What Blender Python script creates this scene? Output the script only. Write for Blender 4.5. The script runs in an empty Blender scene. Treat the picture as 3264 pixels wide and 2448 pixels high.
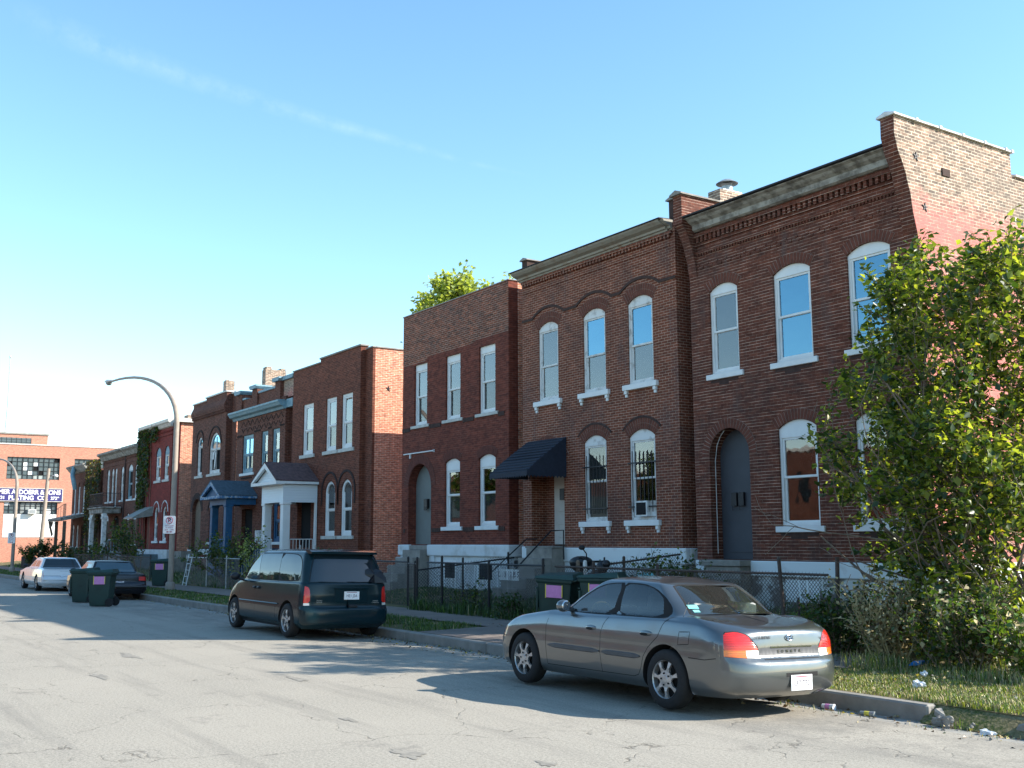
import bpy, bmesh, math, random
import numpy as np
from mathutils import Vector, Matrix
from mathutils.geometry import delaunay_2d_cdt
R = math.radians
rnd = random.Random(7)
scene = bpy.context.scene
COL = scene.collection

# ------------------------------------------------------------------ camera
EYE = Vector((0, 0, 1.9))
yaw, pitch, roll = R(56.333), R(8.260), R(-0.2314)
Fv = Vector((-math.sin(yaw)*math.cos(pitch), math.cos(yaw)*math.cos(pitch), math.sin(pitch)))
R0 = Vector((math.cos(yaw), math.sin(yaw), 0)); U0 = R0.cross(Fv)
Rv = R0*math.cos(roll) + U0*math.sin(roll); Uv = -R0*math.sin(roll) + U0*math.cos(roll)
cd = bpy.data.cameras.new('camera'); cam = bpy.data.objects.new('camera', cd); COL.objects.link(cam)
m = Matrix((Rv, Uv, -Fv)).transposed().to_4x4(); m.translation = EYE
cam.matrix_world = m
cd.sensor_width = 36; cd.lens = 36*3445/3264; cd.clip_start = 0.1; cd.clip_end = 2000
scene.camera = cam

# ------------------------------------------------------------------ light
SUN = Vector((1.08, 1.22, 1.0)).normalized()
elev = math.asin(SUN.z); az = math.atan2(SUN.x, SUN.y)
sl = bpy.data.lights.new('sun', 'SUN'); so = bpy.data.objects.new('sun', sl); COL.objects.link(so)
sl.energy = 5.0; sl.angle = R(0.53); sl.color = (1.0, 0.93, 0.82)
so.rotation_euler = SUN.to_track_quat('Z', 'Y').to_euler()
w = bpy.data.worlds.new('World'); scene.world = w; w.use_nodes = True
nt = w.node_tree; N = nt.nodes; L = nt.links
bgn = N['Background']; bgn.inputs['Strength'].default_value = 0.15
sky = N.new('ShaderNodeTexSky'); sky.sky_type = 'NISHITA'; sky.sun_disc = False
sky.sun_elevation = elev; sky.sun_rotation = az
sky.air_density = 1.0; sky.dust_density = 0.15; sky.ozone_density = 1.3; sky.altitude = 100
# a thin high ice-cloud trail lying in the sky dome, made by direction
def nd(tree, typ, **kw):
    n = tree.nodes.new(typ)
    for k, v in kw.items():
        if k in n.inputs: n.inputs[k].default_value = v
        else: setattr(n, k, v)
    return n
def mth(tree, op, a, b=None, c=None, clamp=False):
    n = tree.nodes.new('ShaderNodeMath'); n.operation = op; n.use_clamp = clamp
    for i, v in enumerate((a, b, c)):
        if v is None: continue
        if isinstance(v, (int, float)): n.inputs[i].default_value = v
        else: tree.links.new(v, n.inputs[i])
    return n.outputs[0]
def vm(tree, op, a, b=None):
    n = tree.nodes.new('ShaderNodeVectorMath'); n.operation = op
    for i, v in enumerate((a, b)):
        if v is None: continue
        if isinstance(v, (tuple, list, Vector)): n.inputs[i].default_value = tuple(v)
        else: tree.links.new(v, n.inputs[i])
    return n.outputs[1] if op in ('DOT_PRODUCT', 'LENGTH') else n.outputs[0]

t0, t1 = Vector((-.89926, .12400, .41948)), Vector((-.77157, .54497, .32816))   # two sky directions the trail runs through
tn = t0.cross(t1).normalized(); tt = (t1 - t0*(t0.dot(t1))).normalized(); tlen = math.acos(t0.dot(t1))
tc = N.new('ShaderNodeTexCoord'); gd = tc.outputs['Generated']
across = vm(nt, 'DOT_PRODUCT', gd, tn)
along = mth(nt, 'ARCTAN2', vm(nt, 'DOT_PRODUCT', gd, tt), vm(nt, 'DOT_PRODUCT', gd, t0))
n1 = nd(nt, 'ShaderNodeTexNoise', Scale=42.0, Detail=7.0, Roughness=.65); L.new(gd, n1.inputs['Vector'])
n0 = nd(nt, 'ShaderNodeTexNoise', Scale=5.0, Detail=2.0); L.new(gd, n0.inputs['Vector'])
fr = mth(nt, 'DIVIDE', along, tlen)
bend = mth(nt, 'MULTIPLY', mth(nt, 'MULTIPLY', fr, mth(nt, 'SUBTRACT', 1.0, fr)), 0.035)
acr = mth(nt, 'ABSOLUTE', mth(nt, 'SUBTRACT', mth(nt, 'ADD', across, mth(nt, 'MULTIPLY', mth(nt, 'SUBTRACT', n0.outputs[0], .5), .012)), bend))
wid = mth(nt, 'MAXIMUM', mth(nt, 'MULTIPLY_ADD', fr, -0.0145, 0.0160), 0.0010)
core = mth(nt, 'SUBTRACT', 1.0, mth(nt, 'DIVIDE', acr, wid), clamp=True)
ends = mth(nt, 'MULTIPLY', mth(nt, 'MULTIPLY', mth(nt, 'ADD', fr, 0.05), 6.0, clamp=True), mth(nt, 'MULTIPLY', mth(nt, 'SUBTRACT', 1.03, fr), 3.0, clamp=True), clamp=True)
cl = mth(nt, 'MULTIPLY', mth(nt, 'MULTIPLY', core, ends), mth(nt, 'MULTIPLY_ADD', n1.outputs[0], 3.2, -1.15, clamp=True))
clf = mth(nt, 'MULTIPLY', cl, 0.085)
mixw = N.new('ShaderNodeMix'); mixw.data_type = 'RGBA'; L.new(clf, mixw.inputs[0])
skc = N.new('ShaderNodeHueSaturation'); skc.inputs['Hue'].default_value = 0.489; skc.inputs['Saturation'].default_value = 1.13; L.new(sky.outputs[0], skc.inputs['Color'])
L.new(skc.outputs[0], mixw.inputs[6]); mixw.inputs[7].default_value = (5.2, 5.6, 6.0, 1)
L.new(mixw.outputs[2], bgn.inputs['Color'])
vs = scene.view_settings; vs.view_transform = 'Standard'; vs.look = 'None'; vs.exposure = 1.15; vs.gamma = 1
scene.cycles.max_bounces = 6; scene.cycles.transparent_max_bounces = 12
try: scene.cycles.use_denoising = True
except Exception: pass

# ------------------------------------------------------------------ materials
def srgb(r, g, b):
    f = lambda c: (c/12.92 if c <= .04045 else ((c+.055)/1.055)**2.4)
    return (f(r/255), f(g/255), f(b/255), 1)
def base(name):
    mt = bpy.data.materials.new(name); mt.use_nodes = True
    return mt, mt.node_tree, mt.node_tree.nodes['Principled BSDF']
def setin(b, **kw):
    for k, v in kw.items():
        k = k.replace('_', ' ')
        if k in b.inputs: b.inputs[k].default_value = v
def noisy(name, c, rough=.7, var=.25, scale=6.0, bump=.0, bscale=60, metallic=0, c2=None, spec=.4, detail=6, lo=.35, hi=.68, coords='pos', **kw):
    """diffuse material with blotchy two-scale variation, set in world (or object) space"""
    mt, t, b = base(name); setin(b, Roughness=rough, Metallic=metallic, **kw); setin(b, **{'Specular IOR Level': spec})
    if coords == 'pos':
        g = t.nodes.new('ShaderNodeNewGeometry').outputs['Position']
    else:
        g = t.nodes.new('ShaderNodeTexCoord').outputs['Object']
    n = nd(t, 'ShaderNodeTexNoise', Scale=scale, Detail=float(detail), Roughness=.6); t.links.new(g, n.inputs['Vector'])
    rp = t.nodes.new('ShaderNodeMapRange'); rp.inputs[1].default_value = lo; rp.inputs[2].default_value = hi; t.links.new(n.outputs[0], rp.inputs[0])
    mx = t.nodes.new('ShaderNodeMix'); mx.data_type = 'RGBA'; t.links.new(rp.outputs[0], mx.inputs[0])
    c = tuple(c[:3]); d = c2[:3] if c2 else tuple(x*(1-var) for x in c)
    mx.inputs[6].default_value = (*c, 1); mx.inputs[7].default_value = (*d, 1)
    t.links.new(mx.outputs[2], b.inputs['Base Color'])
    if bump:
        n2 = nd(t, 'ShaderNodeTexNoise', Scale=float(bscale), Detail=4.0); t.links.new(g, n2.inputs['Vector'])
        bp = nd(t, 'ShaderNodeBump', Strength=bump, Distance=.01); t.links.new(n2.outputs[0], bp.inputs['Height']); t.links.new(bp.outputs[0], b.inputs['Normal'])
    return mt
def brick(name, c1, c2, mortar, ms=.007, var=.35, bw=.215, rh=.0672, stain=(.05, .035, .03), stain_amt=.35, patch=None, patch_amt=0, rough=.85, patch_z=None, streak=0.0, vfade=0.0, hl=0.0):
    mt, t, b = base(name); setin(b, Roughness=rough); setin(b, **{'Specular IOR Level': .25})
    g = t.nodes.new('ShaderNodeNewGeometry').outputs['Position']
    sp = t.nodes.new('ShaderNodeSeparateXYZ'); t.links.new(g, sp.inputs[0])
    u = mth(t, 'ADD', sp.outputs[0], sp.outputs[1])
    wob = nd(t, 'ShaderNodeTexNoise', Scale=1.3, Detail=2.0); t.links.new(g, wob.inputs['Vector'])
    v = mth(t, 'ADD', sp.outputs[2], mth(t, 'MULTIPLY', mth(t, 'SUBTRACT', wob.outputs[0], .5), .018))
    cb = t.nodes.new('ShaderNodeCombineXYZ'); t.links.new(u, cb.inputs[0]); t.links.new(v, cb.inputs[1])
    br = nd(t, 'ShaderNodeTexBrick', Scale=1.0); br.inputs['Mortar Size'].default_value = ms; br.inputs['Mortar Smooth'].default_value = .3
    br.inputs['Brick Width'].default_value = bw; br.inputs['Row Height'].default_value = rh; br.inputs['Bias'].default_value = -.1
    t.links.new(cb.outputs[0], br.inputs['Vector'])
    br.inputs['Color1'].default_value = (*c1, 1); br.inputs['Color2'].default_value = (*c2, 1)
    # fading of the joints
    nj = nd(t, 'ShaderNodeTexNoise', Scale=2.2, Detail=4.0, Roughness=.7); t.links.new(g, nj.inputs['Vector'])
    mj = t.nodes.new('ShaderNodeMapRange'); mj.inputs[1].default_value = .38; mj.inputs[2].default_value = .62; t.links.new(nj.outputs[0], mj.inputs[0])
    mm = t.nodes.new('ShaderNodeMix'); mm.data_type = 'RGBA'; t.links.new(mj.outputs[0], mm.inputs[0])
    mm.inputs[6].default_value = (*mortar, 1); mm.inputs[7].default_value = (*[x*(1-vfade)+y*vfade for x, y in zip(mortar, c1)], 1)
    t.links.new(mm.outputs[2], br.inputs['Mortar'])
    col = br.outputs['Color']
    def mult(col, fac, a, bb, sc, lo, hi, stretch=None):
        n = nd(t, 'ShaderNodeTexNoise', Scale=sc, Detail=6.0, Roughness=.62)
        src = g
        if stretch:
            mp = t.nodes.new('ShaderNodeMapping'); mp.inputs['Scale'].default_value = stretch; t.links.new(g, mp.inputs[0]); src = mp.outputs[0]
        t.links.new(src, n.inputs['Vector'])
        r = t.nodes.new('ShaderNodeMapRange'); r.inputs[1].default_value = lo; r.inputs[2].default_value = hi; t.links.new(n.outputs[0], r.inputs[0])
        return mth(t, 'MULTIPLY', r.outputs[0], fac)
    if hl:      # pale bed joints, broken where the pointing has gone
        frz = mth(t, 'FRACT', mth(t, 'DIVIDE', v, rh)); near = mth(t, 'LESS_THAN', mth(t, 'ABSOLUTE', mth(t, 'SUBTRACT', frz, .5)), .5); 
        edge = mth(t, 'GREATER_THAN', mth(t, 'ABSOLUTE', mth(t, 'SUBTRACT', frz, .5)), .5-hl)
        mpj = t.nodes.new('ShaderNodeMapping'); mpj.inputs['Scale'].default_value = (1.1, 1.1, 14.9); t.links.new(g, mpj.inputs[0])
        njn = nd(t, 'ShaderNodeTexNoise', Scale=1.6, Detail=3.0, Roughness=.7); t.links.new(mpj.outputs[0], njn.inputs['Vector'])
        gate = t.nodes.new('ShaderNodeMapRange'); gate.inputs[1].default_value = .44; gate.inputs[2].default_value = .54; t.links.new(njn.outputs[0], gate.inputs[0])
        mh_ = t.nodes.new('ShaderNodeMix'); mh_.data_type = 'RGBA'; t.links.new(mth(t, 'MULTIPLY', edge, gate.outputs[0]), mh_.inputs[0]); t.links.new(col, mh_.inputs[6]); mh_.inputs[7].default_value = (*[min(1, x*1.25) for x in mortar], 1); col = mh_.outputs[2]
    # brick-to-brick tone
    n2 = nd(t, 'ShaderNodeTexNoise', Scale=9.0, Detail=2.0); 
    mp2 = t.nodes.new('ShaderNodeMapping'); mp2.inputs['Scale'].default_value = (.6, .6, 1.7); t.links.new(g, mp2.inputs[0]); t.links.new(mp2.outputs[0], n2.inputs['Vector'])
    r2 = t.nodes.new('ShaderNodeMapRange'); r2.inputs[1].default_value = .3; r2.inputs[2].default_value = .7; r2.inputs[3].default_value = 1-var; r2.inputs[4].default_value = 1+var; t.links.new(n2.outputs[0], r2.inputs[0])
    mc = t.nodes.new('ShaderNodeMix'); mc.data_type = 'RGBA'; mc.blend_type = 'MULTIPLY'; mc.inputs[0].default_value = 1
    cc = t.nodes.new('ShaderNodeCombineColor'); [t.links.new(r2.outputs[0], cc.inputs[i]) for i in range(3)]
    t.links.new(col, mc.inputs[6]); t.links.new(cc.outputs[0], mc.inputs[7]); col = mc.outputs[2]
    def over(col, fac, c):
        m2 = t.nodes.new('ShaderNodeMix'); m2.data_type = 'RGBA'; t.links.new(fac, m2.inputs[0]); t.links.new(col, m2.inputs[6]); m2.inputs[7].default_value = (*c, 1); return m2.outputs[2]
    col = over(col, mult(col, stain_amt, 0, 0, .9, .48, .75), stain)
    if streak: col = over(col, mult(col, streak, 0, 0, 2.6, .55, .78, (1, 1, .22)), tuple(x*1.6+.03 for x in stain))
    if patch:
        f = mult(col, patch_amt, 0, 0, .7, .28, .44)
        if patch_z:
            z0, z1 = patch_z
            f = mth(t, 'MULTIPLY', f, mth(t, 'SUBTRACT', 1.0, mth(t, 'DIVIDE', mth(t, 'SUBTRACT', mth(t, 'ADD', sp.outputs[2], mth(t, 'MULTIPLY', nj.outputs[0], 1.2)), z0), z1-z0, clamp=True)))
        wear = nd(t, 'ShaderNodeTexNoise', Scale=5.0, Detail=8.0, Roughness=.8); t.links.new(g, wear.inputs['Vector'])
        rw = t.nodes.new('ShaderNodeMapRange'); rw.inputs[1].default_value = .38; rw.inputs[2].default_value = .55; t.links.new(wear.outputs[0], rw.inputs[0])
        f = mth(t, 'MULTIPLY', f, mth(t, 'MULTIPLY_ADD', rw.outputs[0], .55, .45))
        col = over(col, f, patch)
    t.links.new(col, b.inputs['Base Color'])
    bp = nd(t, 'ShaderNodeBump', Strength=.5, Distance=.006); bp.invert = True
    t.links.new(br.outputs['Fac'], bp.inputs['Height']); t.links.new(bp.outputs[0], b.inputs['Normal'])
    return mt
def paneglass(name, tint, ior=1.9, rough=.02, lines=0.0, tint2=None):
    mt, t, b = base(name); setin(b, Roughness=rough, IOR=ior)
    g = t.nodes.new('ShaderNodeNewGeometry').outputs['Position']
    n = nd(t, 'ShaderNodeTexNoise', Scale=1.1, Detail=2.0); t.links.new(g, n.inputs['Vector'])
    mx = t.nodes.new('ShaderNodeMix'); mx.data_type = 'RGBA'; t.links.new(n.outputs[0], mx.inputs[0])
    mx.inputs[6].default_value = (*tint, 1); mx.inputs[7].default_value = (*(tint2 or tuple(x*.6 for x in tint)), 1)
    if lines:
        wv = nd(t, 'ShaderNodeTexWave', Scale=1.0); wv.bands_direction = 'Z'; wv.wave_type = 'BANDS'; wv.inputs['Scale'].default_value = lines; t.links.new(g, wv.inputs['Vector'])
        m2 = t.nodes.new('ShaderNodeMix'); m2.data_type = 'RGBA'; m2.blend_type = 'MULTIPLY'; m2.inputs[0].default_value = .35
        t.links.new(mx.outputs[2], m2.inputs[6]); t.links.new(wv.outputs['Color'], m2.inputs[7]); t.links.new(m2.outputs[2], b.inputs['Base Color'])
    else: t.links.new(mx.outputs[2], b.inputs['Base Color'])
    # slightly wavy panes
    n2 = nd(t, 'ShaderNodeTexNoise', Scale=1.6, Detail=1.0); t.links.new(g, n2.inputs['Vector'])
    bp = nd(t, 'ShaderNodeBump', Strength=.25, Distance=.02); t.links.new(n2.outputs[0], bp.inputs['Height']); t.links.new(bp.outputs[0], b.inputs['Normal'])
    return mt
def leafmat(name, c, tr=.35, var=.3):
    mt, t, b = base(name); setin(b, Roughness=.42); setin(b, **{'Specular IOR Level': .5})
    g = t.nodes.new('ShaderNodeNewGeometry').outputs['Position']
    n = nd(t, 'ShaderNodeTexNoise', Scale=7.0, Detail=3.0); t.links.new(g, n.inputs['Vector'])
    mx = t.nodes.new('ShaderNodeMix'); mx.data_type = 'RGBA'; t.links.new(n.outputs[0], mx.inputs[0])
    mx.inputs[6].default_value = (*[x*(1-var) for x in c], 1); mx.inputs[7].default_value = (*[min(1, x*(1+var)) for x in c], 1)
    t.links.new(mx.outputs[2], b.inputs['Base Color'])
    tl = t.nodes.new('ShaderNodeBsdfTranslucent'); hs = t.nodes.new('ShaderNodeMix'); hs.data_type = 'RGBA'; hs.blend_type = 'MULTIPLY'; hs.inputs[0].default_value = 1
    t.links.new(mx.outputs[2], hs.inputs[6]); hs.inputs[7].default_value = (2.3, 2.2, .7, 1); t.links.new(hs.outputs[2], tl.inputs['Color'])
    ms = t.nodes.new('ShaderNodeMixShader'); ms.inputs[0].default_value = tr
    t.links.new(b.outputs[0], ms.inputs[1]); t.links.new(tl.outputs[0], ms.inputs[2])
    t.links.new(ms.outputs[0], t.nodes['Material Output'].inputs['Surface']); return mt
def paint(name, c, rough=.25, metallic=.0, coat=1.0, flake=0.0, dirt=.0):
    mt, t, b = base(name); setin(b, Roughness=rough, Metallic=metallic); b.inputs['Coat Weight'].default_value = coat; b.inputs['Coat Roughness'].default_value = .04
    g = t.nodes.new('ShaderNodeTexCoord').outputs['Object']
    n = nd(t, 'ShaderNodeTexNoise', Scale=3.0, Detail=7.0, Roughness=.7); t.links.new(g, n.inputs['Vector'])
    r = t.nodes.new('ShaderNodeMapRange'); r.inputs[1].default_value = .45; r.inputs[2].default_value = .8; r.inputs[4].default_value = dirt; t.links.new(n.outputs[0], r.inputs[0])
    sp = t.nodes.new('ShaderNodeSeparateXYZ'); t.links.new(g, sp.inputs[0])
    low = t.nodes.new('ShaderNodeMapRange'); low.inputs[1].default_value = .6; low.inputs[2].default_value = .2; low.inputs[4].default_value = dirt*.8; t.links.new(sp.outputs[2], low.inputs[0])
    f = mth(t, 'ADD', r.outputs[0], low.outputs[0], clamp=True)
    mx = t.nodes.new('ShaderNodeMix'); mx.data_type = 'RGBA'; t.links.new(f, mx.inputs[0]); mx.inputs[6].default_value = (*c, 1); mx.inputs[7].default_value = (.16, .14, .12, 1)
    t.links.new(mx.outputs[2], b.inputs['Base Color'])
    t.links.new(mth(t, 'MULTIPLY_ADD', f, .5, rough), b.inputs['Roughness'])
    return mt
def carglass(name, tint, op=.35, gain=1.25, refl=(1, 1, 1)):
    """thin tinted pane: mirror reflection over a see-through tint"""
    mt = bpy.data.materials.new(name); mt.use_nodes = True; t = mt.node_tree; t.nodes.clear()
    out = t.nodes.new('ShaderNodeOutputMaterial'); gl = t.nodes.new('ShaderNodeBsdfGlossy'); gl.inputs['Roughness'].default_value = .02; gl.inputs['Color'].default_value = (*refl, 1)
    tr = t.nodes.new('ShaderNodeBsdfTransparent'); tr.inputs[0].default_value = (*tint, 1)
    df = t.nodes.new('ShaderNodeBsdfDiffuse'); df.inputs[0].default_value = (.12, .13, .12, 1)
    m0 = t.nodes.new('ShaderNodeMixShader'); m0.inputs[0].default_value = op; t.links.new(tr.outputs[0], m0.inputs[1]); t.links.new(df.outputs[0], m0.inputs[2])
    lw = t.nodes.new('ShaderNodeFresnel'); lw.inputs['IOR'].default_value = 1.65
    f = mth(t, 'MULTIPLY_ADD', lw.outputs[0], gain, .02, clamp=True)
    m1 = t.nodes.new('ShaderNodeMixShader'); t.links.new(f, m1.inputs[0]); t.links.new(m0.outputs[0], m1.inputs[1]); t.links.new(gl.outputs[0], m1.inputs[2])
    if gain > 1.4:      # old house panes are slightly wavy
        g = t.nodes.new('ShaderNodeNewGeometry').outputs['Position']; n2 = nd(t, 'ShaderNodeTexNoise', Scale=2.2, Detail=2.0); t.links.new(g, n2.inputs['Vector'])
        bp = nd(t, 'ShaderNodeBump', Strength=.10, Distance=.02); t.links.new(n2.outputs[0], bp.inputs['Height']); t.links.new(bp.outputs[0], gl.inputs['Normal'])
    t.links.new(m1.outputs[0], out.inputs['Surface']); return mt

M = {}
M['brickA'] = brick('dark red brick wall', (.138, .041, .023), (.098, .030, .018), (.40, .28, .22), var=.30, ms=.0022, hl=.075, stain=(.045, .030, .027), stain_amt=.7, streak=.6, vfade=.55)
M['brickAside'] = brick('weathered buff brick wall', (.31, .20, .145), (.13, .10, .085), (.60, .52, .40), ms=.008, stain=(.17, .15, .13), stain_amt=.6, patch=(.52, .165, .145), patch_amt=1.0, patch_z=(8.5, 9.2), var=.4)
M['brickB'] = brick('orange red brick wall', (.180, .053, .028), (.132, .040, .022), (.43, .29, .22), ms=.0062, var=.28, stain=(.04, .032, .034), stain_amt=.6, streak=.55, vfade=.15)
M['brickC'] = brick('plum red brick wall', (.155, .037, .022), (.110, .028, .018), (.20, .09, .07), ms=.005, stain=(.04, .02, .018), stain_amt=.3, vfade=.5)
M['brickCtop'] = brick('patched parapet brick', (.23, .068, .034), (.095, .040, .028), (.34, .24, .19), ms=.0075, stain=(.09, .07, .065), stain_amt=.45, var=.38)
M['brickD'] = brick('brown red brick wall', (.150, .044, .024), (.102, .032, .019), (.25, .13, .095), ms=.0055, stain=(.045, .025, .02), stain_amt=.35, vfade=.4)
M['brickDside'] = brick('orange brick side wall', (.56, .21, .12), (.42, .15, .09), (.66, .50, .40), ms=.008, stain=(.16, .08, .06), stain_amt=.3, var=.4)  # brick colour raised so that side walls look more strongly sunlit
M['brickDark'] = brick('brown brick wall', (.125, .042, .027), (.085, .031, .022), (.21, .13, .10), ms=.006, stain=(.03, .02, .018), stain_amt=.4)
M['brickE'] = brick('dark brown brick wall', (.130, .042, .026), (.090, .032, .021), (.22, .13, .10), ms=.006, stain_amt=.3)
M['brickRed'] = brick('red painted brick wall', (.21, .034, .026), (.185, .030, .024), (.12, .025, .02), ms=.005, stain=(.09, .02, .018), stain_amt=.3)
M['brickFac'] = brick('orange factory brick wall', (.46, .185, .12), (.37, .14, .095), (.50, .36, .28), ms=.008, stain=(.30, .13, .10), stain_amt=.3, var=.2)
M['soldier'] = noisy('arch brick', (.155, .046, .027), .85, .45, 9)
M['soldierC'] = noisy('plum arch brick', (.135, .036, .024), .85, .4, 9)
M['soldierD'] = noisy('blackened arch brick', (.035, .018, .016), .85, .4, 9)
M['mortar'] = noisy('arch mortar', (.33, .24, .20), .9, .4, 5)
M['mortarC'] = noisy('dull arch mortar', (.14, .075, .06), .9, .3, 5)
M['brickblk'] = noisy('soot dark brick', (.062, .034, .028), .9, .4, 8)
M['white'] = noisy('white paint', (.72, .74, .74), .55, .10, 3.0)
M['whitedirty'] = noisy('peeling white paint', (.66, .67, .66), .7, .4, 5.0, c2=(.36, .35, .33), lo=.5, hi=.7)
M['whitestone'] = noisy('whitewashed stone', (.60, .64, .66), .8, .1, 2.2, c2=(.40, .40, .38), lo=.5, hi=.75, bump=.4, bscale=14)
M['stonepeel'] = noisy('peeling whitewashed rubble stone', (.52, .53, .51), .9, .2, 2.4, c2=(.15, .13, .115), lo=.44, hi=.52, bump=.8, bscale=7, detail=9)
M['whiteband'] = noisy('white painted stone band', (.66, .70, .71), .7, .1, 2, c2=(.5, .5, .49), lo=.55, hi=.8, bump=.2, bscale=30)
M['sill'] = noisy('pale stone sill', (.52, .52, .49), .7, .25, 5)
M['stone'] = noisy('grey stone', (.28, .26, .23), .85, .4, 4, bump=.4, bscale=20)
M['concrete'] = noisy('grey concrete', (.30, .28, .25), .9, .35, 2.2, bump=.3, bscale=60)
M['peelwood'] = noisy('weathered peeling fascia', (.34, .33, .30), .8, .3, 4.5, c2=(.15, .14, .125), lo=.42, hi=.60, detail=10, bump=.3, bscale=20)
M['cornice'] = noisy('rust streaked grey cornice', (.29, .28, .24), .7, .3, 3.2, c2=(.20, .13, .085), lo=.50, hi=.72, detail=8)
M['blackroof'] = noisy('black roofing', (.018, .018, .022), .7, .3, 4)
M['coping'] = noisy('glazed clay coping', (.30, .22, .18), .35, .4, 6)
M['copingw'] = noisy('pale coping', (.62, .60, .56), .5, .3, 6)
M['bluetrim'] = noisy('faded blue trim', (.13, .26, .33), .6, .25, 6, c2=(.25, .36, .40))
M['blue'] = noisy('blue paint', (.018, .095, .20), .55, .3, 5)
M['bluepeel'] = noisy('peeling blue paint', (.05, .15, .30), .7, .3, 8, c2=(.36, .42, .45), lo=.48, hi=.58, detail=9)
M['shingleblue'] = noisy('blue grey shingles', (.075, .115, .15), .85, .4, 9, bump=.4, bscale=14)
M['shinglered'] = noisy('purple brown shingles', (.14, .085, .085), .9, .45, 7, bump=.4, bscale=14)
M['siding'] = None
M['door'] = noisy('grey door paint', (.155, .175, .17), .6, .12, 3)
M['doordark'] = noisy('charcoal door paint', (.055, .060, .072), .6, .15, 3)
M['doorwhite'] = noisy('off white door paint', (.50, .47, .43), .6, .15, 4)
M['doorred'] = noisy('rust red door paint', (.20, .035, .02), .6, .2, 3)
M['black'] = noisy('black painted metal', (.012, .013, .017), .45, .3, 9)
M['matte'] = noisy('matte black', (.010, .010, .011), .9, .3, 9)
M['void'] = noisy('dark interior', (.006, .006, .007), 1, .3, 3)
M['room'] = noisy('dim room behind the glass', (.035, .038, .045), 1, .6, 1.3)
M['galv'] = noisy('galvanised steel', (.42, .44, .44), .45, .3, 12, metallic=.6)
M['wire'] = noisy('dark fence wire', (.018, .018, .022), .6, .3, 9)
M['wiregalv'] = noisy('grey fence wire', (.24, .25, .26), .5, .3, 9, metallic=.5)
M['rustpost'] = noisy('rusty fence pipe', (.09, .065, .055), .8, .5, 12)
M['pole'] = noisy('tan painted lamp pole', (.33, .27, .22), .6, .2, 5)
M['lamphead'] = noisy('pale lamp housing', (.62, .62, .62), .4, .15, 5)
M['lens'] = paneglass('lamp lens', (.30, .30, .28), 1.5, .15)
M['awning'] = noisy('navy shingle awning', (.018, .026, .046), .75, .35, 14, bump=.3, bscale=25)
M['binG'] = noisy('dark green plastic', (.014, .046, .040), .45, .3, 5, coords='obj')
M['binlid'] = noisy('sun faded green lid', (.020, .060, .055), .5, .3, 4, coords='obj')
M['pink'] = noisy('pink notice paper', (.62, .25, .52), .7, .15, 14, coords='obj')
M['yellow'] = noisy('yellow tape', (.65, .55, .08), .6, .2, 9)
M['plankfence'] = noisy('dark timber fence', (.05, .045, .04), .9, .4, 4)
M['bark'] = noisy('grey brown bark', (.20, .15, .11), .9, .4, 9, bump=.5, bscale=30)
M['steelblue'] = noisy('blue grey painted steel', (.13, .18, .20), .6, .25, 6)
M['canopy'] = noisy('grey metal canopy', (.26, .27, .25), .5, .3, 5)
M['navy'] = noisy('navy sign enamel', (.035, .03, .16), .5, .15, 3)
M['signwhite'] = noisy('white lettering', (.80, .80, .80), .5, .05, 3)
M['signred'] = noisy('dark red sign ink', (.30, .015, .06), .5, .1, 3)
M['inkdark'] = noisy('dark sign ink', (.05, .03, .06), .5, .1, 3)
M['W_glass'] = carglass('house window glass', (.92, .95, .97), 0.0, 1.45); M['W_screen'] = carglass('window behind an insect screen', (.30, .32, .34), 0.25, .8); M['W_blue'] = carglass('sky blue window glass', (.25, .5, .7), 0.0, 3.2, (.42, .78, 1.0))  # last glass: blue of the reflected sky put into its tint
M['blind'] = noisy('pale window blind', (.66, .74, .76), .8, .12, 3); M['curtain'] = noisy('off white curtain', (.62, .62, .58), .9, .25, 3)
M['P_sky'] = paneglass('clear window pane', (.022, .115, .21), 2.1)  # blue base stands in for the sky mirrored in the pane
M['P_dark'] = paneglass('dark window pane', (.022, .030, .036), 1.7)
M['P_blind'] = paneglass('pane over a drawn blind', (.27, .38, .45), 1.8, lines=14)
M['P_curt'] = paneglass('pane over a pale curtain', (.36, .39, .38), 1.8, tint2=(.10, .12, .13))
M['P_low'] = paneglass('hazy ground floor pane', (.20, .21, .20), 2.0, tint2=(.09, .09, .085))
M['facwin'] = paneglass('grimy factory pane', (.09, .12, .13), 1.6, .25)
M['facwhite'] = noisy('white corrugated cladding', (.80, .80, .78), .6, .06, 2)
def siding():
    mt, t, b = base('white vinyl siding'); setin(b, Roughness=.5)
    g = t.nodes.new('ShaderNodeNewGeometry').outputs['Position']; sp = t.nodes.new('ShaderNodeSeparateXYZ'); t.links.new(g, sp.inputs[0])
    f = mth(t, 'FRACT', mth(t, 'DIVIDE', sp.outputs[2], .10))
    b.inputs['Base Color'].default_value = (.66, .70, .72, 1)
    bp = nd(t, 'ShaderNodeBump', Strength=1.0, Distance=.02); bp.invert = True; t.links.new(f, bp.inputs['Height']); t.links.new(bp.outputs[0], b.inputs['Normal']); return mt
M['siding'] = siding()

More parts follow.
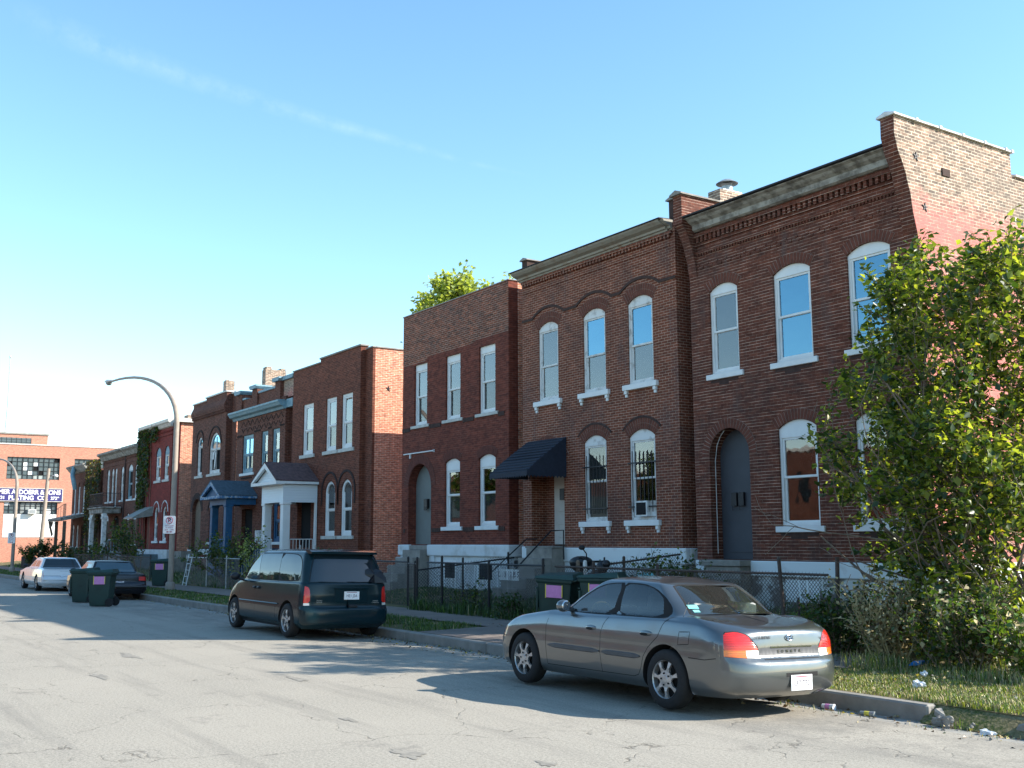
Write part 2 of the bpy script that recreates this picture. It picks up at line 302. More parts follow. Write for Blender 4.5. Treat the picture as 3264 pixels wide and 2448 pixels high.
def ground_mats():
    # worn asphalt
    mt, t, b = base('worn pale asphalt'); setin(b, Roughness=.92); setin(b, **{'Specular IOR Level': .2})
    g = t.nodes.new('ShaderNodeNewGeometry').outputs['Position']
    def noise(s, d=4, r=.6, src=g): 
        n = nd(t, 'ShaderNodeTexNoise', Scale=float(s), Detail=float(d), Roughness=r); t.links.new(src, n.inputs['Vector']); return n.outputs[0]
    def mr(v, a, bb, c=0., d=1.):
        r = t.nodes.new('ShaderNodeMapRange'); r.inputs[1].default_value = a; r.inputs[2].default_value = bb; r.inputs[3].default_value = c; r.inputs[4].default_value = d; t.links.new(v, r.inputs[0]); return r.outputs[0]
    def mix(f, a, bb, blend='MIX'):
        m2 = t.nodes.new('ShaderNodeMix'); m2.data_type = 'RGBA'; m2.blend_type = blend
        for i, v in ((0, f), (6, a), (7, bb)):
            if isinstance(v, (tuple, float, int)): m2.inputs[i].default_value = v if not isinstance(v, tuple) else (*v, 1)
            else: t.links.new(v, m2.inputs[i])
        return m2.outputs[2]
    sp = t.nodes.new('ShaderNodeSeparateXYZ'); t.links.new(g, sp.inputs[0])
    c = mix(mr(noise(.35, 5), .35, .7), (.315, .285, .238), (.235, .215, .182))
    c = mix(mr(noise(30, 4, .8), .40, .60), c, (.375, .345, .29)); 
    c = mix(mr(noise(55, 3, .85), .55, .64, 0, .8), c, (.085, .08, .075))
    vor = nd(t, 'ShaderNodeTexVoronoi', Scale=.42); vor.feature = 'DISTANCE_TO_EDGE'
    wv = t.nodes.new('ShaderNodeVectorMath'); wv.operation = 'ADD'; nv = nd(t, 'ShaderNodeTexNoise', Scale=1.7, Detail=5.0); t.links.new(g, nv.inputs['Vector'])
    sc = t.nodes.new('ShaderNodeVectorMath'); sc.operation = 'SCALE'; sc.inputs['Scale'].default_value = 1.1; t.links.new(nv.outputs['Color'], sc.inputs[0]); t.links.new(g, wv.inputs[0]); t.links.new(sc.outputs[0], wv.inputs[1]); t.links.new(wv.outputs[0], vor.inputs['Vector'])
    crk = mth(t, 'MULTIPLY', mr(vor.outputs['Distance'], .0, .0075, 1, 0), mr(noise(2.3, 4), .40, .60))
    c = mix(mth(t, 'MULTIPLY', crk, .8), c, (.085, .075, .06))
    # oily patches down the parking lane, smudges and old patch marks
    lane = mth(t, 'MULTIPLY', mr(sp.outputs[1], 7.2, 9.2), mr(noise(.8, 5, .7), .42, .62, 0, .5)); c = mix(lane, c, (.12, .115, .105))
    c = mix(mr(noise(.9, 7, .75), .60, .74, 0, .65), c, (.12, .11, .10))
    stretch = t.nodes.new('ShaderNodeMapping'); stretch.inputs['Scale'].default_value = (.12, 1.6, 1); t.links.new(g, stretch.inputs[0])
    c = mix(mr(noise(1.0, 6, .7, stretch.outputs[0]), .52, .70, 0, .45), c, (.15, .14, .125))
    t.links.new(c, b.inputs['Base Color'])
    bp = nd(t, 'ShaderNodeBump', Strength=.45, Distance=.008); t.links.new(mth(t, 'ADD', noise(60, 4, .7), mth(t, 'MULTIPLY', crk, -1.5)), bp.inputs['Height']); t.links.new(bp.outputs[0], b.inputs['Normal'])
    M['road'] = mt
    mt, t, b = base('dirt and thin grass ground'); setin(b, Roughness=.95); setin(b, **{'Specular IOR Level': .1})
    g = t.nodes.new('ShaderNodeNewGeometry').outputs['Position']
    def noise(s, d=4, r=.6, src=g): 
        n = nd(t, 'ShaderNodeTexNoise', Scale=float(s), Detail=float(d), Roughness=r); t.links.new(src, n.inputs['Vector']); return n.outputs[0]
    def mr(v, a, bb, c=0., d=1.):
        r = t.nodes.new('ShaderNodeMapRange'); r.inputs[1].default_value = a; r.inputs[2].default_value = bb; r.inputs[3].default_value = c; r.inputs[4].default_value = d; t.links.new(v, r.inputs[0]); return r.outputs[0]
    def mix(f, a, bb):
        m2 = t.nodes.new('ShaderNodeMix'); m2.data_type = 'RGBA'; t.links.new(f, m2.inputs[0])
        for i, v in ((6, a), (7, bb)):
            if isinstance(v, tuple): m2.inputs[i].default_value = (*v, 1)
            else: t.links.new(v, m2.inputs[i])
        return m2.outputs[2]
    c = mix(mr(noise(1.2, 6), .38, .62), (.05, .075, .022), (.17, .135, .075)); c = mix(mr(noise(22, 4, .7), .4, .7), c, (.23, .19, .11))
    t.links.new(c, b.inputs['Base Color'])
    bp = nd(t, 'ShaderNodeBump', Strength=.7, Distance=.02); t.links.new(noise(30), bp.inputs['Height']); t.links.new(bp.outputs[0], b.inputs['Normal'])
    M['dirt'] = mt
ground_mats()
M['walk'] = noisy('brown grey pavement', (.21, .17, .145), .9, .3, 1.3, bump=.3, bscale=40)
M['kerb'] = noisy('kerb concrete', (.27, .255, .23), .9, .35, 2.5, bump=.5, bscale=30)
M['gutter'] = noisy('concrete gutter', (.30, .29, .26), .92, .35, 3.5, bump=.5, bscale=50)
M['g1'] = leafmat('fresh green blades', (.085, .15, .025), .3); M['g2'] = leafmat('dark green blades', (.035, .075, .018), .25)
M['g4'] = leafmat('yellow green blades', (.20, .24, .05), .3)
M['g3'] = noisy('straw blades', (.44, .36, .19), .8, .4, 9)
M['l1'] = leafmat('mid green leaves', (.088, .122, .020), .42); M['l2'] = leafmat('bright green leaves', (.20, .24, .045), .5)
M['l3'] = leafmat('dark green leaves', (.026, .055, .014), .3); M['l4'] = leafmat('yellowing leaves', (.26, .22, .03), .4)
M['l5'] = leafmat('pale maple leaves', (.28, .33, .11), .4)
M['l6'] = leafmat('brown vine leaves', (.085, .05, .022), .3)
M['litter'] = noisy('white litter', (.75, .76, .78), .6, .15, 30)
M['lblue'] = noisy('blue plastic litter', (.02, .22, .62), .4, .2, 9)
# ------------------------------------------------------------------ object and mesh helpers
ORG = {}
def tag(o, label=None, cat=None, group=None, kind=None):
    if label: o['label'] = label
    if cat: o['category'] = cat
    if group: o['group'] = group
    if kind: o['kind'] = kind
    return o
def thing(name, label, cat, loc=(0, 0, 0), group=None):
    o = bpy.data.objects.new(name, None); COL.objects.link(o); o.empty_display_size = .3
    o.location = loc; ORG[o.name] = Vector(loc); return tag(o, label, cat, group)
def link(name, me, parent):
    o = bpy.data.objects.new(name, me); COL.objects.link(o)
    if parent: o.parent = parent; ORG[o.name] = ORG[parent.name]
    else: ORG[o.name] = Vector((0, 0, 0))
    return o
class MB:
    def __init__(s): s.v = []; s.f = []; s.m = []; s.cur = 0
    def mat(s, i): s.cur = i; return s
    def add(s, vs, fs):
        b = len(s.v); s.v += [tuple(v) for v in vs]; s.f += [tuple(b+i for i in f) for f in fs]; s.m += [s.cur]*len(fs); return s
    def box(s, x0, x1, y0, y1, z0, z1):
        return s.add([(x0,y0,z0),(x1,y0,z0),(x1,y1,z0),(x0,y1,z0),(x0,y0,z1),(x1,y0,z1),(x1,y1,z1),(x0,y1,z1)],
                     [(0,3,2,1),(4,5,6,7),(0,1,5,4),(1,2,6,5),(2,3,7,6),(3,0,4,7)])
    def prism(s, poly, ax, a, b):
        """extrude a 2-D polygon along axis ax ('x': poly is (y,z); 'y': (x,z); 'z': (x,y)) from a to b"""
        mk = {'x': lambda p, c: (c, p[0], p[1]), 'y': lambda p, c: (p[0], c, p[1]), 'z': lambda p, c: (p[0], p[1], c)}[ax]
        n = len(poly); vs = [mk(p, a) for p in poly]+[mk(p, b) for p in poly]
        return s.add(vs, [tuple(range(n))[::-1], tuple(range(n, 2*n))]+[(i, (i+1) % n, n+(i+1) % n, n+i) for i in range(n)])
    def tube(s, pts, r, n=8, cap=True, r1=None):
        pts = [Vector(p) for p in pts]; k = len(pts); vs = []; up = Vector((0, 0, 1))
        for i, p in enumerate(pts):
            d = (pts[min(i+1, k-1)]-pts[max(i-1, 0)]); d = d.normalized() if d.length > 1e-9 else up
            a = d.cross(up) if abs(d.z) < .95 else d.cross(Vector((1, 0, 0))); a.normalize(); c = d.cross(a)
            rr = r if r1 is None else r+(r1-r)*i/(k-1)
            for j in range(n):
                t = 2*math.pi*j/n; vs.append(p+a*(rr*math.cos(t))+c*(rr*math.sin(t)))
        fs = [(i*n+j, i*n+(j+1) % n, (i+1)*n+(j+1) % n, (i+1)*n+j) for i in range(k-1) for j in range(n)]
        if cap: fs += [tuple(range(n))[::-1], tuple(range((k-1)*n, k*n))]
        return s.add(vs, fs)
    def lathe(s, prof, c, ax='z', n=24):
        """prof: list of (radius, along)"""
        vs = []
        for r, h in prof:
            for j in range(n):
                t = 2*math.pi*j/n; a, b = r*math.cos(t), r*math.sin(t)
                vs.append((c[0]+a, c[1]+b, c[2]+h) if ax == 'z' else (c[0]+a, c[1]+h, c[2]+b) if ax == 'y' else (c[0]+h, c[1]+a, c[2]+b))
        k = len(prof)
        return s.add(vs, [(i*n+j, i*n+(j+1) % n, (i+1)*n+(j+1) % n, (i+1)*n+j) for i in range(k-1) for j in range(n)])
    def ball(s, c, r, n=10):
        r = (r, r, r) if isinstance(r, (int, float)) else r
        vs = []; 
        for i in range(n//2+1):
            ph = math.pi*i/(n//2)
            for j in range(n):
                t = 2*math.pi*j/n; vs.append((c[0]+r[0]*math.sin(ph)*math.cos(t), c[1]+r[1]*math.sin(ph)*math.sin(t), c[2]+r[2]*math.cos(ph)))
        return s.add(vs, [(i*n+j, i*n+(j+1) % n, (i+1)*n+(j+1) % n, (i+1)*n+j) for i in range(n//2) for j in range(n)])
    def build(s, name, mats, parent=None, smooth=False, bevel=0, recalc=True, seg=1):
        o0 = ORG[parent.name] if parent else Vector((0, 0, 0))
        me = bpy.data.meshes.new(name)
        me.from_pydata([(v[0]-o0.x, v[1]-o0.y, v[2]-o0.z) for v in s.v], [], s.f)
        for mt in (mats if isinstance(mats, (list, tuple)) else [mats]): me.materials.append(mt)
        me.polygons.foreach_set('material_index', s.m)
        if recalc or bevel:
            bm = bmesh.new(); bm.from_mesh(me)
            if bevel:
                bmesh.ops.remove_doubles(bm, verts=bm.verts, dist=1e-5)
            bmesh.ops.recalc_face_normals(bm, faces=bm.faces); bm.to_mesh(me); bm.free()
        if smooth: me.polygons.foreach_set('use_smooth', [True]*len(me.polygons))
        me.update()
        o = link(name, me, parent)
        if bevel:
            md = o.modifiers.new('bevel', 'BEVEL'); md.width = bevel; md.segments = seg; md.limit_method = 'ANGLE'; md.angle_limit = R(40)
        if smooth:
            try: me.set_sharp_from_angle(angle=R(42))
            except Exception: pass
        return o
def text(name, body, size, loc, rot, mat, parent, ext=.004, align='CENTER', sx=1.0, offset=0.0, space=1.0):
    cu = bpy.data.curves.new(name, 'FONT'); cu.body = body; cu.size = size; cu.extrude = ext; cu.align_x = align; cu.align_y = 'CENTER'; cu.offset = offset; cu.space_character = space
    t = bpy.data.objects.new(name+'_tmp', cu); COL.objects.link(t)
    bpy.context.view_layer.update()
    me = bpy.data.meshes.new_from_object(t.evaluated_get(bpy.context.evaluated_depsgraph_get()))
    bpy.data.objects.remove(t); me.name = name; me.materials.clear(); me.materials.append(mat)
    mw = Matrix.Translation(Vector(loc)-(ORG[parent.name] if parent else Vector((0, 0, 0)))) @ rot.to_4x4() @ Matrix.Diagonal((sx, 1, 1, 1))
    me.transform(mw); return link(name, me, parent)
ROT_STREET = Matrix(((1, 0, 0), (0, 0, -1), (0, 1, 0)))    # text facing -Y
ROT_EAST = Matrix(((0, 0, 1), (1, 0, 0), (0, 1, 0)))       # text facing +X
def pip(x, y, poly):
    c = False; n = len(poly)
    for i in range(n):
        x1, y1 = poly[i]; x2, y2 = poly[(i+1) % n]
        if (y1 > y) != (y2 > y) and x < (x2-x1)*(y-y1)/(y2-y1)+x1: c = not c
    return c
def arc(x0, x1, zs, rise, n=10):
    hw = (x1-x0)/2; cx = (x0+x1)/2
    if rise >= hw*.98: return [(cx-hw*math.cos(math.pi*i/n), zs+(rise)*math.sin(math.pi*i/n)) for i in range(n+1)]
    r = (hw*hw+rise*rise)/(2*rise); a = math.asin(hw/r)
    return [(cx+r*math.sin(-a+2*a*i/n), zs+rise-r+r*math.cos(-a+2*a*i/n)) for i in range(n+1)]
def hole(x0, x1, z0, zs, rise=0, n=10):
    if not rise: return [(x0, z0), (x1, z0), (x1, zs), (x0, zs)]
    return [(x0, z0), (x1, z0)]+arc(x0, x1, zs, rise, n)[::-1]
def wallface(mb, outline, holes, y, ax='y', fixed=None):
    """planar skin with openings, CDT"""
    pts = []; edges = []
    for lp in [outline]+holes:
        b = len(pts); pts += [Vector(p) for p in lp]; edges += [(b+i, b+(i+1) % len(lp)) for i in range(len(lp))]
    vs, es, fs = delaunay_2d_cdt(pts, edges, [], 0, 1e-6)[:3]
    keep = []
    for f in fs:
        cx = sum(vs[i].x for i in f)/len(f); cz = sum(vs[i].y for i in f)/len(f)
        if pip(cx, cz, outline) and not any(pip(cx, cz, h) for h in holes): keep.append(tuple(f))
    mb.add([(v.x, y, v.y) if ax == 'y' else (y, v.x, v.y) for v in vs], keep)
def front_wall(house, mats, outline, holes, y=17.5, t=.30, reveal=.22, name='wall', mi=0, back=True):
    mb = MB().mat(mi); wallface(mb, outline, holes, y)
    n = len(outline)
    mb.add([(p[0], y, p[1]) for p in outline]+[(p[0], y+t, p[1]) for p in outline], [(i, (i+1) % n, n+(i+1) % n, n+i) for i in range(n)]+([tuple(range(n, 2*n))] if back else []))
    for h in holes:
        k = len(h); mb.add([(p[0], y, p[1]) for p in h]+[(p[0], y+reveal, p[1]) for p in h], [(i, (i+1) % k, k+(i+1) % k, k+i) for i in range(k)])
    return mb
def archring(house, x0, x1, zs, rise, t=.22, y=17.5, mb_=(None, None), name='arch', proud=.014, step=.078, tall=1):
    """one ring of upright bricks over an opening, with its mortar bed"""
    inn = arc(x0, x1, zs, rise, 40); hw = (x1-x0)/2; cx = (x0+x1)/2
    if rise >= hw*.98: cz = zs
    else: r = (hw*hw+rise*rise)/(2*rise); cz = zs+rise-r
    c = Vector((cx, cz))
    L_ = [0]; 
    for a, b in zip(inn, inn[1:]): L_.append(L_[-1]+math.hypot(b[0]-a[0], b[1]-a[1]))
    def at(s):
        s = max(0, min(L_[-1], s))
        for i in range(len(inn)-1):
            if s <= L_[i+1]+1e-9:
                f = (s-L_[i])/max(1e-9, L_[i+1]-L_[i]); return Vector((inn[i][0]+(inn[i+1][0]-inn[i][0])*f, inn[i][1]+(inn[i+1][1]-inn[i][1])*f))
        return Vector(inn[-1])
    bed = MB(); out = [Vector(p)+(Vector(p)-c).normalized()*t for p in inn]; n = len(inn)
    bed.add([(p[0], y-proud*.45, p[1]) for p in inn]+[(p.x, y-proud*.45, p.y) for p in out]+[(p[0], y+.03, p[1]) for p in inn]+[(p.x, y+.03, p.y) for p in out],
            [(i, i+1, n+i+1, n+i) for i in range(n-1)]+[(2*n+i, 2*n+i+1, i+1, i) for i in range(n-1)]+[(n+i, n+i+1, 3*n+i+1, 3*n+i) for i in range(n-1)])
    k = max(4, round(L_[-1]/step)); gap = .007
    bed.mat(1)
    for i in range(k):
        a = at(L_[-1]*i/k+gap); b = at(L_[-1]*(i+1)/k-gap)
        da = (a-c).normalized(); db = (b-c).normalized()
        for q in range(tall):
            f0 = t*q/tall+(.004 if q else .002); f1 = t*(q+1)/tall-.004
            P = [a+da*f0, b+db*f0, b+db*f1, a+da*f1]
            bed.add([(p.x, y-proud, p.y) for p in P]+[(p.x, y-proud*.3, p.y) for p in P], [(0, 1, 2, 3), (0, 4, 5, 1), (1, 5, 6, 2), (2, 6, 7, 3), (3, 7, 4, 0)])
    return bed.build(name, list(mb_), house)
def window(house, x0, x1, z0, zt, rise=0, ztop=None, y=17.5, rail=None, frame=.055, back=.11, mats=('white', 'P_dark', 'P_dark'), sill=None, header='white', label=None, split=None):
    """window > pane, sill. ztop is the flat top of the sashes, above it a curved header panel"""
    ztop = ztop if ztop else zt; arched = bool(rise) and ztop > zt
    fr = MB(); yb = y+back
    if arched:          # round headed frame following the brick arch
        o_ = arc(x0, x1, zt, rise, 18); i_ = arc(x0+frame, x1-frame, zt, max(.05, rise-frame), 18); k_ = len(o_)
        fr.add([(p[0], yb-.05, p[1]) for p in o_]+[(p[0], yb-.05, p[1]) for p in i_]+[(p[0], yb+.06, p[1]) for p in o_]+[(p[0], yb+.06, p[1]) for p in i_],
               [f for i in range(k_-1) for f in ((i, i+1, k_+i+1, k_+i), (k_+i, k_+i+1, 3*k_+i+1, 3*k_+i))])
    zs_ = zt if arched else ztop
    fr.box(x0, x0+frame, yb-.05, yb+.06, z0, zs_); fr.box(x1-frame, x1, yb-.05, yb+.06, z0, zs_)
    fr.box(x0+frame, x1-frame, yb-.045, yb+.055, z0, z0+frame*1.2)
    if arched: pass
    elif rise or ztop < zt:
        poly = [(x0, ztop-frame*.9), (x1, ztop-frame*.9)]+(arc(x0, x1, zt, rise)[::-1] if rise else [(x1, zt), (x0, zt)])
        fr.mat(1).prism(poly, 'y', yb-.055, yb+.05).mat(0)
    else: fr.box(x0+frame, x1-frame, yb-.05, yb+.055, ztop-frame, ztop)
    rl = rail if rail else (z0+ztop)/2
    s = frame*.75
    for (a, b, yy) in ((rl-.02, (zt+.001 if arched else ztop-frame*.9), yb-.012), (z0+frame*1.2, rl+.02, yb+.018)):
        fr.box(x0+frame, x0+frame+s, yy-.02, yy+.02, a, b); fr.box(x1-frame-s, x1-frame, yy-.02, yy+.02, a, b)
        if not (arched and b > zt): fr.box(x0+frame+s, x1-frame-s, yy-.019, yy+.019, b-s, b)
        fr.box(x0+frame+s, x1-frame-s, yy-.019, yy+.019, a, a+s)
    if split:
        for q in split: fr.box(q-.02, q+.02, yb-.035, yb+.03, z0+frame, ztop-frame)
    w_ = fr.build('window', [M[mats[0]], M[header]], house)
    if label: w_['label'] = label
    glz = {'P_blind': 'W_glass', 'P_curt': 'W_glass', 'P_low': 'W_glass', 'P_sky': 'W_blue', 'P_dark': 'W_screen'}
    if mats[1] in glz or mats[2] in glz:
        (MB().prism([(x0+frame*.6, rl), (x1-frame*.6, rl)]+arc(x0+frame*.6, x1-frame*.6, zt, rise-frame*.5, 16)[::-1], 'y', yb-.006, yb-.003) if arched else MB().box(x0+frame*.6, x1-frame*.6, yb-.006, yb-.003, rl, ztop-frame*.5)).mat(1).box(x0+frame*.6, x1-frame*.6, yb+.022, yb+.025, z0+frame*.5, rl+.012).build('pane', [M[glz.get(mats[1], mats[1])], M['W_screen' if (mats[2] == 'P_dark' and mats[1] != 'P_dark') else glz.get(mats[2], mats[2])]], w_)
        MB().box(x0+.012, x1-.012, yb+.10, yb+.105, z0+.01, (zt if arched else ztop)-.02).build('interior', M['room'], w_)
        xa, xb = x0+frame, x1-frame; mb_ = MB()
        for kind, a, b in ((mats[1], rl, zt if arched else ztop-frame), (mats[2], z0+frame, rl)):
            if kind == 'P_low': kind = 'P_blind' if a == rl else 'P_curt'
            if kind == 'P_blind':
                sag = rnd.uniform(0, .03); z = b; stop = a+(0 if kind == 'P_blind' or rnd.random() < .5 else (b-a)*rnd.uniform(.1, .4))
                mb_.box(xa, xb, yb+.074, yb+.078, stop, b)
            elif kind == 'P_curt':
                mb_.mat(1); n_ = 26; part_ = rnd.uniform(.44, .5); P_ = []
                for s_ in (0, 1):
                    w0 = (xb-xa)*part_; o_ = xa if s_ == 0 else xb-w0
                    for i in range(n_):
                        u0, u1 = o_+w0*i/n_, o_+w0*(i+1)/n_; y0_, y1_ = yb+.06+.012*math.sin(i*1.7), yb+.06+.012*math.sin((i+1)*1.7)
                        mb_.add([(u0, y0_, a), (u1, y1_, a), (u1, y1_, b), (u0, y0_, b)], [(0, 1, 2, 3)])
                mb_.mat(0)
        if mb_.f: mb_.build('blind', [M['blind'], M['curtain']], w_, recalc=False)
    else: MB().box(x0+frame*.6, x1-frame*.6, yb-.006, yb+.002, rl, ztop-frame*.5).mat(1).box(x0+frame*.6, x1-frame*.6, yb+.022, yb+.03, z0+frame*.5, rl+.012).build('pane', [M[mats[1]], M[mats[2]]], w_)
    if sill:
        ex, h, pr = sill[:3]; ms = M[sill[3]] if len(sill) > 3 else M['white']
        sl_ = MB().box(x0-ex, x1+ex, y-pr, y+back-.052, z0-h, z0-.002)
        if len(sill) > 4:      # small corbels under the sill
            for cx in (x0-ex+.10, x1+ex-.10):
                sl_.box(cx-.055, cx+.055, y-pr*.8, y+.01, z0-h-.09, z0-h-.001); sl_.box(cx-.04, cx+.04, y-pr*.5, y+.01, z0-h-.17, z0-h-.091)
        sl_.build('sill', ms, w_, bevel=.008)
    return w_
def shell(house, mat, x0, x1, yb, steps, z0=.2, t=.30, y=17.5, left=None, roof=None, roofz=None, side='wall'):
    """side walls (stepped along steps=[(y,z)...]), back wall and roof deck"""
    ys = [y+.302]+[a for a, _ in steps[1:]]; poly = [(y+.302, z0)]
    top = []
    for i, (a, z) in enumerate(steps):
        a0 = max(a, y+.302); top.append((a0, z)); b0 = steps[i+1][0] if i+1 < len(steps) else yb; top.append((b0, z))
    ml = left or mat
    MB().prism([(y+.302, z0), (yb, z0)]+top[::-1], 'x', x1-t, x1).build(side, mat, house)
    MB().prism([(y+.302, z0), (yb, z0)]+top[::-1], 'x', x0, x0+t).build(side, ml, house)
    MB().box(x0+t, x1-t, yb-.3, yb, z0, steps[-1][1]-.3).build('wall', mat, house)
    rz = roofz or min(z for _, z in steps)-.35
    MB().box(x0+t, x1-t, y+.302, yb-.3, rz-.2, rz).build('roof', M['blackroof'], house)
def coping(house, pts, x0, x1, mat, h=.07, over=.04, parts='coping'):
    mb = MB()
    for (ya, yb, z) in pts: mb.box(x0-over, x1+over, ya, yb, z, z+h)
    return mb.build(parts, mat, house, bevel=.015)
def dentils(mb, x0, x1, z0, z1, y, step, wd, pr, skip=0):
    x = x0
    while x+wd <= x1: mb.box(x, x+wd, y-pr, y+.01, z0, z1); x += step
    return mb
# ------------------------------------------------------------------ ground
Y0 = 17.5
def sheet(name, mat, pts, kind='structure', label=None):
    me = bpy.data.meshes.new(name); me.from_pydata([p for p in pts], [], [tuple(range(len(pts)))]); me.materials.append(mat); o = link(name, me, None); return tag(o, kind=kind)
def grid(name, mat, x0, x1, y0, y1, nx, ny, zf):
    vs = [(x0+(x1-x0)*i/nx, y0+(y1-y0)*j/ny, zf(x0+(x1-x0)*i/nx, y0+(y1-y0)*j/ny)) for j in range(ny+1) for i in range(nx+1)]
    me = bpy.data.meshes.new(name); me.from_pydata(vs, [], [(j*(nx+1)+i, j*(nx+1)+i+1, (j+1)*(nx+1)+i+1, (j+1)*(nx+1)+i) for j in range(ny) for i in range(nx)])
    me.materials.append(mat); me.polygons.foreach_set('use_smooth', [True]*len(me.polygons)); return tag(link(name, me, None), kind='structure')
sheet('ground', M['dirt'], [(-900, -900, -.25), (900, -900, -.25), (900, 900, -.25), (-900, 900, -.25)])
def roadz(x, y): return 0 if y < 8.2 else -.055*((y-8.2)/2.2)**1.3
grid('road', M['road'], -101, 60, -9, 10.02, 1, 60, roadz)
sheet('cross_street', M['road'], [(-101.0, -60, -.004), (-92, -60, -.004), (-92, 10.3, -.004), (-101.0, 40, -.004)])
sheet('far_street', M['road'], [(-900, -9, -.012), (-101, -9, -.012), (-101, 10.02, -.012), (-900, 10.02, -.012)])
grid('gutter', M['gutter'], -92, 60, 10.02, 10.42, 1, 2, lambda x, y: -.05-.012*(y-10.0)/.4)
def yardz(x, y):
    b = .15 if y < 14.2 else .15+.30*min(1, (y-14.2)/2.6)
    return b
KZ = .125
kb = MB()                                   # kerb stones with one broken gap
xs = [-92.0+3.02*i for i in range(28)]+[-7.55]
for a, b in list(zip(xs, xs[1:]))+[(-6.35, -3.4), (-3.38, 0), (.02, 3), (3.02, 12), (12.02, 40)]: kb.box(a, b-.014, 10.42, 10.58, -.2, KZ)
kb.prism([(-7.52, -.1), (-7.30, -.1), (-7.36, .03), (-7.50, KZ-.02)], 'y', 10.43, 10.57).prism([(-6.62, -.1), (-6.37, -.1), (-6.37, KZ-.01), (-6.52, .06)], 'y', 10.40, 10.56)
tag(kb.build('kerb', M['kerb'], None, bevel=.02), kind='structure')
sheet('pavement', M['walk'], [(-92, 12.25, .152), (-10.2, 12.25, .152), (-10.2, 13.85, .152), (-92, 13.85, .152)])
sheet('kerb_gap_soil', M['dirt'], [(-7.6, 10.30, -.052), (-6.3, 10.30, -.052), (-6.3, 10.60, KZ-.003), (-7.6, 10.60, KZ-.003)])
sheet('driveway_apron', M['walk'], [(-19.3, 10.58, .128), (-12.3, 10.58, .128), (-12.3, 12.25, .152), (-19.3, 12.25, .152)])
grid('verge', M['dirt'], -92, 60, 10.58, 13.9, 76, 4, lambda x, y: KZ-.004)
grid('yard', M['dirt'], -100, 60, 13.85, 60, 80, 36, lambda x, y: yardz(x, y) if y < 20 else .45)
sheet('far_verge', M['dirt'], [(-104.9, -40, .05), (-101, -40, .05), (-101, 60, .05), (-104.9, 60, .05)])
grid('far_pavement', M['walk'], -92, 60, -12.5, -9.0, 1, 1, lambda x, y: .12)
sheet('far_yard', M['dirt'], [(-92, -60, .13), (60, -60, .13), (60, -12.5, .13), (-92, -12.5, .13)])

RI = dict(mb_=(M['mortar'], M['soldier']))
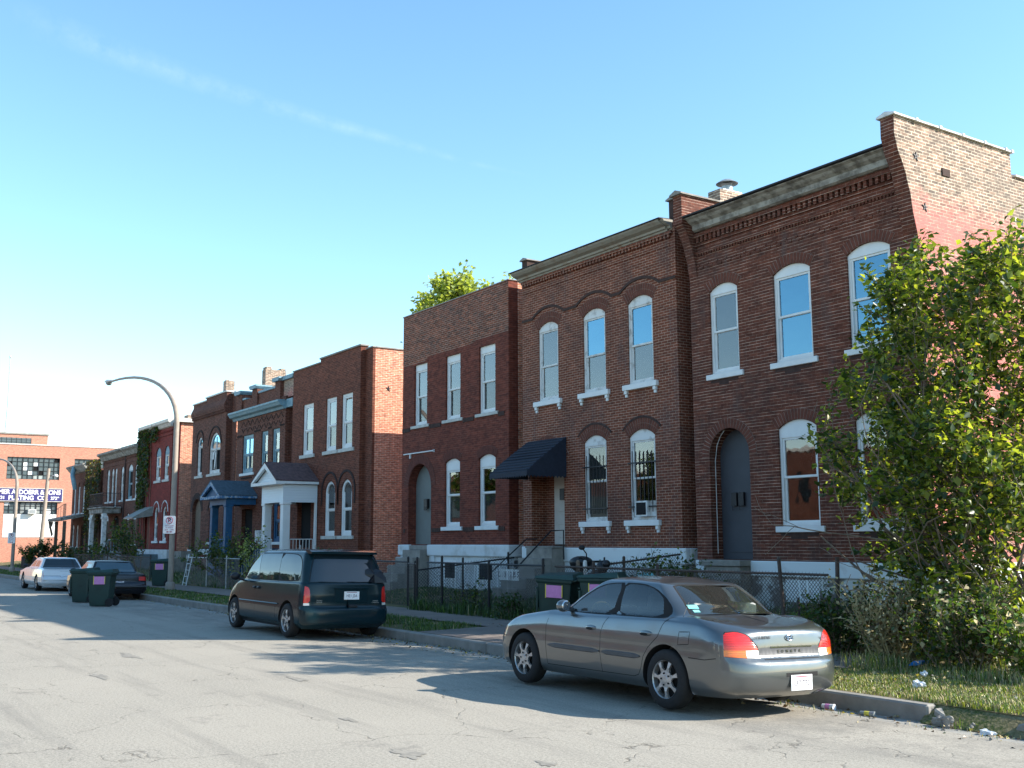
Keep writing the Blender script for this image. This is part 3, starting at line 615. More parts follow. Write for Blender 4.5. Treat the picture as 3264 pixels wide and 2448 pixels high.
# ------------------------------------------------------------------ house A : nearest, painted side wall
def house_a():
    h = thing('brick_house', 'tall dark red brick house with pinkish painted side wall behind the leafy bush', 'house', (-15.4, Y0, .4))
    x0, x1 = -18.6, -12.3
    wins = [(-17.97, -17.07, 5.67, 7.60, .16), (-16.00, -14.96, 5.67, 7.60, .16), (-14.01, -12.96, 5.67, 7.60, .16), (-16.02, -14.97, 2.18, 4.24, .17), (-14.00, -12.96, 2.18, 4.24, .17)]
    holes = [hole(*w_) for w_ in wins]+[hole(-18.11, -16.87, 1.47, 3.78, .62, 24)]
    mb = front_wall(h, None, [(x0, 1.45), (x1, 1.45), (x1, 9.20), (x0, 9.20)], holes, reveal=.34, t=.42)
    mb.build('wall', M['brickA'], h)
    shell(h, M['brickA'], x0+.002, x1-.32, 32, [(Y0, 9.2), (21.3, 9.0), (25, 8.6)], z0=.2, roofz=8.6, left=M['brickA'])
    # tall right hand party wall whose front end corbels out over the pavement, with stepped top
    prof = [(Y0+.302, .3), (32, .3), (32, 8.9), (26.6, 8.9), (26.6, 9.40), (20.75, 9.40), (20.75, 9.90), (16.94, 9.90), (16.93, 9.52), (17.02, 9.20), (17.13, 9.0), (17.22, 8.77), (17.26, 8.6), (17.32, 8.42), (17.37, 8.05), (17.46, 7.7), (17.5-.001, 7.45), (17.5-.001, 7.40), (Y0+.302, 7.40)]
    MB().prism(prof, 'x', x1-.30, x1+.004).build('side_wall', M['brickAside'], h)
    sk = MB(); sk.prism([(Y0-.001, .9), (Y0+.302, .9), (Y0+.302, 7.40), (Y0-.001, 7.40)], 'x', x1-.002, x1+.0035); sk.build('side_wall', M['brickAside'], h)
    # dark flank of the corbelled wall end, facing the street
    fl = [(16.94, 9.90), (16.93, 9.52), (17.02, 9.20), (17.13, 9.0), (17.22, 8.77), (17.26, 8.6), (17.32, 8.42), (17.37, 8.05), (17.46, 7.7), (17.5, 7.45)]
    mb = MB(); k = len(fl); mb.add([(x1-.303, a-.003, b) for a, b in fl]+[(x1-.004, a-.003, b) for a, b in fl], [(i, i+1, k+i+1, k+i) for i in range(k-1)])
    mb.add([(x1-.304, a-.003, b) for a, b in fl]+[(x1-.304, Y0+.1, b) for a, b in fl], [(i, i+1, k+i+1, k+i) for i in range(k-1)])
    mb.build('wall_end', M['brickA'], h, recalc=False)
    mb = MB(); k = len(fl); mb.add([(x0+.003, a-.003+.12, min(b, 9.30)) for a, b in fl]+[(x0+.26, a-.003+.12, min(b, 9.30)) for a, b in fl], [(i, i+1, k+i+1, k+i) for i in range(k-1)])
    mb.add([(x0+.002, a+.117, min(b, 9.30)) for a, b in fl]+[(x0+.002, Y0+.3, min(b, 9.30)) for a, b in fl], [(i, i+1, k+i+1, k+i) for i in range(k-1)])
    mb.add([(x0+.26, a+.117, min(b, 9.30)) for a, b in fl]+[(x0+.26, Y0+.3, min(b, 9.30)) for a, b in fl], [(i, i+1, k+i+1, k+i) for i in range(k-1)])
    mb.build('wall_end', M['brickA'], h, recalc=False)
    # left party wall stub standing above the cornice
    MB().box(x0-.02, x0+.27, 17.05, 20.8, 9.31, 10.02).build('party_wall', M['brickA'], h)
    MB().prism([(x0-.08, 10.02), (x0+.33, 10.02), (x0+.33, 10.06), (x0+.125, 10.14), (x0-.08, 10.06)], 'y', 16.98, 20.84).build('coping', M['stone'], h)
    # saddle back clay coping with collar joints on the right hand wall
    def saddle(ya, yb_, z):
        y = ya; cp = MB()
        while y < yb_-.1:
            e = min(y+.74, yb_)
            cp.prism([(x1-.36, z), (x1+.06, z), (x1+.06, z+.035), (x1-.15, z+.10), (x1-.36, z+.035)], 'y', y, e-.075)
            cp.prism([(x1-.375, z-.01), (x1+.075, z-.01), (x1+.075, z+.055), (x1-.15, z+.125), (x1-.375, z+.055)], 'y', e-.073, e-.004)
            y = e
        cp.build('coping', M['whitedirty'], h)
    saddle(16.88, 20.80, 9.902); saddle(20.83, 26.6, 9.402); saddle(26.65, 32, 8.902)
    # cornice: black gutter over a weathered fascia
    c = MB(); c.prism([(Y0-.002, 9.14), (17.44, 9.14), (17.38, 9.17), (17.36, 9.28), (17.26, 9.33), (17.20, 9.38), (17.12, 9.41), (17.12, 9.425), (Y0+.3, 9.43), (Y0+.3, 9.205), (Y0-.002, 9.205)], 'x', x0+.27, x1-.305)
    co = c.build('cornice', M['peelwood'], h)
    MB().prism([(Y0+.32, 9.434), (17.10, 9.43), (17.05, 9.44), (17.05, 9.475), (17.10, 9.485), (Y0+.32, 9.54)], 'x', x0+.27, x1-.305).build('gutter', M['blackroof'], co)
    d = MB(); dentils(d, x0+.05, x1-.32, 8.86, 9.00, Y0, .142, .075, .085); d.box(x0+.05, x1-.32, Y0-.10, Y0+.01, 9.001, 9.07); d.box(x0+.05, x1-.32, Y0-.035, Y0+.01, 8.79, 8.858)
    dentils(d, x0+.05, x1-.03, 8.545, 8.60, Y0, .085, .045, .035); d.box(x0+.05, x1-.03, Y0-.045, Y0+.01, 8.601, 8.645)
    x = x0+.35
    while x < x1-.4: d.box(x, x+.13, Y0-.022, Y0+.01, 8.22, 8.285); d.box(x-.06, x, Y0-.022, Y0+.01, 8.285, 8.345); x += .30
    d.build('brick_cornice', M['brickA'], h)
    for (a, b, z0, zs, rs), nm in zip(wins, ['P_blind', 'P_sky', 'P_sky', 'P_blind', 'P_blind']):
        up = z0 > 4
        window(h, a, b, z0, zs, rs, ztop=(7.58 if up else 4.10), rail=(6.66 if up else 3.21), frame=.062, mats=('white', nm, nm), sill=(.13, .125, .05), back=.10)
        archring(h, a-.01, b+.01, zs, rs, .23, Y0, RI['mb_'])
        # sooty bricks under the sill
        MB().box(a-.02, b-.05, Y0-.004, Y0+.01, z0-.20, z0-.135).box(a+.25, b-.35, Y0-.004, Y0+.01, z0-.265, z0-.203).build('soot_course', M['brickblk'], h)
    archring(h, -18.12, -16.86, 3.78, .62, .22, Y0, RI['mb_'], step=.075)
    MB().prism(hole(-18.11, -16.87, 1.47, 3.78, .62, 24), 'y', Y0+.335, Y0+.38).box(-17.90, -17.05, Y0+.325, Y0+.334, 1.62, 2.3).box(-17.1, -17.04, Y0+.30, Y0+.325, 2.50, 2.56).build('door', M['doordark'], h, bevel=.006)
    mbx = MB(); [mbx.box(-17.74+dx, -17.58+dx, Y0+.27, Y0+.334, 2.66, 2.96).tube([(-17.70+dx, Y0+.26, 2.66), (-17.69+dx, Y0+.25, 2.56), (-17.64+dx, Y0+.25, 2.57)], .008, 6) for dx in (0, .22)]
    mbx.build('mailbox', M['black'], h, bevel=.006)
    MB().tube([(-18.09, Y0+.16, 1.6), (-18.08, Y0+.15, 3.7), (-17.98, Y0+.12, 4.05), (-17.85, Y0+.10, 4.24), (-17.68, Y0+.06, 4.36)], .009, 5).build('cable', M['whitedirty'], h)
    f = MB(); f.box(x0-.01, -18.10, Y0-.07, Y0+.1, 1.17, 1.452).box(-16.90, x1+.03, Y0-.07, Y0+.1, 1.13, 1.452).box(x1-.2, x1+.035, Y0+.1, 30, 1.13, 1.446); f.build('stone_band', M['whiteband'], h, bevel=.02)
    f = MB(); f.box(x0+.02, -18.12, Y0-.02, Y0+.3, .15, 1.168).box(-16.92, x1+.005, Y0-.02, Y0+.3, .15, 1.128).box(-18.11, -16.93, Y0+.02, Y0+.3, .15, 1.40).box(x1-.3, x1+.008, Y0+.303, 32, .15, 1.128); f.build('foundation', M['stonepeel'], h)
    for a_ in (-15.95, -13.95): MB().box(a_, a_+.9, Y0-.026, Y0+.02, .62, 1.08).build('cellar_window', M['white'], h)
    s = MB(); s.box(-18.05, -16.93, 17.15, Y0+.015, .2, 1.33).box(-18.15, -16.88, 17.10, Y0+.33, 1.335, 1.465).box(-18.0, -16.98, 16.8, 17.145, .2, 1.08).box(-18.0, -16.98, 16.45, 16.795, .2, .82).box(-18.0, -16.98, 16.1, 16.445, .15, .56); s.build('doorstep', M['stone'], h, bevel=.012)
    # iron wall anchors and a blocked vent on the side wall
    for (y, z) in ((17.54, 9.19), (17.73, 8.21)):
        a = MB()
        for k in range(5):
            t = k*2*math.pi/5+.2; a.prism([(y+.10*math.cos(t), z+.10*math.sin(t)), (y+.022*math.cos(t+.9), z+.022*math.sin(t+.9)), (y+.022*math.cos(t-.9), z+.022*math.sin(t-.9))], 'x', x1+.006, x1+.022)
        a.build('wall_anchor', M['black'], h)
    MB().box(x1+.002, x1+.03, 18.34, 18.58, 8.96, 9.11).build('blocked_vent', M['brickblk'], h)
    c = MB().box(-19.02, -18.60, 18.60, 19.46, 9.0, 10.52).build('chimney', M['brickAside'], h)
    MB().lathe([(.14, 0), (.14, .18)], (-18.80, 19.05, 10.52)).lathe([(.0, .38), (.14, .34), (.28, .25), (.27, .24), (.12, .32)], (-18.80, 19.05, 10.52)).tube([(-18.93, 19.05, 10.70), (-18.99, 19.05, 10.78)], .01).tube([(-18.67, 19.05, 10.70), (-18.61, 19.05, 10.78)], .01).box(-18.98, -18.64, 18.75, 19.4, 10.522, 10.56).build('chimney_cap', M['galv'], c, smooth=True)
    return h
house_a()

# ------------------------------------------------------------------ house B : awning over the door
def house_b():
    h = thing('brick_house', 'orange red brick house with navy awning over a white door and barred windows', 'house', (-22.4, Y0, .4))
    x0, x1 = -25.72, -19.08
    wins = [(-24.90, -23.95, 5.79, 7.86, .17), (-22.81, -21.85, 5.79, 7.86, .17), (-20.93, -19.97, 5.79, 7.86, .17), (-22.83, -21.88, 2.39, 4.46, .18), (-20.96, -19.98, 2.39, 4.46, .18)]
    holes = [hole(*w_) for w_ in wins]+[hole(-25.28, -23.73, 1.74, 4.1, .45, 16)]
    mb = front_wall(h, None, [(x0, 1.71), (x1, 1.71), (x1, 9.62), (x0, 9.62)], holes, reveal=.5, t=.55)
    mb.build('wall', M['brickB'], h)
    shell(h, M['brickB'], x0+.002, x1-.002, 31, [(Y0+.26, 9.62), (19.5, 9.45), (24, 9.1)], roofz=9.2, z0=.25)
    MB().box(x1-.30, x1-.006, 17.60, 19.5, 9.62, 10.22).box(x0+.006, x0+.27, 17.50, 19.6, 9.705, 10.06).build('party_wall', M['brickblk'], h)
    MB().prism([(x1-.36, 10.22), (x1+.04, 10.22), (x1+.04, 10.25), (x1-.15, 10.32), (x1-.36, 10.25)], 'y', 17.54, 19.5).prism([(x0-.04, 10.06), (x0+.33, 10.06), (x0+.33, 10.09), (x0+.14, 10.15), (x0-.04, 10.09)], 'y', 17.44, 19.6).build('coping', M['concrete'], h)
    pf = [(Y0-.002, 9.42), (17.45, 9.42), (17.43, 9.46), (17.38, 9.47), (17.36, 9.52), (17.24, 9.56), (17.16, 9.62), (17.13, 9.66), (Y0+.28, 9.70), (Y0+.28, 9.622), (Y0-.002, 9.622)]
    co = MB().prism(pf, 'x', x0-.08, x1-.20).build('cornice', M['cornice'], h)
    MB().prism([(17.10, 9.665), (17.10, 9.69), (Y0+.3, 9.735), (Y0+.3, 9.705)], 'x', x0-.10, x1-.12).build('flashing', M['blackroof'], co)
    MB().prism([(a+.06, b) for a, b in pf[:8]]+[(Y0+.2, 9.69), (Y0+.2, 9.42)], 'x', x1-.198, x1-.08).build('cornice_return', M['cornice'], co)
    d = MB(); dentils(d, x0+.08, x1-.10, 9.24, 9.335, Y0, .135, .075, .07); d.box(x0+.04, x1-.08, Y0-.075, Y0+.01, 9.336, 9.40); d.box(x0+.05, x1-.2, Y0-.02, Y0+.01, 9.045, 9.085)
    d.build('brick_cornice', M['brickB'], h)
    # soot dark string course riding over the upper arches
    def string(z, segs, xs, xe):
        s = MB(); pts = []
        x = xs
        for (a, b, rs) in segs:
            pts += [(x, z), (a, z)]; ar = arc(a, b, z, rs, 14); pts += ar[1:-1]; x = b
        pts += [(x, z), (xe, z)]
        for (p, q) in zip(pts, pts[1:]):
            if abs(p[0]-q[0]) < 1e-4: continue
            s.add([(p[0], Y0-.028, p[1]), (q[0], Y0-.028, q[1]), (q[0], Y0-.028, q[1]+.075), (p[0], Y0-.028, p[1]+.075), (p[0], Y0+.01, p[1]), (q[0], Y0+.01, q[1]), (q[0], Y0+.01, q[1]+.075), (p[0], Y0+.01, p[1]+.075)], [(0, 1, 2, 3), (3, 2, 6, 7), (0, 4, 5, 1)])
        s.build('string_course', M['brickblk'], h)
    string(8.20, [(a-.28, b+.28, .24) for a, b, *_ in wins[:3]], x0+.02, x1-.01)
    for (a, b, z0, zs, rs), nm in zip(wins, [('P_blind', 'P_curt'), ('P_sky', 'P_blind'), ('P_sky', 'P_blind'), ('P_dark', 'P_dark'), ('P_blind', 'P_blind')]):
        up = z0 > 4
        w_ = window(h, a, b, z0+.002, zs, rs, ztop=(7.84 if up else 4.42), rail=(6.78 if up else 3.43), frame=.06, mats=('whitedirty', nm[0], nm[1]), sill=(.17, .14, .09, 'white', 1), header='whitedirty', back=.09)
        archring(h, a-.015, b+.015, zs, rs, .30, Y0, RI['mb_'], tall=2, step=.072)
        if not up:
            s = MB(); pts = arc(a-.24, b+.24, zs+.16, .30, 16)
            for p, q in zip(pts, pts[1:]): s.add([(p[0], Y0-.024, p[1]), (q[0], Y0-.024, q[1]), (q[0], Y0-.024, q[1]+.06), (p[0], Y0-.024, p[1]+.06), (p[0], Y0+.01, p[1]+.06), (q[0], Y0+.01, q[1]+.06)], [(0, 1, 2, 3), (3, 2, 5, 4)])
            s.build('hood_course', M['brickblk'], h)
            g = MB(); n = 6
            for i in range(n):
                x = a+.14+(b-a-.24)*i/(n-1); g.tube([(x, Y0-.03, z0+.20), (x, Y0-.03, z0+1.72-.03*(i % 2))], .012, 6)
            for z in (z0+.33, z0+1.42): g.box(a-.03, b+.03, Y0-.048, Y0-.018, z-.016, z+.016)
            g.build('window_bars', M['black'], w_)
    # window air conditioner, stopped-down sash
    MB().box(-20.66, -20.22, Y0-.10, Y0+.08, 2.48, 2.86).mat(1).box(-20.62, -20.26, Y0-.106, Y0-.101, 2.52, 2.82).mat(0).box(-20.2, -20.04, Y0+.02, Y0+.055, 2.48, 2.86).build('air_conditioner', [M['whitedirty'], M['matte']], h, bevel=.008)
    archring(h, -25.30, -23.71, 4.1, .47, .24, Y0, RI['mb_'], tall=2)
    # door set deep on the right of a brick lobby
    MB().box(-25.28, -24.83, Y0+.48, Y0+.53, 1.74, 4.4).build('lobby_wall', M['brickB'], h)
    dr = MB().box(-24.80, -23.90, Y0+.44, Y0+.50, 1.80, 4.2).build('door', M['doorwhite'], h)
    p = MB(); [p.box(-24.62, -24.16, Y0+.425, Y0+.441, z, z+.25) for z in (1.98, 2.34, 2.7, 3.46)]; p.build('door_panel', M['doorwhite'], dr, bevel=.01)
    MB().box(-24.50, -24.30, Y0+.40, Y0+.424, 3.02, 3.34).build('door_light', M['black'], dr)
    MB().box(-23.895, -23.74, Y0+.40, Y0+.52, 1.76, 4.4).build('door_frame', M['doorwhite'], h)
    # shingled awning with closed side and scalloped hem
    aw = MB(); za, zb = 4.70, 3.62
    aw.add([(-25.44, Y0-.02, za), (-23.60, Y0-.02, za), (-23.60, 16.30+.30, 4.08), (-25.44, 16.60, 4.08), (-23.60, 16.18, zb+.12), (-25.44, 16.18, zb+.12), (-23.60, Y0-.02, zb), (-23.60, 16.18, zb), (-25.44, Y0-.02, zb), (-25.44, 16.18, zb)],
           [(0, 1, 2, 3), (3, 2, 4, 5), (5, 4, 7, 9), (1, 6, 7, 4, 2), (0, 3, 5, 9, 8)])
    for i in range(7):
        f = (i+.5)/7; y = Y0-.02+(16.6-Y0)*f; z = za+(4.08-za)*f; aw.box(-25.44, -23.61, y-.02, y+.02, z+.002, z+.014)
    for i in range(4):
        f = (i+.5)/4; y = 16.6+(16.18-16.6)*f; z = 4.08+(zb+.12-4.08)*f; aw.box(-25.44, -23.61, y-.03, y+.01, z-.01, z+.012)
    x = -25.44
    while x < -23.64: aw.add([(x, 16.175, zb+.01), (x+.055, 16.175, zb-.05), (x+.11, 16.175, zb+.01), (x+.055, 16.178, zb+.02)], [(0, 1, 2, 3)]); x += .115
    y = 16.2
    while y < Y0-.1: aw.add([(-23.597, y, zb+.01), (-23.597, y+.055, zb-.05), (-23.597, y+.11, zb+.01)], [(0, 1, 2)]); y += .115
    aw.build('awning', M['awning'], h, recalc=False)
    f = MB(); f.box(x0-.01, -24.80, Y0-.06, Y0+.1, 1.40, 1.74).box(-24.80+1.0, x1+.15, Y0-.06, Y0+.1, 1.34, 1.715).box(x1-.3, x1+.15, Y0+.1, 19, 1.34, 1.713); f.build('stone_band', M['whiteband'], h, bevel=.02)
    f = MB(); f.box(x0+.01, -24.95, Y0-.02, Y0+.3, .2, 1.398).box(-23.74, x1+.01, Y0-.02, Y0+.3, .2, 1.338).box(x1-.3, x1+.012, Y0+.303, 31, .2, 1.335); f.build('foundation', M['whitestone'], h)
    MB().box(-25.45, -24.95, Y0-.5, Y0-.03, .2, 1.36).build('cellar_hatch', M['matte'], h)
    s = MB()
    for i in range(5): s.box(-24.93, -23.72, Y0-.45-.28*i, Y0-.012 if i == 0 else Y0-.45-.28*(i-1)-.002, .2, 1.70-.26*i-.25*(i > 0)*0)
    s.box(-25.0, -23.7, Y0-.44, Y0+.43, 1.702, 1.76); s.build('doorstep', M['stone'], h, bevel=.01)
    MB().tube([(-23.68, Y0-1.7, 1.12), (-23.68, Y0-.5, 2.16), (-23.60, Y0-.14, 2.18), (-23.60, Y0-.14, 1.40)], .022, 8).tube([(-24.9, Y0-1.7, 1.0), (-24.9, Y0-.45, 1.95), (-24.9, Y0-.1, 1.95)], .018, 8).build('handrail', M['black'], h, smooth=True)
    return h
house_b()

# ------------------------------------------------------------------ house C : flat parapet, grey arched door
def house_c():
    h = thing('brick_house', 'plain plum brick house with flat patched parapet and grey arched doorway', 'house', (-29.8, Y0, .45))
    x0, x1 = -33.12, -26.45
    ww = [(-32.30, -31.40), (-30.17, -29.24), (-28.12, -27.18)]
    lw = [(-30.20, -29.25), (-28.14, -27.18)]
    holes = [hole(a, b, 5.77, 7.86) for a, b in ww]+[hole(a, b, 2.35, 4.38, .13) for a, b in lw]+[hole(-32.65, -31.09, 1.80, 3.72, .74, 24)]
    cut = [(x0, 7.90), (-31.6, 7.90), (-31.3, 8.04), (-28.6, 8.04), (-28.2, 8.12), (x1, 8.12)]
    mb = MB(); wallface(mb, [(x0, 1.76), (x1, 1.76)]+cut[::-1], holes, Y0)
    for hh in holes:
        k = len(hh); mb.add([(p[0], Y0, p[1]) for p in hh]+[(p[0], Y0+.32, p[1]) for p in hh], [(i, (i+1) % k, k+(i+1) % k, k+i) for i in range(k)])
    mb.mat(1); wallface(mb, cut+[(x1, 9.66), (x0, 9.66)], [], Y0); mb.mat(0)
    ol = [(x0, 1.76), (x1, 1.76), (x1, 9.66), (x0, 9.66)]; mb.add([(p[0], Y0, p[1]) for p in ol]+[(p[0], Y0+.34, p[1]) for p in ol], [(i, (i+1) % 4, 4+(i+1) % 4, 4+i) for i in range(4)]+[(4, 5, 6, 7)])
    mb.build('wall', [M['brickC'], M['brickCtop']], h)
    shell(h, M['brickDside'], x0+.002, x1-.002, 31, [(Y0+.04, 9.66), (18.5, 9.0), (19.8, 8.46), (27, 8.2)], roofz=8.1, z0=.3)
    MB().box(x0-.03, x1+.03, Y0-.025, Y0+.36, 9.662, 9.70).box(x1-.33, x1+.03, Y0+.362, 18.5, 9.662, 9.70).build('coping', M['coping'], h, bevel=.01)
    for (a, b), nm in zip(ww, [('P_blind', 'P_dark'), ('P_blind', 'P_dark'), ('P_blind', 'P_dark')]):
        window(h, a, b, 5.77, 7.86, 0, ztop=7.70, rail=6.75, frame=.07, mats=('white', nm[0], nm[1]), sill=(.17, .10, .05, 'sill'), back=.12)
    for a, b in lw:
        window(h, a, b, 2.35, 4.38, .13, ztop=4.20, rail=3.35, frame=.075, mats=('white', 'P_curt', 'P_dark'), sill=(.17, .12, .05, 'whiteband'), back=.12)
        archring(h, a-.01, b+.01, 4.38, .13, .26, Y0, (M['mortarC'], M['soldierC']))
    archring(h, -32.66, -31.08, 3.72, .76, .30, Y0, (M['mortarC'], M['soldierC']), step=.09)
    for a, b, z_ in [(x0+.02, -32.49, 5.60), (-31.22, -30.38, 5.60), (-29.06, -28.31, 5.60), (-27.0, x1-.2, 5.60), (-32.95, -32.75, 2.19), (-31.0, -30.4, 2.19), (-29.05, -28.35, 2.19), (-27.0, x1-.2, 2.19)]:
        dentils(MB(), a, b, z_, z_+.13, Y0, .11, .10, .022).build('brick_band', M['brickblk'], h)
    dr = MB().prism(hole(-32.65, -31.09, 1.80, 3.72, .74, 24), 'y', Y0+.30, Y0+.335).build('door', M['door'], h)
    MB().box(-31.95, -31.72, Y0+.20, Y0+.298, 3.0, 3.30).box(-31.93, -31.74, Y0+.19, Y0+.21, 2.92, 3.0).build('mailbox', M['black'], h, bevel=.02)
    MB().tube([(-32.94, Y0-.04, 4.84), (-30.86, Y0-.04, 4.84)], .022, 8).box(-32.52, -32.47, Y0-.05, Y0+.01, 4.68, 4.83).box(-30.9, -30.86, Y0-.05, Y0+.01, 4.80, 4.88).build('light_tube', M['white'], h)
    f = MB(); f.box(x0-.05, -32.40, Y0-.12, Y0+.1, 1.43, 1.79).box(-31.16, x1+.02, Y0-.12, Y0+.1, 1.43, 1.79).box(x1-.3, x1+.14, Y0-.118, 19, 1.432, 1.785); f.build('stone_band', M['whitestone'], h, bevel=.04, seg=2)
    f = MB(); f.box(x0, -32.42, Y0-.03, Y0+.3, .2, 1.428).box(-31.14, x1+.04, Y0-.03, Y0+.3, .2, 1.428).box(x1-.3, x1+.042, Y0+.303, 31, .2, 1.43).box(-30.9, -30.72, Y0-.09, Y0-.031, .2, 1.427).box(x1-.4, x1+.045, Y0-.08, Y0-.031, .2, 1.426); f.build('foundation', M['whitestone'], h)
    for a, b in [(-30.05, -29.45), (-28.0, -27.3)]:
        cw = MB().box(a-.06, b+.06, Y0-.05, Y0-.031, .70, 1.30).build('cellar_window', M['white'], h)
        MB().box(a, b, Y0-.062, Y0-.051, .76, 1.24).build('pane', M['P_dark'], cw)
    s = MB()
    for i in range(5): s.box(-32.38, -31.18, Y0-.35-.27*i, Y0-.001 if i == 0 else Y0-.35-.27*(i-1)-.002, .2, 1.62-.245*i)
    s.box(-32.62, -31.12, Y0-.08, Y0+.30, 1.622, 1.77)
    for i in range(4): s.mat(1).box(-32.78, -32.40, Y0-.40-.30*i, Y0-.13 if i == 0 else Y0-.40-.30*(i-1)-.002, .2, 1.38-.27*i)
    s.build('doorstep', [M['concrete'], M['whitestone']], h, bevel=.012)
    return h
house_c()

# ------------------------------------------------------------------ house D : white gabled porch
def railing(parent, pts, z0, z1, mat, step=.13, r=.012, name='railing'):
    g = MB()
    for p, q in zip(pts, pts[1:]):
        a, b = Vector(p), Vector(q); L_ = (b-a).length; n = max(1, int(L_/step))
        for z in (z0+.06, z1): g.tube([(a.x, a.y, a.z+z), (b.x, b.y, b.z+z)], r*1.5, 6)
        for i in range(n+1):
            c = a+(b-a)*(i/n); g.tube([(c.x, c.y, c.z+z0), (c.x, c.y, c.z+z1)], r, 5)
    return g.build(name, mat, parent)
def gable_porch(h, xl, xr, yf, zdeck, zbeam, zeave, zridge, mats, colw=.3, beam_h=.5, over=.35, yb=Y0):
    P = thing_part = h
    xm = (xl+xr)/2
    b = MB(); t = .14
    b.box(xl, xr, yf, yf+t, zbeam, zeave-.12); b.box(xr-t, xr, yf+t, yb-.02, zbeam, zeave-.12); b.box(xl, xl+t, yf+t, yb-.02, zbeam, zeave-.12)
    b.box(xl+t, xr-t, yf+t, yb-.02, zeave-.2, zeave-.16)
    b.build('porch_beam', M[mats[0]], h)
    e = MB(); oy = yf-over
    e.box(xl-over, xr+over*.4, oy, yf-.002, zeave-.12, zeave); e.box(xr+.002, xr+over*.4, yf, yb-.02, zeave-.10, zeave); e.box(xl-over*.6, xl-.002, yf, yb-.02, zeave-.10, zeave)
    # raking fascia
    xL, xR = xl-over, xr+over*.4; w_ = .15
    e.prism([(xL, zeave+.002), (xL+.2, zeave+.002), (xm, zridge-w_*1.4), (xm, zridge)], 'y', oy-.01, oy+.10); e.prism([(xR, zeave+.002), (xR-.2, zeave+.002), (xm, zridge-w_*1.4), (xm, zridge)], 'y', oy-.01, oy+.10)
    e.build('porch_eave', M[mats[1]], h)
    MB().prism([(xl-over*.4, zeave+.002), (xr+over*.1, zeave+.002), (xm, zridge-.16)], 'y', oy+.16, oy+.20).build('porch_gable', M[mats[0]], h)
    r = MB()
    for s_, xe in ((-1, xL), (1, xR)):
        r.add([(xe, oy-.02, zeave+.01), (xm, oy-.02, zridge+.01), (xm, yb-.01, zridge+.01), (xe, yb-.01, zeave+.01), (xe, oy-.02, zeave+.05), (xm, oy-.02, zridge+.05), (xm, yb-.01, zridge+.05), (xe, yb-.01, zeave+.05)],
              [(0, 1, 2, 3), (4, 5, 6, 7), (0, 1, 5, 4), (3, 2, 6, 7), (0, 3, 7, 4)])
    r.build('porch_roof', M[mats[2]], h)
    for x in (xl+colw/2+.02, xr-colw/2-.02):
        c = MB(); c.box(x-colw/2, x+colw/2, yf+.02, yf+.02+colw, zdeck+.12, zbeam-.1).box(x-colw*.6, x+colw*.6, yf-.01, yf+.05+colw, zbeam-.1, zbeam-.002).box(x-colw*.6, x+colw*.6, yf-.01, yf+.05+colw, zdeck, zdeck+.12)
        c.build('porch_column', M[mats[3]], h, bevel=.015)
    MB().box(xl, xr, yf, yb-.02, .25, zdeck-.002).build('porch_deck', M[mats[4]], h)
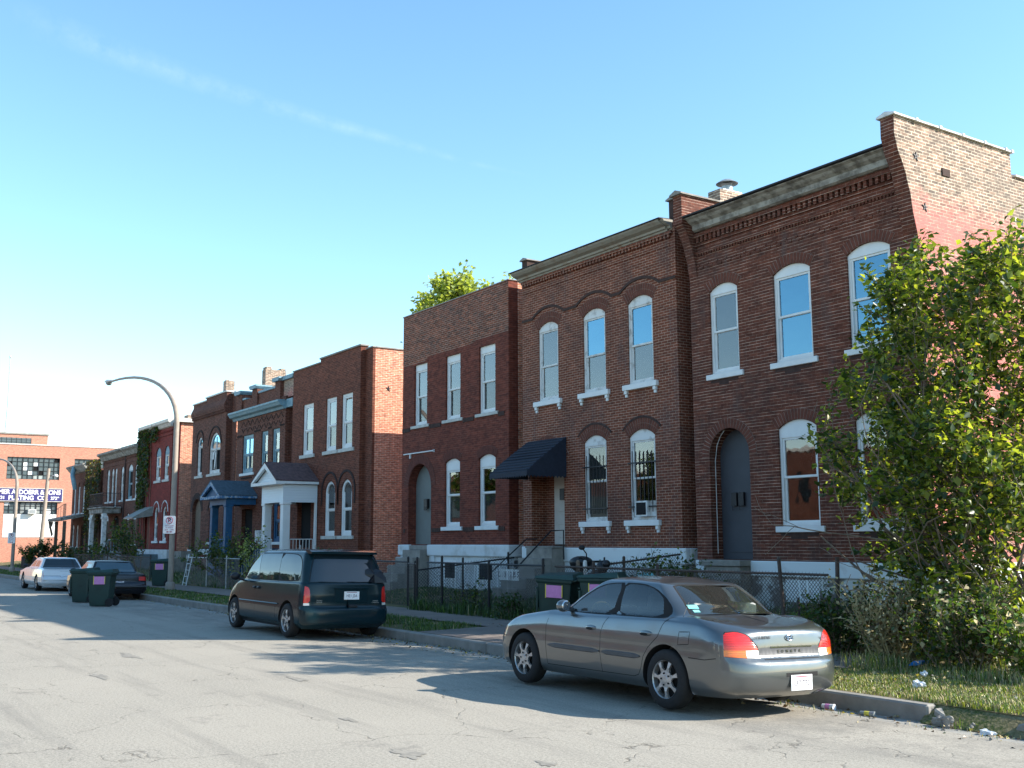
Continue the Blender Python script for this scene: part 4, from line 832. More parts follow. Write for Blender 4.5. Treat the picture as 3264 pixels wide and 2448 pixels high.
def house_d():
    h = thing('brick_house', 'brown brick house with white gabled porch and twin arched ground floor windows', 'house', (-39.5, Y0, .45))
    x0, x1 = -43.05, -36.52
    ww = [(-41.92, -40.85), (-39.60, -38.61), (-38.14, -37.17)]
    lw = [(-39.57, -38.60), (-38.07, -37.10)]
    holes = [hole(a, b, 5.42, 7.52) for a, b in ww]+[hole(a, b, 2.12, 3.76, .47, 14) for a, b in lw]+[hole(-42.3, -40.9, 1.66, 3.9, .3)]
    mb = front_wall(h, None, [(x0, .3), (x1, .3), (x1, 9.20), (-40.25, 9.20), (-40.25, 9.04), (x0, 9.04)], holes, reveal=.22)
    mb.build('wall', M['brickD'], h)
    # set back corner strip and sunlit side wall
    MB().prism([(x1-.3, Y0+.20), (x1+.62, Y0+.20), (x1+.62, Y0+.302), (x1-.3, Y0+.302)], 'z', .3, 9.06).build('wall_corner', M['brickD'], h)
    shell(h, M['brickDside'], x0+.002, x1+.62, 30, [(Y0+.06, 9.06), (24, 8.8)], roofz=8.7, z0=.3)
    MB().box(x0-.04, -40.25, Y0-.05, Y0+.32, 9.042, 9.10).box(-40.28, x1+.05, Y0-.05, Y0+.32, 9.202, 9.27).box(x1+.052, x1+.67, Y0+.15, Y0+.32, 9.062, 9.12).box(x1+.30, x1+.67, Y0+.322, 24, 9.062, 9.12).build('coping', M['concrete'], h, bevel=.012)
    for (a, b) in ww: window(h, a, b, 5.42, 7.52, 0, rail=6.42, frame=.10, mats=('white', 'P_blind', 'P_dark'), sill=(.20, .14, .06, 'sill'), back=.10)
    for a, b in lw:
        w_ = window(h, a, b, 2.12, 3.76, .47, ztop=4.05, rail=3.12, frame=.10, mats=('white', 'P_low', 'P_dark'), sill=(.20, .13, .06, 'sill'), back=.10)
        s = MB(); pts = arc(a-.22, b+.22, 3.80, .72, 24)
        for p, q in zip([(pts[0][0], 3.35)]+pts, pts+[(pts[-1][0], 3.35)]):
            c = Vector(((a+b)/2, 3.8)); pp = Vector(p)+(Vector(p)-c).normalized()*.09; qq = Vector(q)+(Vector(q)-c).normalized()*.09
            s.add([(p[0], Y0-.03, p[1]), (q[0], Y0-.03, q[1]), (qq.x, Y0-.03, qq.y), (pp.x, Y0-.03, pp.y), (pp.x, Y0+.01, pp.y), (qq.x, Y0+.01, qq.y), (p[0], Y0+.01, p[1]), (q[0], Y0+.01, q[1])], [(0, 1, 2, 3), (3, 2, 5, 4), (0, 6, 7, 1)])
        s.build('hood_mould', M['soldierD'], h)
    MB().box(-42.25, -40.95, Y0+.17, Y0+.215, 1.66, 4.2).build('door', M['void'], h)
    a = MB()
    for k in range(5):
        t = k*2*math.pi/5+.2; y, z = 18.35, 7.55; a.prism([(y+.12*math.cos(t), z+.12*math.sin(t)), (y+.03*math.cos(t+.9), z+.03*math.sin(t+.9)), (y+.03*math.cos(t-.9), z+.03*math.sin(t-.9))], 'x', x1+.622, x1+.64)
    a.build('wall_anchor', M['black'], h)
    gable_porch(h, -42.55, -40.25, 16.05, 1.50, 3.44, 4.25, 5.02, ('siding', 'white', 'shinglered', 'white', 'white'))
    MB().box(-40.36, -40.245, Y0-.10, Y0-.022, 1.5, 3.438).build('porch_post', M['white'], h)
    railing(h, [(-40.32, 16.4, 1.5), (-40.32, 17.35, 1.5)], .03, .50, M['white']); railing(h, [(-42.0, 16.12, 1.5), (-41.5, 16.12, 1.5)], .03, .5, M['white'])
    s = MB()
    for i in range(4): s.box(-41.95, -40.85, 15.74-.28*i, 16.03-.28*i if i else 16.03, .2, 1.25-.25*i)
    s.build('porch_steps', M['concrete'], h, bevel=.01)
    railing(h, [(-41.98, 15.0, .45), (-41.98, 16.0, 1.5)], .0, .85, M['white'], name='stair_rail')
    return h
house_d()

# ------------------------------------------------------------------ house E : blue cornice and blue porch
def house_e():
    h = thing('brick_house', 'dark brick house with faded blue cornice, piered parapet and blue wooden porch', 'house', (-46.7, Y0, .45))
    x0, x1 = -49.85, -43.86
    holes = [hole(-49.08, -47.66, 5.05, 6.82), hole(-46.66, -45.85, 5.05, 6.82), hole(-45.32, -44.46, 5.05, 6.82), hole(-48.9, -47.5, 1.35, 3.4), hole(-46.4, -45.5, 1.9, 3.7), hole(-45.0, -44.2, 1.9, 3.7)]
    mb = front_wall(h, None, [(x0, .3), (x1, .3), (x1, 8.15), (x0, 8.15)], holes, reveal=.2); mb.build('wall', M['brickE'], h)
    shell(h, M['brickE'], x0+.002, x1+.72, 30, [(Y0+.06, 8.1), (23, 7.9)], roofz=7.8, z0=.3)
    MB().box(x1-.3, x1+.72, Y0+.28, Y0+.302, .3, 8.1).build('wall_corner', M['brickE'], h)
    c = MB(); pf = [(Y0-.002, 7.60), (17.42, 7.60), (17.36, 7.70), (17.22, 7.76), (17.16, 7.86), (17.12, 7.90), (17.12, 7.98), (Y0+.1, 8.0), (Y0+.1, 7.602)]
    c.prism([(a, b-.02) for a, b in pf[:8]]+[(Y0-.002, 8.0-.02)], 'x', x0-.35, x1+.05)
    c.box(x1+.052, x1+.74, Y0+.0, Y0+.27, 7.62, 7.98); c.build('cornice', M['bluetrim'], h)
    p = MB(); p.box(x0+.1, -47.9, Y0+.02, Y0+.28, 8.152, 8.52).box(-47.15, -45.0, Y0+.02, Y0+.28, 8.152, 8.62)
    p.build('parapet', M['brickE'], h)
    for (a, b, z) in ((x0-.02, x0+.62, 8.80), (-47.85, -47.2, 8.85), (-45.0, -44.4, 8.86)):
        pr = MB().box(a, b, Y0-.06, Y0+.5, 8.0, z).build('parapet_pier', M['brickE'], h)
        MB().prism([(a-.12, z+.10), (a-.12, z+.17), (b+.12, z+.17), (b+.12, z+.10), (b+.02, z), (a-.02, z)], 'y', Y0-.18, Y0+.62).build('pier_cap', M['bluetrim'], pr)
    MB().box(-44.38, -43.2, Y0+.1, Y0+.5, 8.1, 8.86).build('parapet_pier', M['brickAside'], h)
    MB().prism([(-44.48, 8.96), (-44.48, 9.03), (-43.1, 9.03), (-43.1, 8.96), (-43.18, 8.862), (-44.42, 8.862)], 'y', Y0-.02, Y0+.62).box(-47.15, -45.0, Y0-.03, Y0+.34, 8.622, 8.72).box(-49.2, -48.75, Y0-.03, Y0+.34, 8.522, 8.60).build('coping', M['bluetrim'], h)
    # diaper work panel of raised headers
    d = MB()
    for k in range(9):
        cx = -49.0+k*.58
        for i in range(-4, 5):
            z = 7.22+(.26-abs(i)*.055); z2 = 7.22-(.26-abs(i)*.055)
            for zz in ((z, z2) if abs(i) < 4 else (z,)): d.box(cx+i*.065-.03, cx+i*.065+.03, Y0-.02, Y0+.01, zz-.02, zz+.02)
    dentils(d, x0+.05, -49.15, 6.78, 6.86, Y0, .10, .05, .03); dentils(d, -47.55, -46.75, 6.86, 6.94, Y0, .10, .05, .03); dentils(d, -45.8, -45.4, 6.86, 6.94, Y0, .10, .05, .03); dentils(d, -44.4, x1-.05, 6.86, 6.94, Y0, .10, .05, .03); dentils(d, -49.1, -47.7, 4.78, 4.86, Y0, .10, .05, .03)
    d.build('brick_pattern', M['soldierD'], h)
    window(h, -49.08, -47.66, 5.05, 6.82, rail=5.9, frame=.12, mats=('bluetrim', 'P_sky', 'P_dark'), sill=(.2, .12, .06, 'whiteband'), split=[-48.37])
    for a, b in ((-46.66, -45.85), (-45.32, -44.46)): window(h, a, b, 5.05, 6.82, rail=5.85, frame=.11, mats=('bluetrim', 'P_curt', 'P_blind'), sill=(.15, .12, .06, 'whiteband'))
    for a, b in ((-46.4, -45.5), (-45.0, -44.2)):
        window(h, a, b, 1.9, 3.7, rail=2.8, frame=.12, mats=('blue', 'P_curt', 'P_dark'), sill=(.15, .12, .06, 'whiteband'))
    MB().box(-46.2, -45.75, Y0-.35, Y0+.05, 1.95, 2.4).build('air_conditioner', M['whitedirty'], h, bevel=.02)
    MB().box(-48.85, -47.55, Y0+.16, Y0+.195, 1.35, 3.35).build('door', M['void'], h)
    gable_porch(h, -49.25, -47.05, 16.10, 1.30, 3.55, 3.93, 4.62, ('blue', 'bluepeel', 'shingleblue', 'blue', 'blue'))
    railing(h, [(-48.85, 16.2, 1.3), (-47.5, 16.2, 1.3)], .05, .7, M['blue'], step=.14, r=.03)
    MB().box(-46.9, -44.2, 17.2, Y0-.03, 1.2, 1.62).build('planter_ledge', M['blue'], h, bevel=.01)
    ch = MB().box(-48.4, -47.95, 18.1, 19.1, 7.7, 9.90).box(-48.4, -47.95, 18.14, 18.4, 9.902, 10.03).box(-48.4, -47.95, 18.85, 19.08, 9.902, 9.99).build('chimney', M['brickAside'], h)
    return h
house_e()

# ------------------------------------------------------------------ house F : broken arched windows
def house_f():
    h = thing('brick_house', 'vacant brown brick house with broken arched upstairs windows and white coping', 'house', (-54, Y0, .45))
    x0, x1 = -56.75, -51.5
    holes = [hole(-55.85, -55.02, 5.28, 6.88, .41, 12), hole(-53.92, -52.24, 5.28, 6.60, .72, 16), hole(-56.30, -54.90, 1.5, 3.45, .65, 16), hole(-53.6, -52.4, 1.9, 3.3, .5, 12)]
    mb = front_wall(h, None, [(x0, .3), (x1, .3), (x1, 9.20), (-54.66, 9.20), (-54.66, 9.06), (x0, 9.06)], holes, reveal=.22); mb.build('wall', M['brickDark'], h)
    MB().box(x1-.3, x1+.65, Y0+.28, Y0+.302, .3, 9.1).build('wall_corner', M['brickDark'], h)
    shell(h, M['brickDside'], x0+.002, x1+.65, 30, [(Y0+.06, 9.1), (23, 8.9)], roofz=8.6, z0=.3, left=M['brickDark'])
    MB().box(x0-.04, -54.66, Y0-.06, Y0+.32, 9.062, 9.13).box(-54.7, x1+.05, Y0-.06, Y0+.32, 9.202, 9.28).box(x1+.052, x1+.72, Y0+.2, Y0+.4, 9.102, 9.18).box(x1+.3, x1+.72, Y0+.402, 26, 9.102, 9.18).build('coping', M['copingw'], h, bevel=.012)
    d = MB(); dentils(d, x0+.03, x1-.02, 8.22, 8.36, Y0, .15, .08, .08); d.box(x0, x1, Y0-.11, Y0+.01, 8.362, 8.46); d.prism([(Y0, 8.9), (Y0-.13, 8.62), (Y0-.13, 8.462), (Y0, 8.462)], 'x', x0, x1); d.build('brick_cornice', M['brickDark'], h)
    for (a, b, zs, rs, z0) in ((-55.85, -55.02, 6.88, .41, 5.28), (-53.92, -52.24, 6.60, .72, 5.28), (-53.6, -52.4, 3.3, .5, 1.9)):
        window(h, a, b, z0, zs, rs, ztop=zs+rs*.86, rail=zs-.1, frame=.10, mats=('whitedirty', 'P_sky', 'void'), sill=(.22, .13, .06, 'sill'), header='P_dark', split=[(a+b)/2] if b-a > 1.3 else None)
        archring(h, a-.12, b+.12, zs+.12, rs+.14, .10, Y0, (M['soldierD'], M['soldierD']), proud=.03)
    # leaning broken sash pieces
    MB().prism([(-53.2, 5.5), (-53.05, 5.5), (-52.9, 6.3), (-53.0, 6.55)], 'y', Y0+.02, Y0+.05).prism([(-53.6, 6.0), (-53.4, 6.35), (-53.15, 6.45), (-53.3, 6.0)], 'y', Y0+.03, Y0+.05).build('broken_sash', M['whitedirty'], h)
    archring(h, -56.32, -54.88, 3.45, .67, .3, Y0, (M['mortarC'], M['soldierD']))
    MB().prism(hole(-56.30, -54.90, 1.5, 3.45, .65, 16), 'y', Y0+.17, Y0+.21).build('door', M['bark'], h)
    MB().box(x0, -56.3, Y0-.06, Y0+.1, 1.28, 1.55).box(-54.9, x1+.03, Y0-.06, Y0+.1, 1.28, 1.55).build('stone_band', M['whiteband'], h, bevel=.02)
    MB().box(-56.2, -55.0, 16.6, Y0-.01, .2, 1.45).box(-56.1, -55.1, 16.2, 16.59, .2, 1.1).build('doorstep', M['stone'], h)
    MB().box(-54.5, -54.05, 18.3, 18.75, 8.6, 10.15).box(-54.42, -54.2, 18.36, 18.5, 10.152, 10.21).build('chimney', M['brickAside'], h)
    return h
house_f()

# ------------------------------------------------------------------ house G : red painted, ivy, metal canopy
def house_g():
    h = thing('brick_house', 'bright red painted house with grey metal door canopy and ivy covered corner', 'house', (-63.5, Y0, .45))
    x0, x1 = -66.5, -60.4
    holes = [hole(-66.1, -65.1, 5.4, 6.95, .35, 10), hole(-63.50, -62.47, 5.4, 6.95, .35, 10), hole(-61.79, -60.85, 5.4, 6.95, .35, 10), hole(-63.40, -62.60, 1.98, 3.5, .40, 12), hole(-61.75, -60.90, 1.98, 3.5, .40, 12), hole(-65.3, -64.1, 1.3, 3.5)]
    mb = front_wall(h, None, [(x0, 1.5), (x1, 1.5), (x1, 8.5), (x0, 8.5)], holes, reveal=.2); mb.build('wall', M['brickRed'], h)
    MB().box(x1-.3, x1+.55, Y0+.28, Y0+.302, .3, 8.5).build('wall_corner', M['brickRed'], h)
    shell(h, M['brickDside'], x0+.002, x1+.55, 30, [(Y0+.06, 8.5), (23, 8.3)], roofz=8.2, z0=.3, left=M['brickRed'])
    MB().prism([(Y0-.002, 8.30), (17.40, 8.34), (17.30, 8.50), (17.22, 8.56), (17.20, 8.72), (Y0+.3, 8.76), (Y0+.3, 8.502), (Y0-.002, 8.502)], 'x', x0-.05, x1+.06).box(x1+.062, x1+.75, Y0+.06, 22, 8.502, 8.72).build('cornice', M['copingw'], h)
    MB().box(x1-.3, x1+.4, 18.2, 20, 8.722, 8.95).build('party_wall', M['brickAside'], h)
    d = MB(); dentils(d, x0+.03, x1-.02, 8.06, 8.14, Y0, .13, .07, .05); d.box(x0, x1, Y0-.05, Y0+.01, 7.86, 7.90); d.build('brick_cornice', M['brickRed'], h)
    for (a, b) in ((-66.1, -65.1), (-63.50, -62.47), (-61.79, -60.85)): window(h, a, b, 5.4, 6.95, .35, ztop=6.9, rail=6.2, frame=.11, mats=('whitedirty', 'P_sky', 'P_blind'), sill=(.15, .14, .06, 'sill'), header='bluetrim')
    for (a, b) in ((-63.40, -62.60), (-61.75, -60.90)):
        window(h, a, b, 1.98, 3.5, .40, ztop=3.75, rail=2.9, frame=.09, mats=('whitedirty', 'P_curt', 'P_dark'), sill=(.15, .13, .06, 'whiteband'), header='bluetrim')
        archring(h, a-.2, b+.2, 3.58, .62, .035, Y0, (M['whiteband'], M['whiteband']), proud=.02, step=.5)
    MB().box(-65.25, -64.15, Y0+.12, Y0+.17, 1.3, 3.4).build('door', M['doorred'], h)
    MB().box(x0, x1+.03, Y0-.07, Y0+.3, .3, 1.498).build('foundation', M['whitestone'], h)
    c = MB(); c.add([(-65.6, Y0-.02, 3.95), (-63.6, Y0-.02, 3.95), (-63.6, 16.35, 3.32), (-65.6, 16.35, 3.32), (-65.6, 16.35, 3.24), (-63.6, 16.35, 3.24), (-63.6, Y0-.02, 3.4)], [(0, 1, 2, 3), (3, 2, 5, 4), (1, 6, 5, 2)]); 
    c.build('door_canopy', M['canopy'], h, recalc=False)
    # raised stoop with grey block walls, railings and stair
    s = MB(); s.box(-65.4, -62.0, 15.4, Y0-.08, .2, 1.24); 
    for i in range(4): s.box(-65.75-.3*i, -65.402-.3*i, 15.6, 16.9, .2, 1.0-.24*i)
    s.build('stoop', M['steelblue'], h, bevel=.015)
    railing(h, [(-65.35, 15.5, 1.24), (-62.1, 15.5, 1.24)], .05, .80, M['steelblue'], step=.55, r=.04); railing(h, [(-66.9, 15.5, .35), (-65.4, 15.5, 1.24)], 0, .8, M['steelblue'], step=.75, r=.03, name='stair_rail')
    return h
house_g()

def house_h():
    h = thing('row_house', 'wide brown brick row house with an iron balcony over a carved porch', 'house', (-71.4, Y0, .45))
    x0, x1 = -76.0, -66.83
    holes = []
    ups = [(-74.93, -74.2), (-73.75, -73.1), (-71.3, -70.6), (-69.55, -68.45), (-67.98, -67.15)]
    for a, b in ups: holes.append(hole(a, b, 4.55, 6.45, .25, 8))
    holes.append(hole(-72.88, -72.3, 4.1, 6.45, .25, 8))
    lows = [(-74.8, -74.0), (-69.5, -68.8), (-68.0, -67.2)]
    for a, b in lows: holes.append(hole(a, b, 1.8, 3.4, .3, 8))
    holes.append(hole(-72.6, -71.3, 1.3, 3.3, .3, 8))
    mb = front_wall(h, None, [(x0, .3), (x1, .3), (x1, 7.5), (x0, 7.5)], holes, reveal=.2); mb.build('wall', M['brickDark'], h)
    shell(h, M['brickDark'], x0+.002, x1-.002, 29, [(Y0+.01, 7.5)], roofz=7.3, z0=.3)
    MB().box(-70.32, -70.15, Y0-.06, Y0+.01, 1, 7.48).build('downpipe', M['brickblk'], h)
    MB().prism([(Y0-.002, 7.28), (17.40, 7.30), (17.24, 7.55), (17.05, 7.66), (17.05, 7.78), (Y0+.3, 7.86), (Y0+.3, 7.502), (Y0-.002, 7.502)], 'x', x0-.2, -70.2).prism([(Y0-.002, 7.28), (17.40, 7.30), (17.24, 7.55), (17.08, 7.66), (17.08, 7.80), (Y0+.3, 7.88), (Y0+.3, 7.502), (Y0-.002, 7.502)], 'x', -70.12, x1+.1).build('cornice', M['peelwood'], h)
    d = MB(); dentils(d, x0+.03, x1-.02, 7.1, 7.2, Y0, .15, .08, .05); d.box(x0, x1, Y0-.04, Y0+.01, 6.84, 6.90); d.build('brick_cornice', M['brickDark'], h)
    pm = ['P_blind', 'P_dark', 'P_dark', 'void', 'P_blind']
    for (a, b), p in zip(ups, pm): window(h, a, b, 4.55, 6.45, .25, ztop=6.42, rail=5.5, frame=.10, mats=('whitedirty' if p != 'void' else 'bluetrim', p, p), sill=(.12, .11, .05, 'whiteband'), header='whiteband')
    window(h, -72.88, -72.3, 4.1, 6.45, .25, ztop=6.42, rail=5.5, frame=.09, mats=('whitedirty', 'P_dark', 'P_dark'))
    for a, b in lows: window(h, a, b, 1.8, 3.4, .3, ztop=3.4, rail=2.6, frame=.12, mats=('bark', 'bark', 'P_dark'), sill=(.12, .11, .05, 'whiteband'), header='whiteband')
    MB().box(-72.5, -71.4, Y0+.12, Y0+.17, 1.3, 3.5).build('door', M['void'], h)
    # carved porch below the balcony
    MB().box(-74.2, -70.6, 16.3, Y0-.08, 3.72, 4.02).box(-74.3, -70.5, 16.2, Y0-.08, 4.022, 4.12).build('porch_beam', M['peelwood'], h, bevel=.02)
    for x in (-74.05, -70.75):
        c = MB().box(x-.13, x+.13, 16.35, 16.61, 1.2, 3.718).box(x-.18, x+.18, 16.3, 16.66, 3.35, 3.5); c.build('porch_column', M['whitedirty'], h, bevel=.02)
    b = MB(); pts = [(-70.88-.75*(1-math.cos(t)), 3.718-.75*(1-math.sin(t))) for t in np.linspace(0, math.pi/2, 8)]
    b.prism([(-70.88, 3.717)]+pts, 'y', 16.40, 16.52); pts = [(-73.92+.75*(1-math.cos(t)), 3.718-.75*(1-math.sin(t))) for t in np.linspace(0, math.pi/2, 8)]; b.prism([(-73.92, 3.717)]+pts, 'y', 16.40, 16.52); b.build('porch_bracket', M['whitedirty'], h)
    railing(h, [(-74.2, Y0-.1, 4.12), (-74.2, 16.3, 4.12), (-70.6, 16.3, 4.12), (-70.6, Y0-.1, 4.12)], .03, .85, M['black'], step=.16, r=.012, name='balcony_rail')
    return h
house_h()
def house_i():
    h = thing('brick_house', 'farthest brick house of the row with a broken porch roof beside the factory', 'house', (-82.7, Y0, .45))
    x0, x1 = -85.3, -80.1
    ups = [(-84.8, -84.1), (-83.4, -82.7), (-81.9, -81.2)]
    holes = [hole(a, b, 4.0, 6.0, .25, 8) for a, b in ups]+[hole(a, b, 1.6, 3.0, .2, 6) for a, b in ups[:2]]+[hole(-81.9, -80.9, 1.2, 3.1)]
    mb = front_wall(h, None, [(x0, .3), (x1, .3), (x1, 7.1), (x0, 7.1)], holes, reveal=.2); mb.build('wall', M['brickDark'], h)
    shell(h, M['brickDark'], x0+.002, x1-.002, 28, [(Y0+.01, 7.1)], roofz=6.9, z0=.3)
    MB().prism([(Y0-.002, 6.9), (17.36, 6.95), (17.1, 7.25), (17.0, 7.35), (17.0, 7.45), (Y0+.3, 7.5), (Y0+.3, 7.102), (Y0-.002, 7.102)], 'x', x0-.25, x1+.02).build('cornice', M['peelwood'], h)
    for a, b in ups: window(h, a, b, 4.0, 6.0, .25, ztop=6.0, rail=5.0, frame=.09, mats=('whitedirty', 'P_dark', 'P_dark'), sill=(.12, .11, .05, 'whiteband'), header='brickDark')
    for a, b in ups[:2]: window(h, a, b, 1.6, 3.0, .2, ztop=3.0, rail=2.4, frame=.09, mats=('whitedirty', 'P_dark', 'P_dark'), sill=(.12, .11, .05, 'whiteband'))
    MB().box(-81.85, -80.95, Y0+.12, Y0+.17, 1.2, 3.1).build('door', M['void'], h)
    MB().prism([(Y0-.01, 3.95), (Y0-.01, 3.75), (15.9, 3.40), (15.8, 3.48), (15.8, 3.60)], 'x', -84.9, -80.3).build('porch_roof', M['peelwood'], h)
    MB().prism([(15.85, 3.4), (15.95, 3.4), (16.2, 2.5), (16.1, 2.35)], 'x', -84.9, -84.75).prism([(15.85, 3.4), (16.1, 3.4), (15.95, 2.9)], 'x', -84.4, -84.3).build('hanging_board', M['bark'], h)
    for a_ in (-83.3, -80.6): MB().box(a_, a_+.2, 16.0, 16.2, .4, 3.4).build('porch_post', M['bark'], h)
    MB().tube([(-83.2, 17.1, 7.3), (-82.7, 16.9, 6.7), (-82.3, 16.95, 6.1), (-82.35, 17.05, 5.7)], .16, 8).build('hanging_cornice', M['bluetrim'], h, smooth=True)
    return h
house_i()

# ------------------------------------------------------------------ factory at the street's end
def factory():
    h = thing('factory_building', 'orange brick factory with steel windows and a navy lettered sign at street end', 'factory', (-105, 22, 0))
    X = -105.0; mb = MB()
    hs = [[(15.9, 7.55), (20.32, 7.55), (20.32, 9.52), (15.9, 9.52)], [(15.85, 2.36), (20.30, 2.36), (20.30, 5.53), (15.85, 5.53)], [(21.58, 7.55), (26, 7.55), (26, 9.53), (21.58, 9.53)], [(9.8, 7.55), (14.2, 7.55), (14.2, 9.52), (9.8, 9.52)], [(9.8, 2.36), (14.2, 2.36), (14.2, 5.53), (9.8, 5.53)], [(21.58, 2.36), (26, 2.36), (26, 5.53), (21.58, 5.53)]]
    ol = [(-2, 0), (45, 0), (45, 10.62), (-2, 10.62)]
    wallface(mb, ol, hs, X, ax='x')
    for hh in hs:
        mb.add([(X, p[0], p[1]) for p in hh]+[(X-.25, p[0], p[1]) for p in hh], [(i, (i+1) % 4, 4+(i+1) % 4, 4+i) for i in range(4)])
    mb.box(-135, X-.35, -2, 45, 0, 10.55); mb.build('wall', M['brickFac'], h, recalc=False)
    MB().box(X-.4, X+.06, -2, 45, 10.62, 10.72).build('coping', M['copingw'], h)
    MB().box(-125, -106.2, -2, 19.4, 10.56, 11.66).build('roof_storey', M['brickFac'], h)
    MB().box(-125.1, -106.1, -2.1, 19.5, 11.662, 11.80).build('roof_edge', M['concrete'], h)
    MB().box(-106.19, -106.17, 11, 18.0, 10.72, 11.34).build('roof_window', M['facwin'], h)
    g = MB(); 
    for z in (10.95, 11.18): g.box(-106.17, -106.15, 11, 18, z-.012, z+.012)
    y = 11.
    while y < 18: g.box(-106.168, -106.145, y-.012, y+.012, 10.72, 11.34); y += .41
    g.build('glazing_bars', M['black'], h)
    for i, (a, b, z0, z1, nr) in enumerate([(15.9, 20.32, 7.55, 9.52, 5), (21.58, 26, 7.55, 9.53, 5), (9.8, 14.2, 7.55, 9.52, 5), (15.85, 20.30, 4.46, 5.53, 3), (9.8, 14.2, 4.46, 5.53, 3)]):
        f = MB(); n = 10
        for k in range(n+1): y = a+(b-a)*k/n; r_ = .04 if k in (0, 3, 6, n) else .016; f.box(X-.16, X-.10, y-r_, y+r_, z0, z1)
        for k in range(nr+1): z = z0+(z1-z0)*k/nr; r_ = .04 if k in (0, nr) else .015; f.box(X-.158, X-.102, a, b, z-r_, z+r_)
        w_ = f.build('window', M['black'], h)
        p = MB().box(X-.20, X-.17, a, b, z0, z1)
        if i == 0:
            cw, chh = (b-a)/n, (z1-z0)/nr
            for (c, r_, m_) in ((3, 3, 1), (3, 2, 1), (5, 3, 1), (4, 1, 1), (9, 4, 2), (6, 1, 2), (5, 2, 2), (0, 3, 2), (5, 0, 3), (2, 0, 3), (6, 0, 3)):
                p.mat(m_).box(X-.168, X-.162, a+c*cw+.02, a+(c+1)*cw-.02, z0+r_*chh+.02, z0+(r_+1)*chh-.02)
        if i == 3: p.mat(3).box(X-.168, X-.162, a+1.3, a+3.0, z0, z1-.05).mat(1).box(X-.168, X-.162, a+.05, a+.5, z0+.75, z1-.03).box(X-.168, X-.162, a+3.5, a+3.95, z0+.05, z0+.45)
        p.build('pane', [M['facwin'], M['signwhite'], M['void'], M['P_curt']], w_)
    MB().box(X-.12, X-.02, 15.88, 20.26, 2.40, 4.44).box(X-.12, X-.02, 9.85, 14.15, 2.40, 4.44).build('cladding', M['facwhite'], h)
    MB().box(X-.1, X+.5, 17.82, 18.46, 4.46, 4.86).mat(1).box(X+.5, X+.51, 17.88, 18.40, 4.5, 4.82).build('air_conditioner', [M['whitedirty'], M['galv']], h)
    s = MB().box(X+.02, X+.14, 12.9, 20.62, 5.62, 6.69).build('sign_board', M['navy'], h)
    MB().box(X+.02, X+.16, 12.8, 20.68, 6.70, 6.75).box(X+.02, X+.16, 12.8, 20.68, 5.56, 5.61).box(X+.02, X+.16, 20.63, 20.69, 5.61, 6.70).build('sign_frame', M['copingw'], s)
    text('lettering', 'HOMER A. DOERR & SONS', .56, (X+.145, 20.50, 6.38), ROT_EAST, M['signwhite'], s, sx=.90, offset=.016, align='RIGHT')
    text('lettering', 'PLATING  CO.', .52, (X+.145, 17.80, 5.87), ROT_EAST, M['signwhite'], s, sx=1.0, offset=.016)
    text('lettering', '2731', .38, (X+.145, 15.50, 5.87), ROT_EAST, M['signwhite'], s, sx=1.0, offset=.010)
    text('lettering', '2729', .38, (X+.145, 20.03, 5.87), ROT_EAST, M['signwhite'], s, sx=.95, offset=.010)
    f = MB()
    for z in (4.15, 5.35): f.box(X+.0, X+1.0, 20.85, 20.88, z, z+.05)
    for k in range(6): f.box(X+.2*k, X+.2*k+.02, 20.85, 20.875, 4.15, 5.4)
    f.build('fire_escape', M['black'], h)
    return h
factory()
mst = MB().tube([(-107, 15.85, 10.7), (-107, 15.95, 14.5), (-107, 15.92, 18.7)], .07, 8, r1=.03).tube([(-107, 15.85, 11.9), (-107, 17.2, 10.8)], .015, 5).ball((-107, 15.92, 18.8), (.08, .08, .14))
tag(mst.build('roof_mast', M['galv']), 'tall thin metal mast rising from the factory roof', 'mast')
# ------------------------------------------------------------------ vehicles: a body surface P(s, k) cut into its panels
M['silver'] = paint('grey metallic car paint', (.128, .142, .148), .28, .8, 1.0, dirt=.28)
M['greenpaint'] = paint('dark green car paint', (.004, .019, .026), .16, .0, .0, dirt=.03)
M['whitecar'] = paint('white car paint', (.62, .64, .66), .3, .0, .8, dirt=.15)
M['greenpaint'].node_tree.nodes['Principled BSDF'].inputs['IOR'].default_value = 1.36
M['blackcar'] = paint('black car paint', (.008, .008, .012), .18, .0, .0, dirt=.03)
M['trimgrey'] = noisy('grey plastic trim', (.075, .075, .08), .5, .2, 6, coords='obj')
M['gap'] = noisy('panel gap', (.008, .008, .009), .8, .2, 6)
M['rubber'] = noisy('tyre rubber', (.018, .018, .019), .85, .3, 20, coords='obj', bump=.3, bscale=60)
M['alloy'] = noisy('brushed alloy', (.50, .50, .50), .35, .25, 10, metallic=.7, coords='obj')
M['chrome'] = noisy('chrome', (.55, .55, .56), .15, .1, 6, metallic=1.0, coords='obj')
M['cargl'] = carglass('car window glass', (.50, .60, .60), .12, .85)
M['vangl'] = paneglass('smoked car glass', (.016, .030, .040), 1.55)
M['carsky'] = paneglass('pale reflecting car glass', (.05, .095, .12), 1.7)
M['seat'] = noisy('grey seat cloth', (.14, .14, .14), .9, .2, 12, coords='obj')
M['shelf'] = noisy('pale parcel shelf', (.30, .30, .28), .9, .2, 12, coords='obj')
M['wheelwrap'] = noisy('tan steering wheel', (.42, .27, .10), .6, .2, 12, coords='obj')
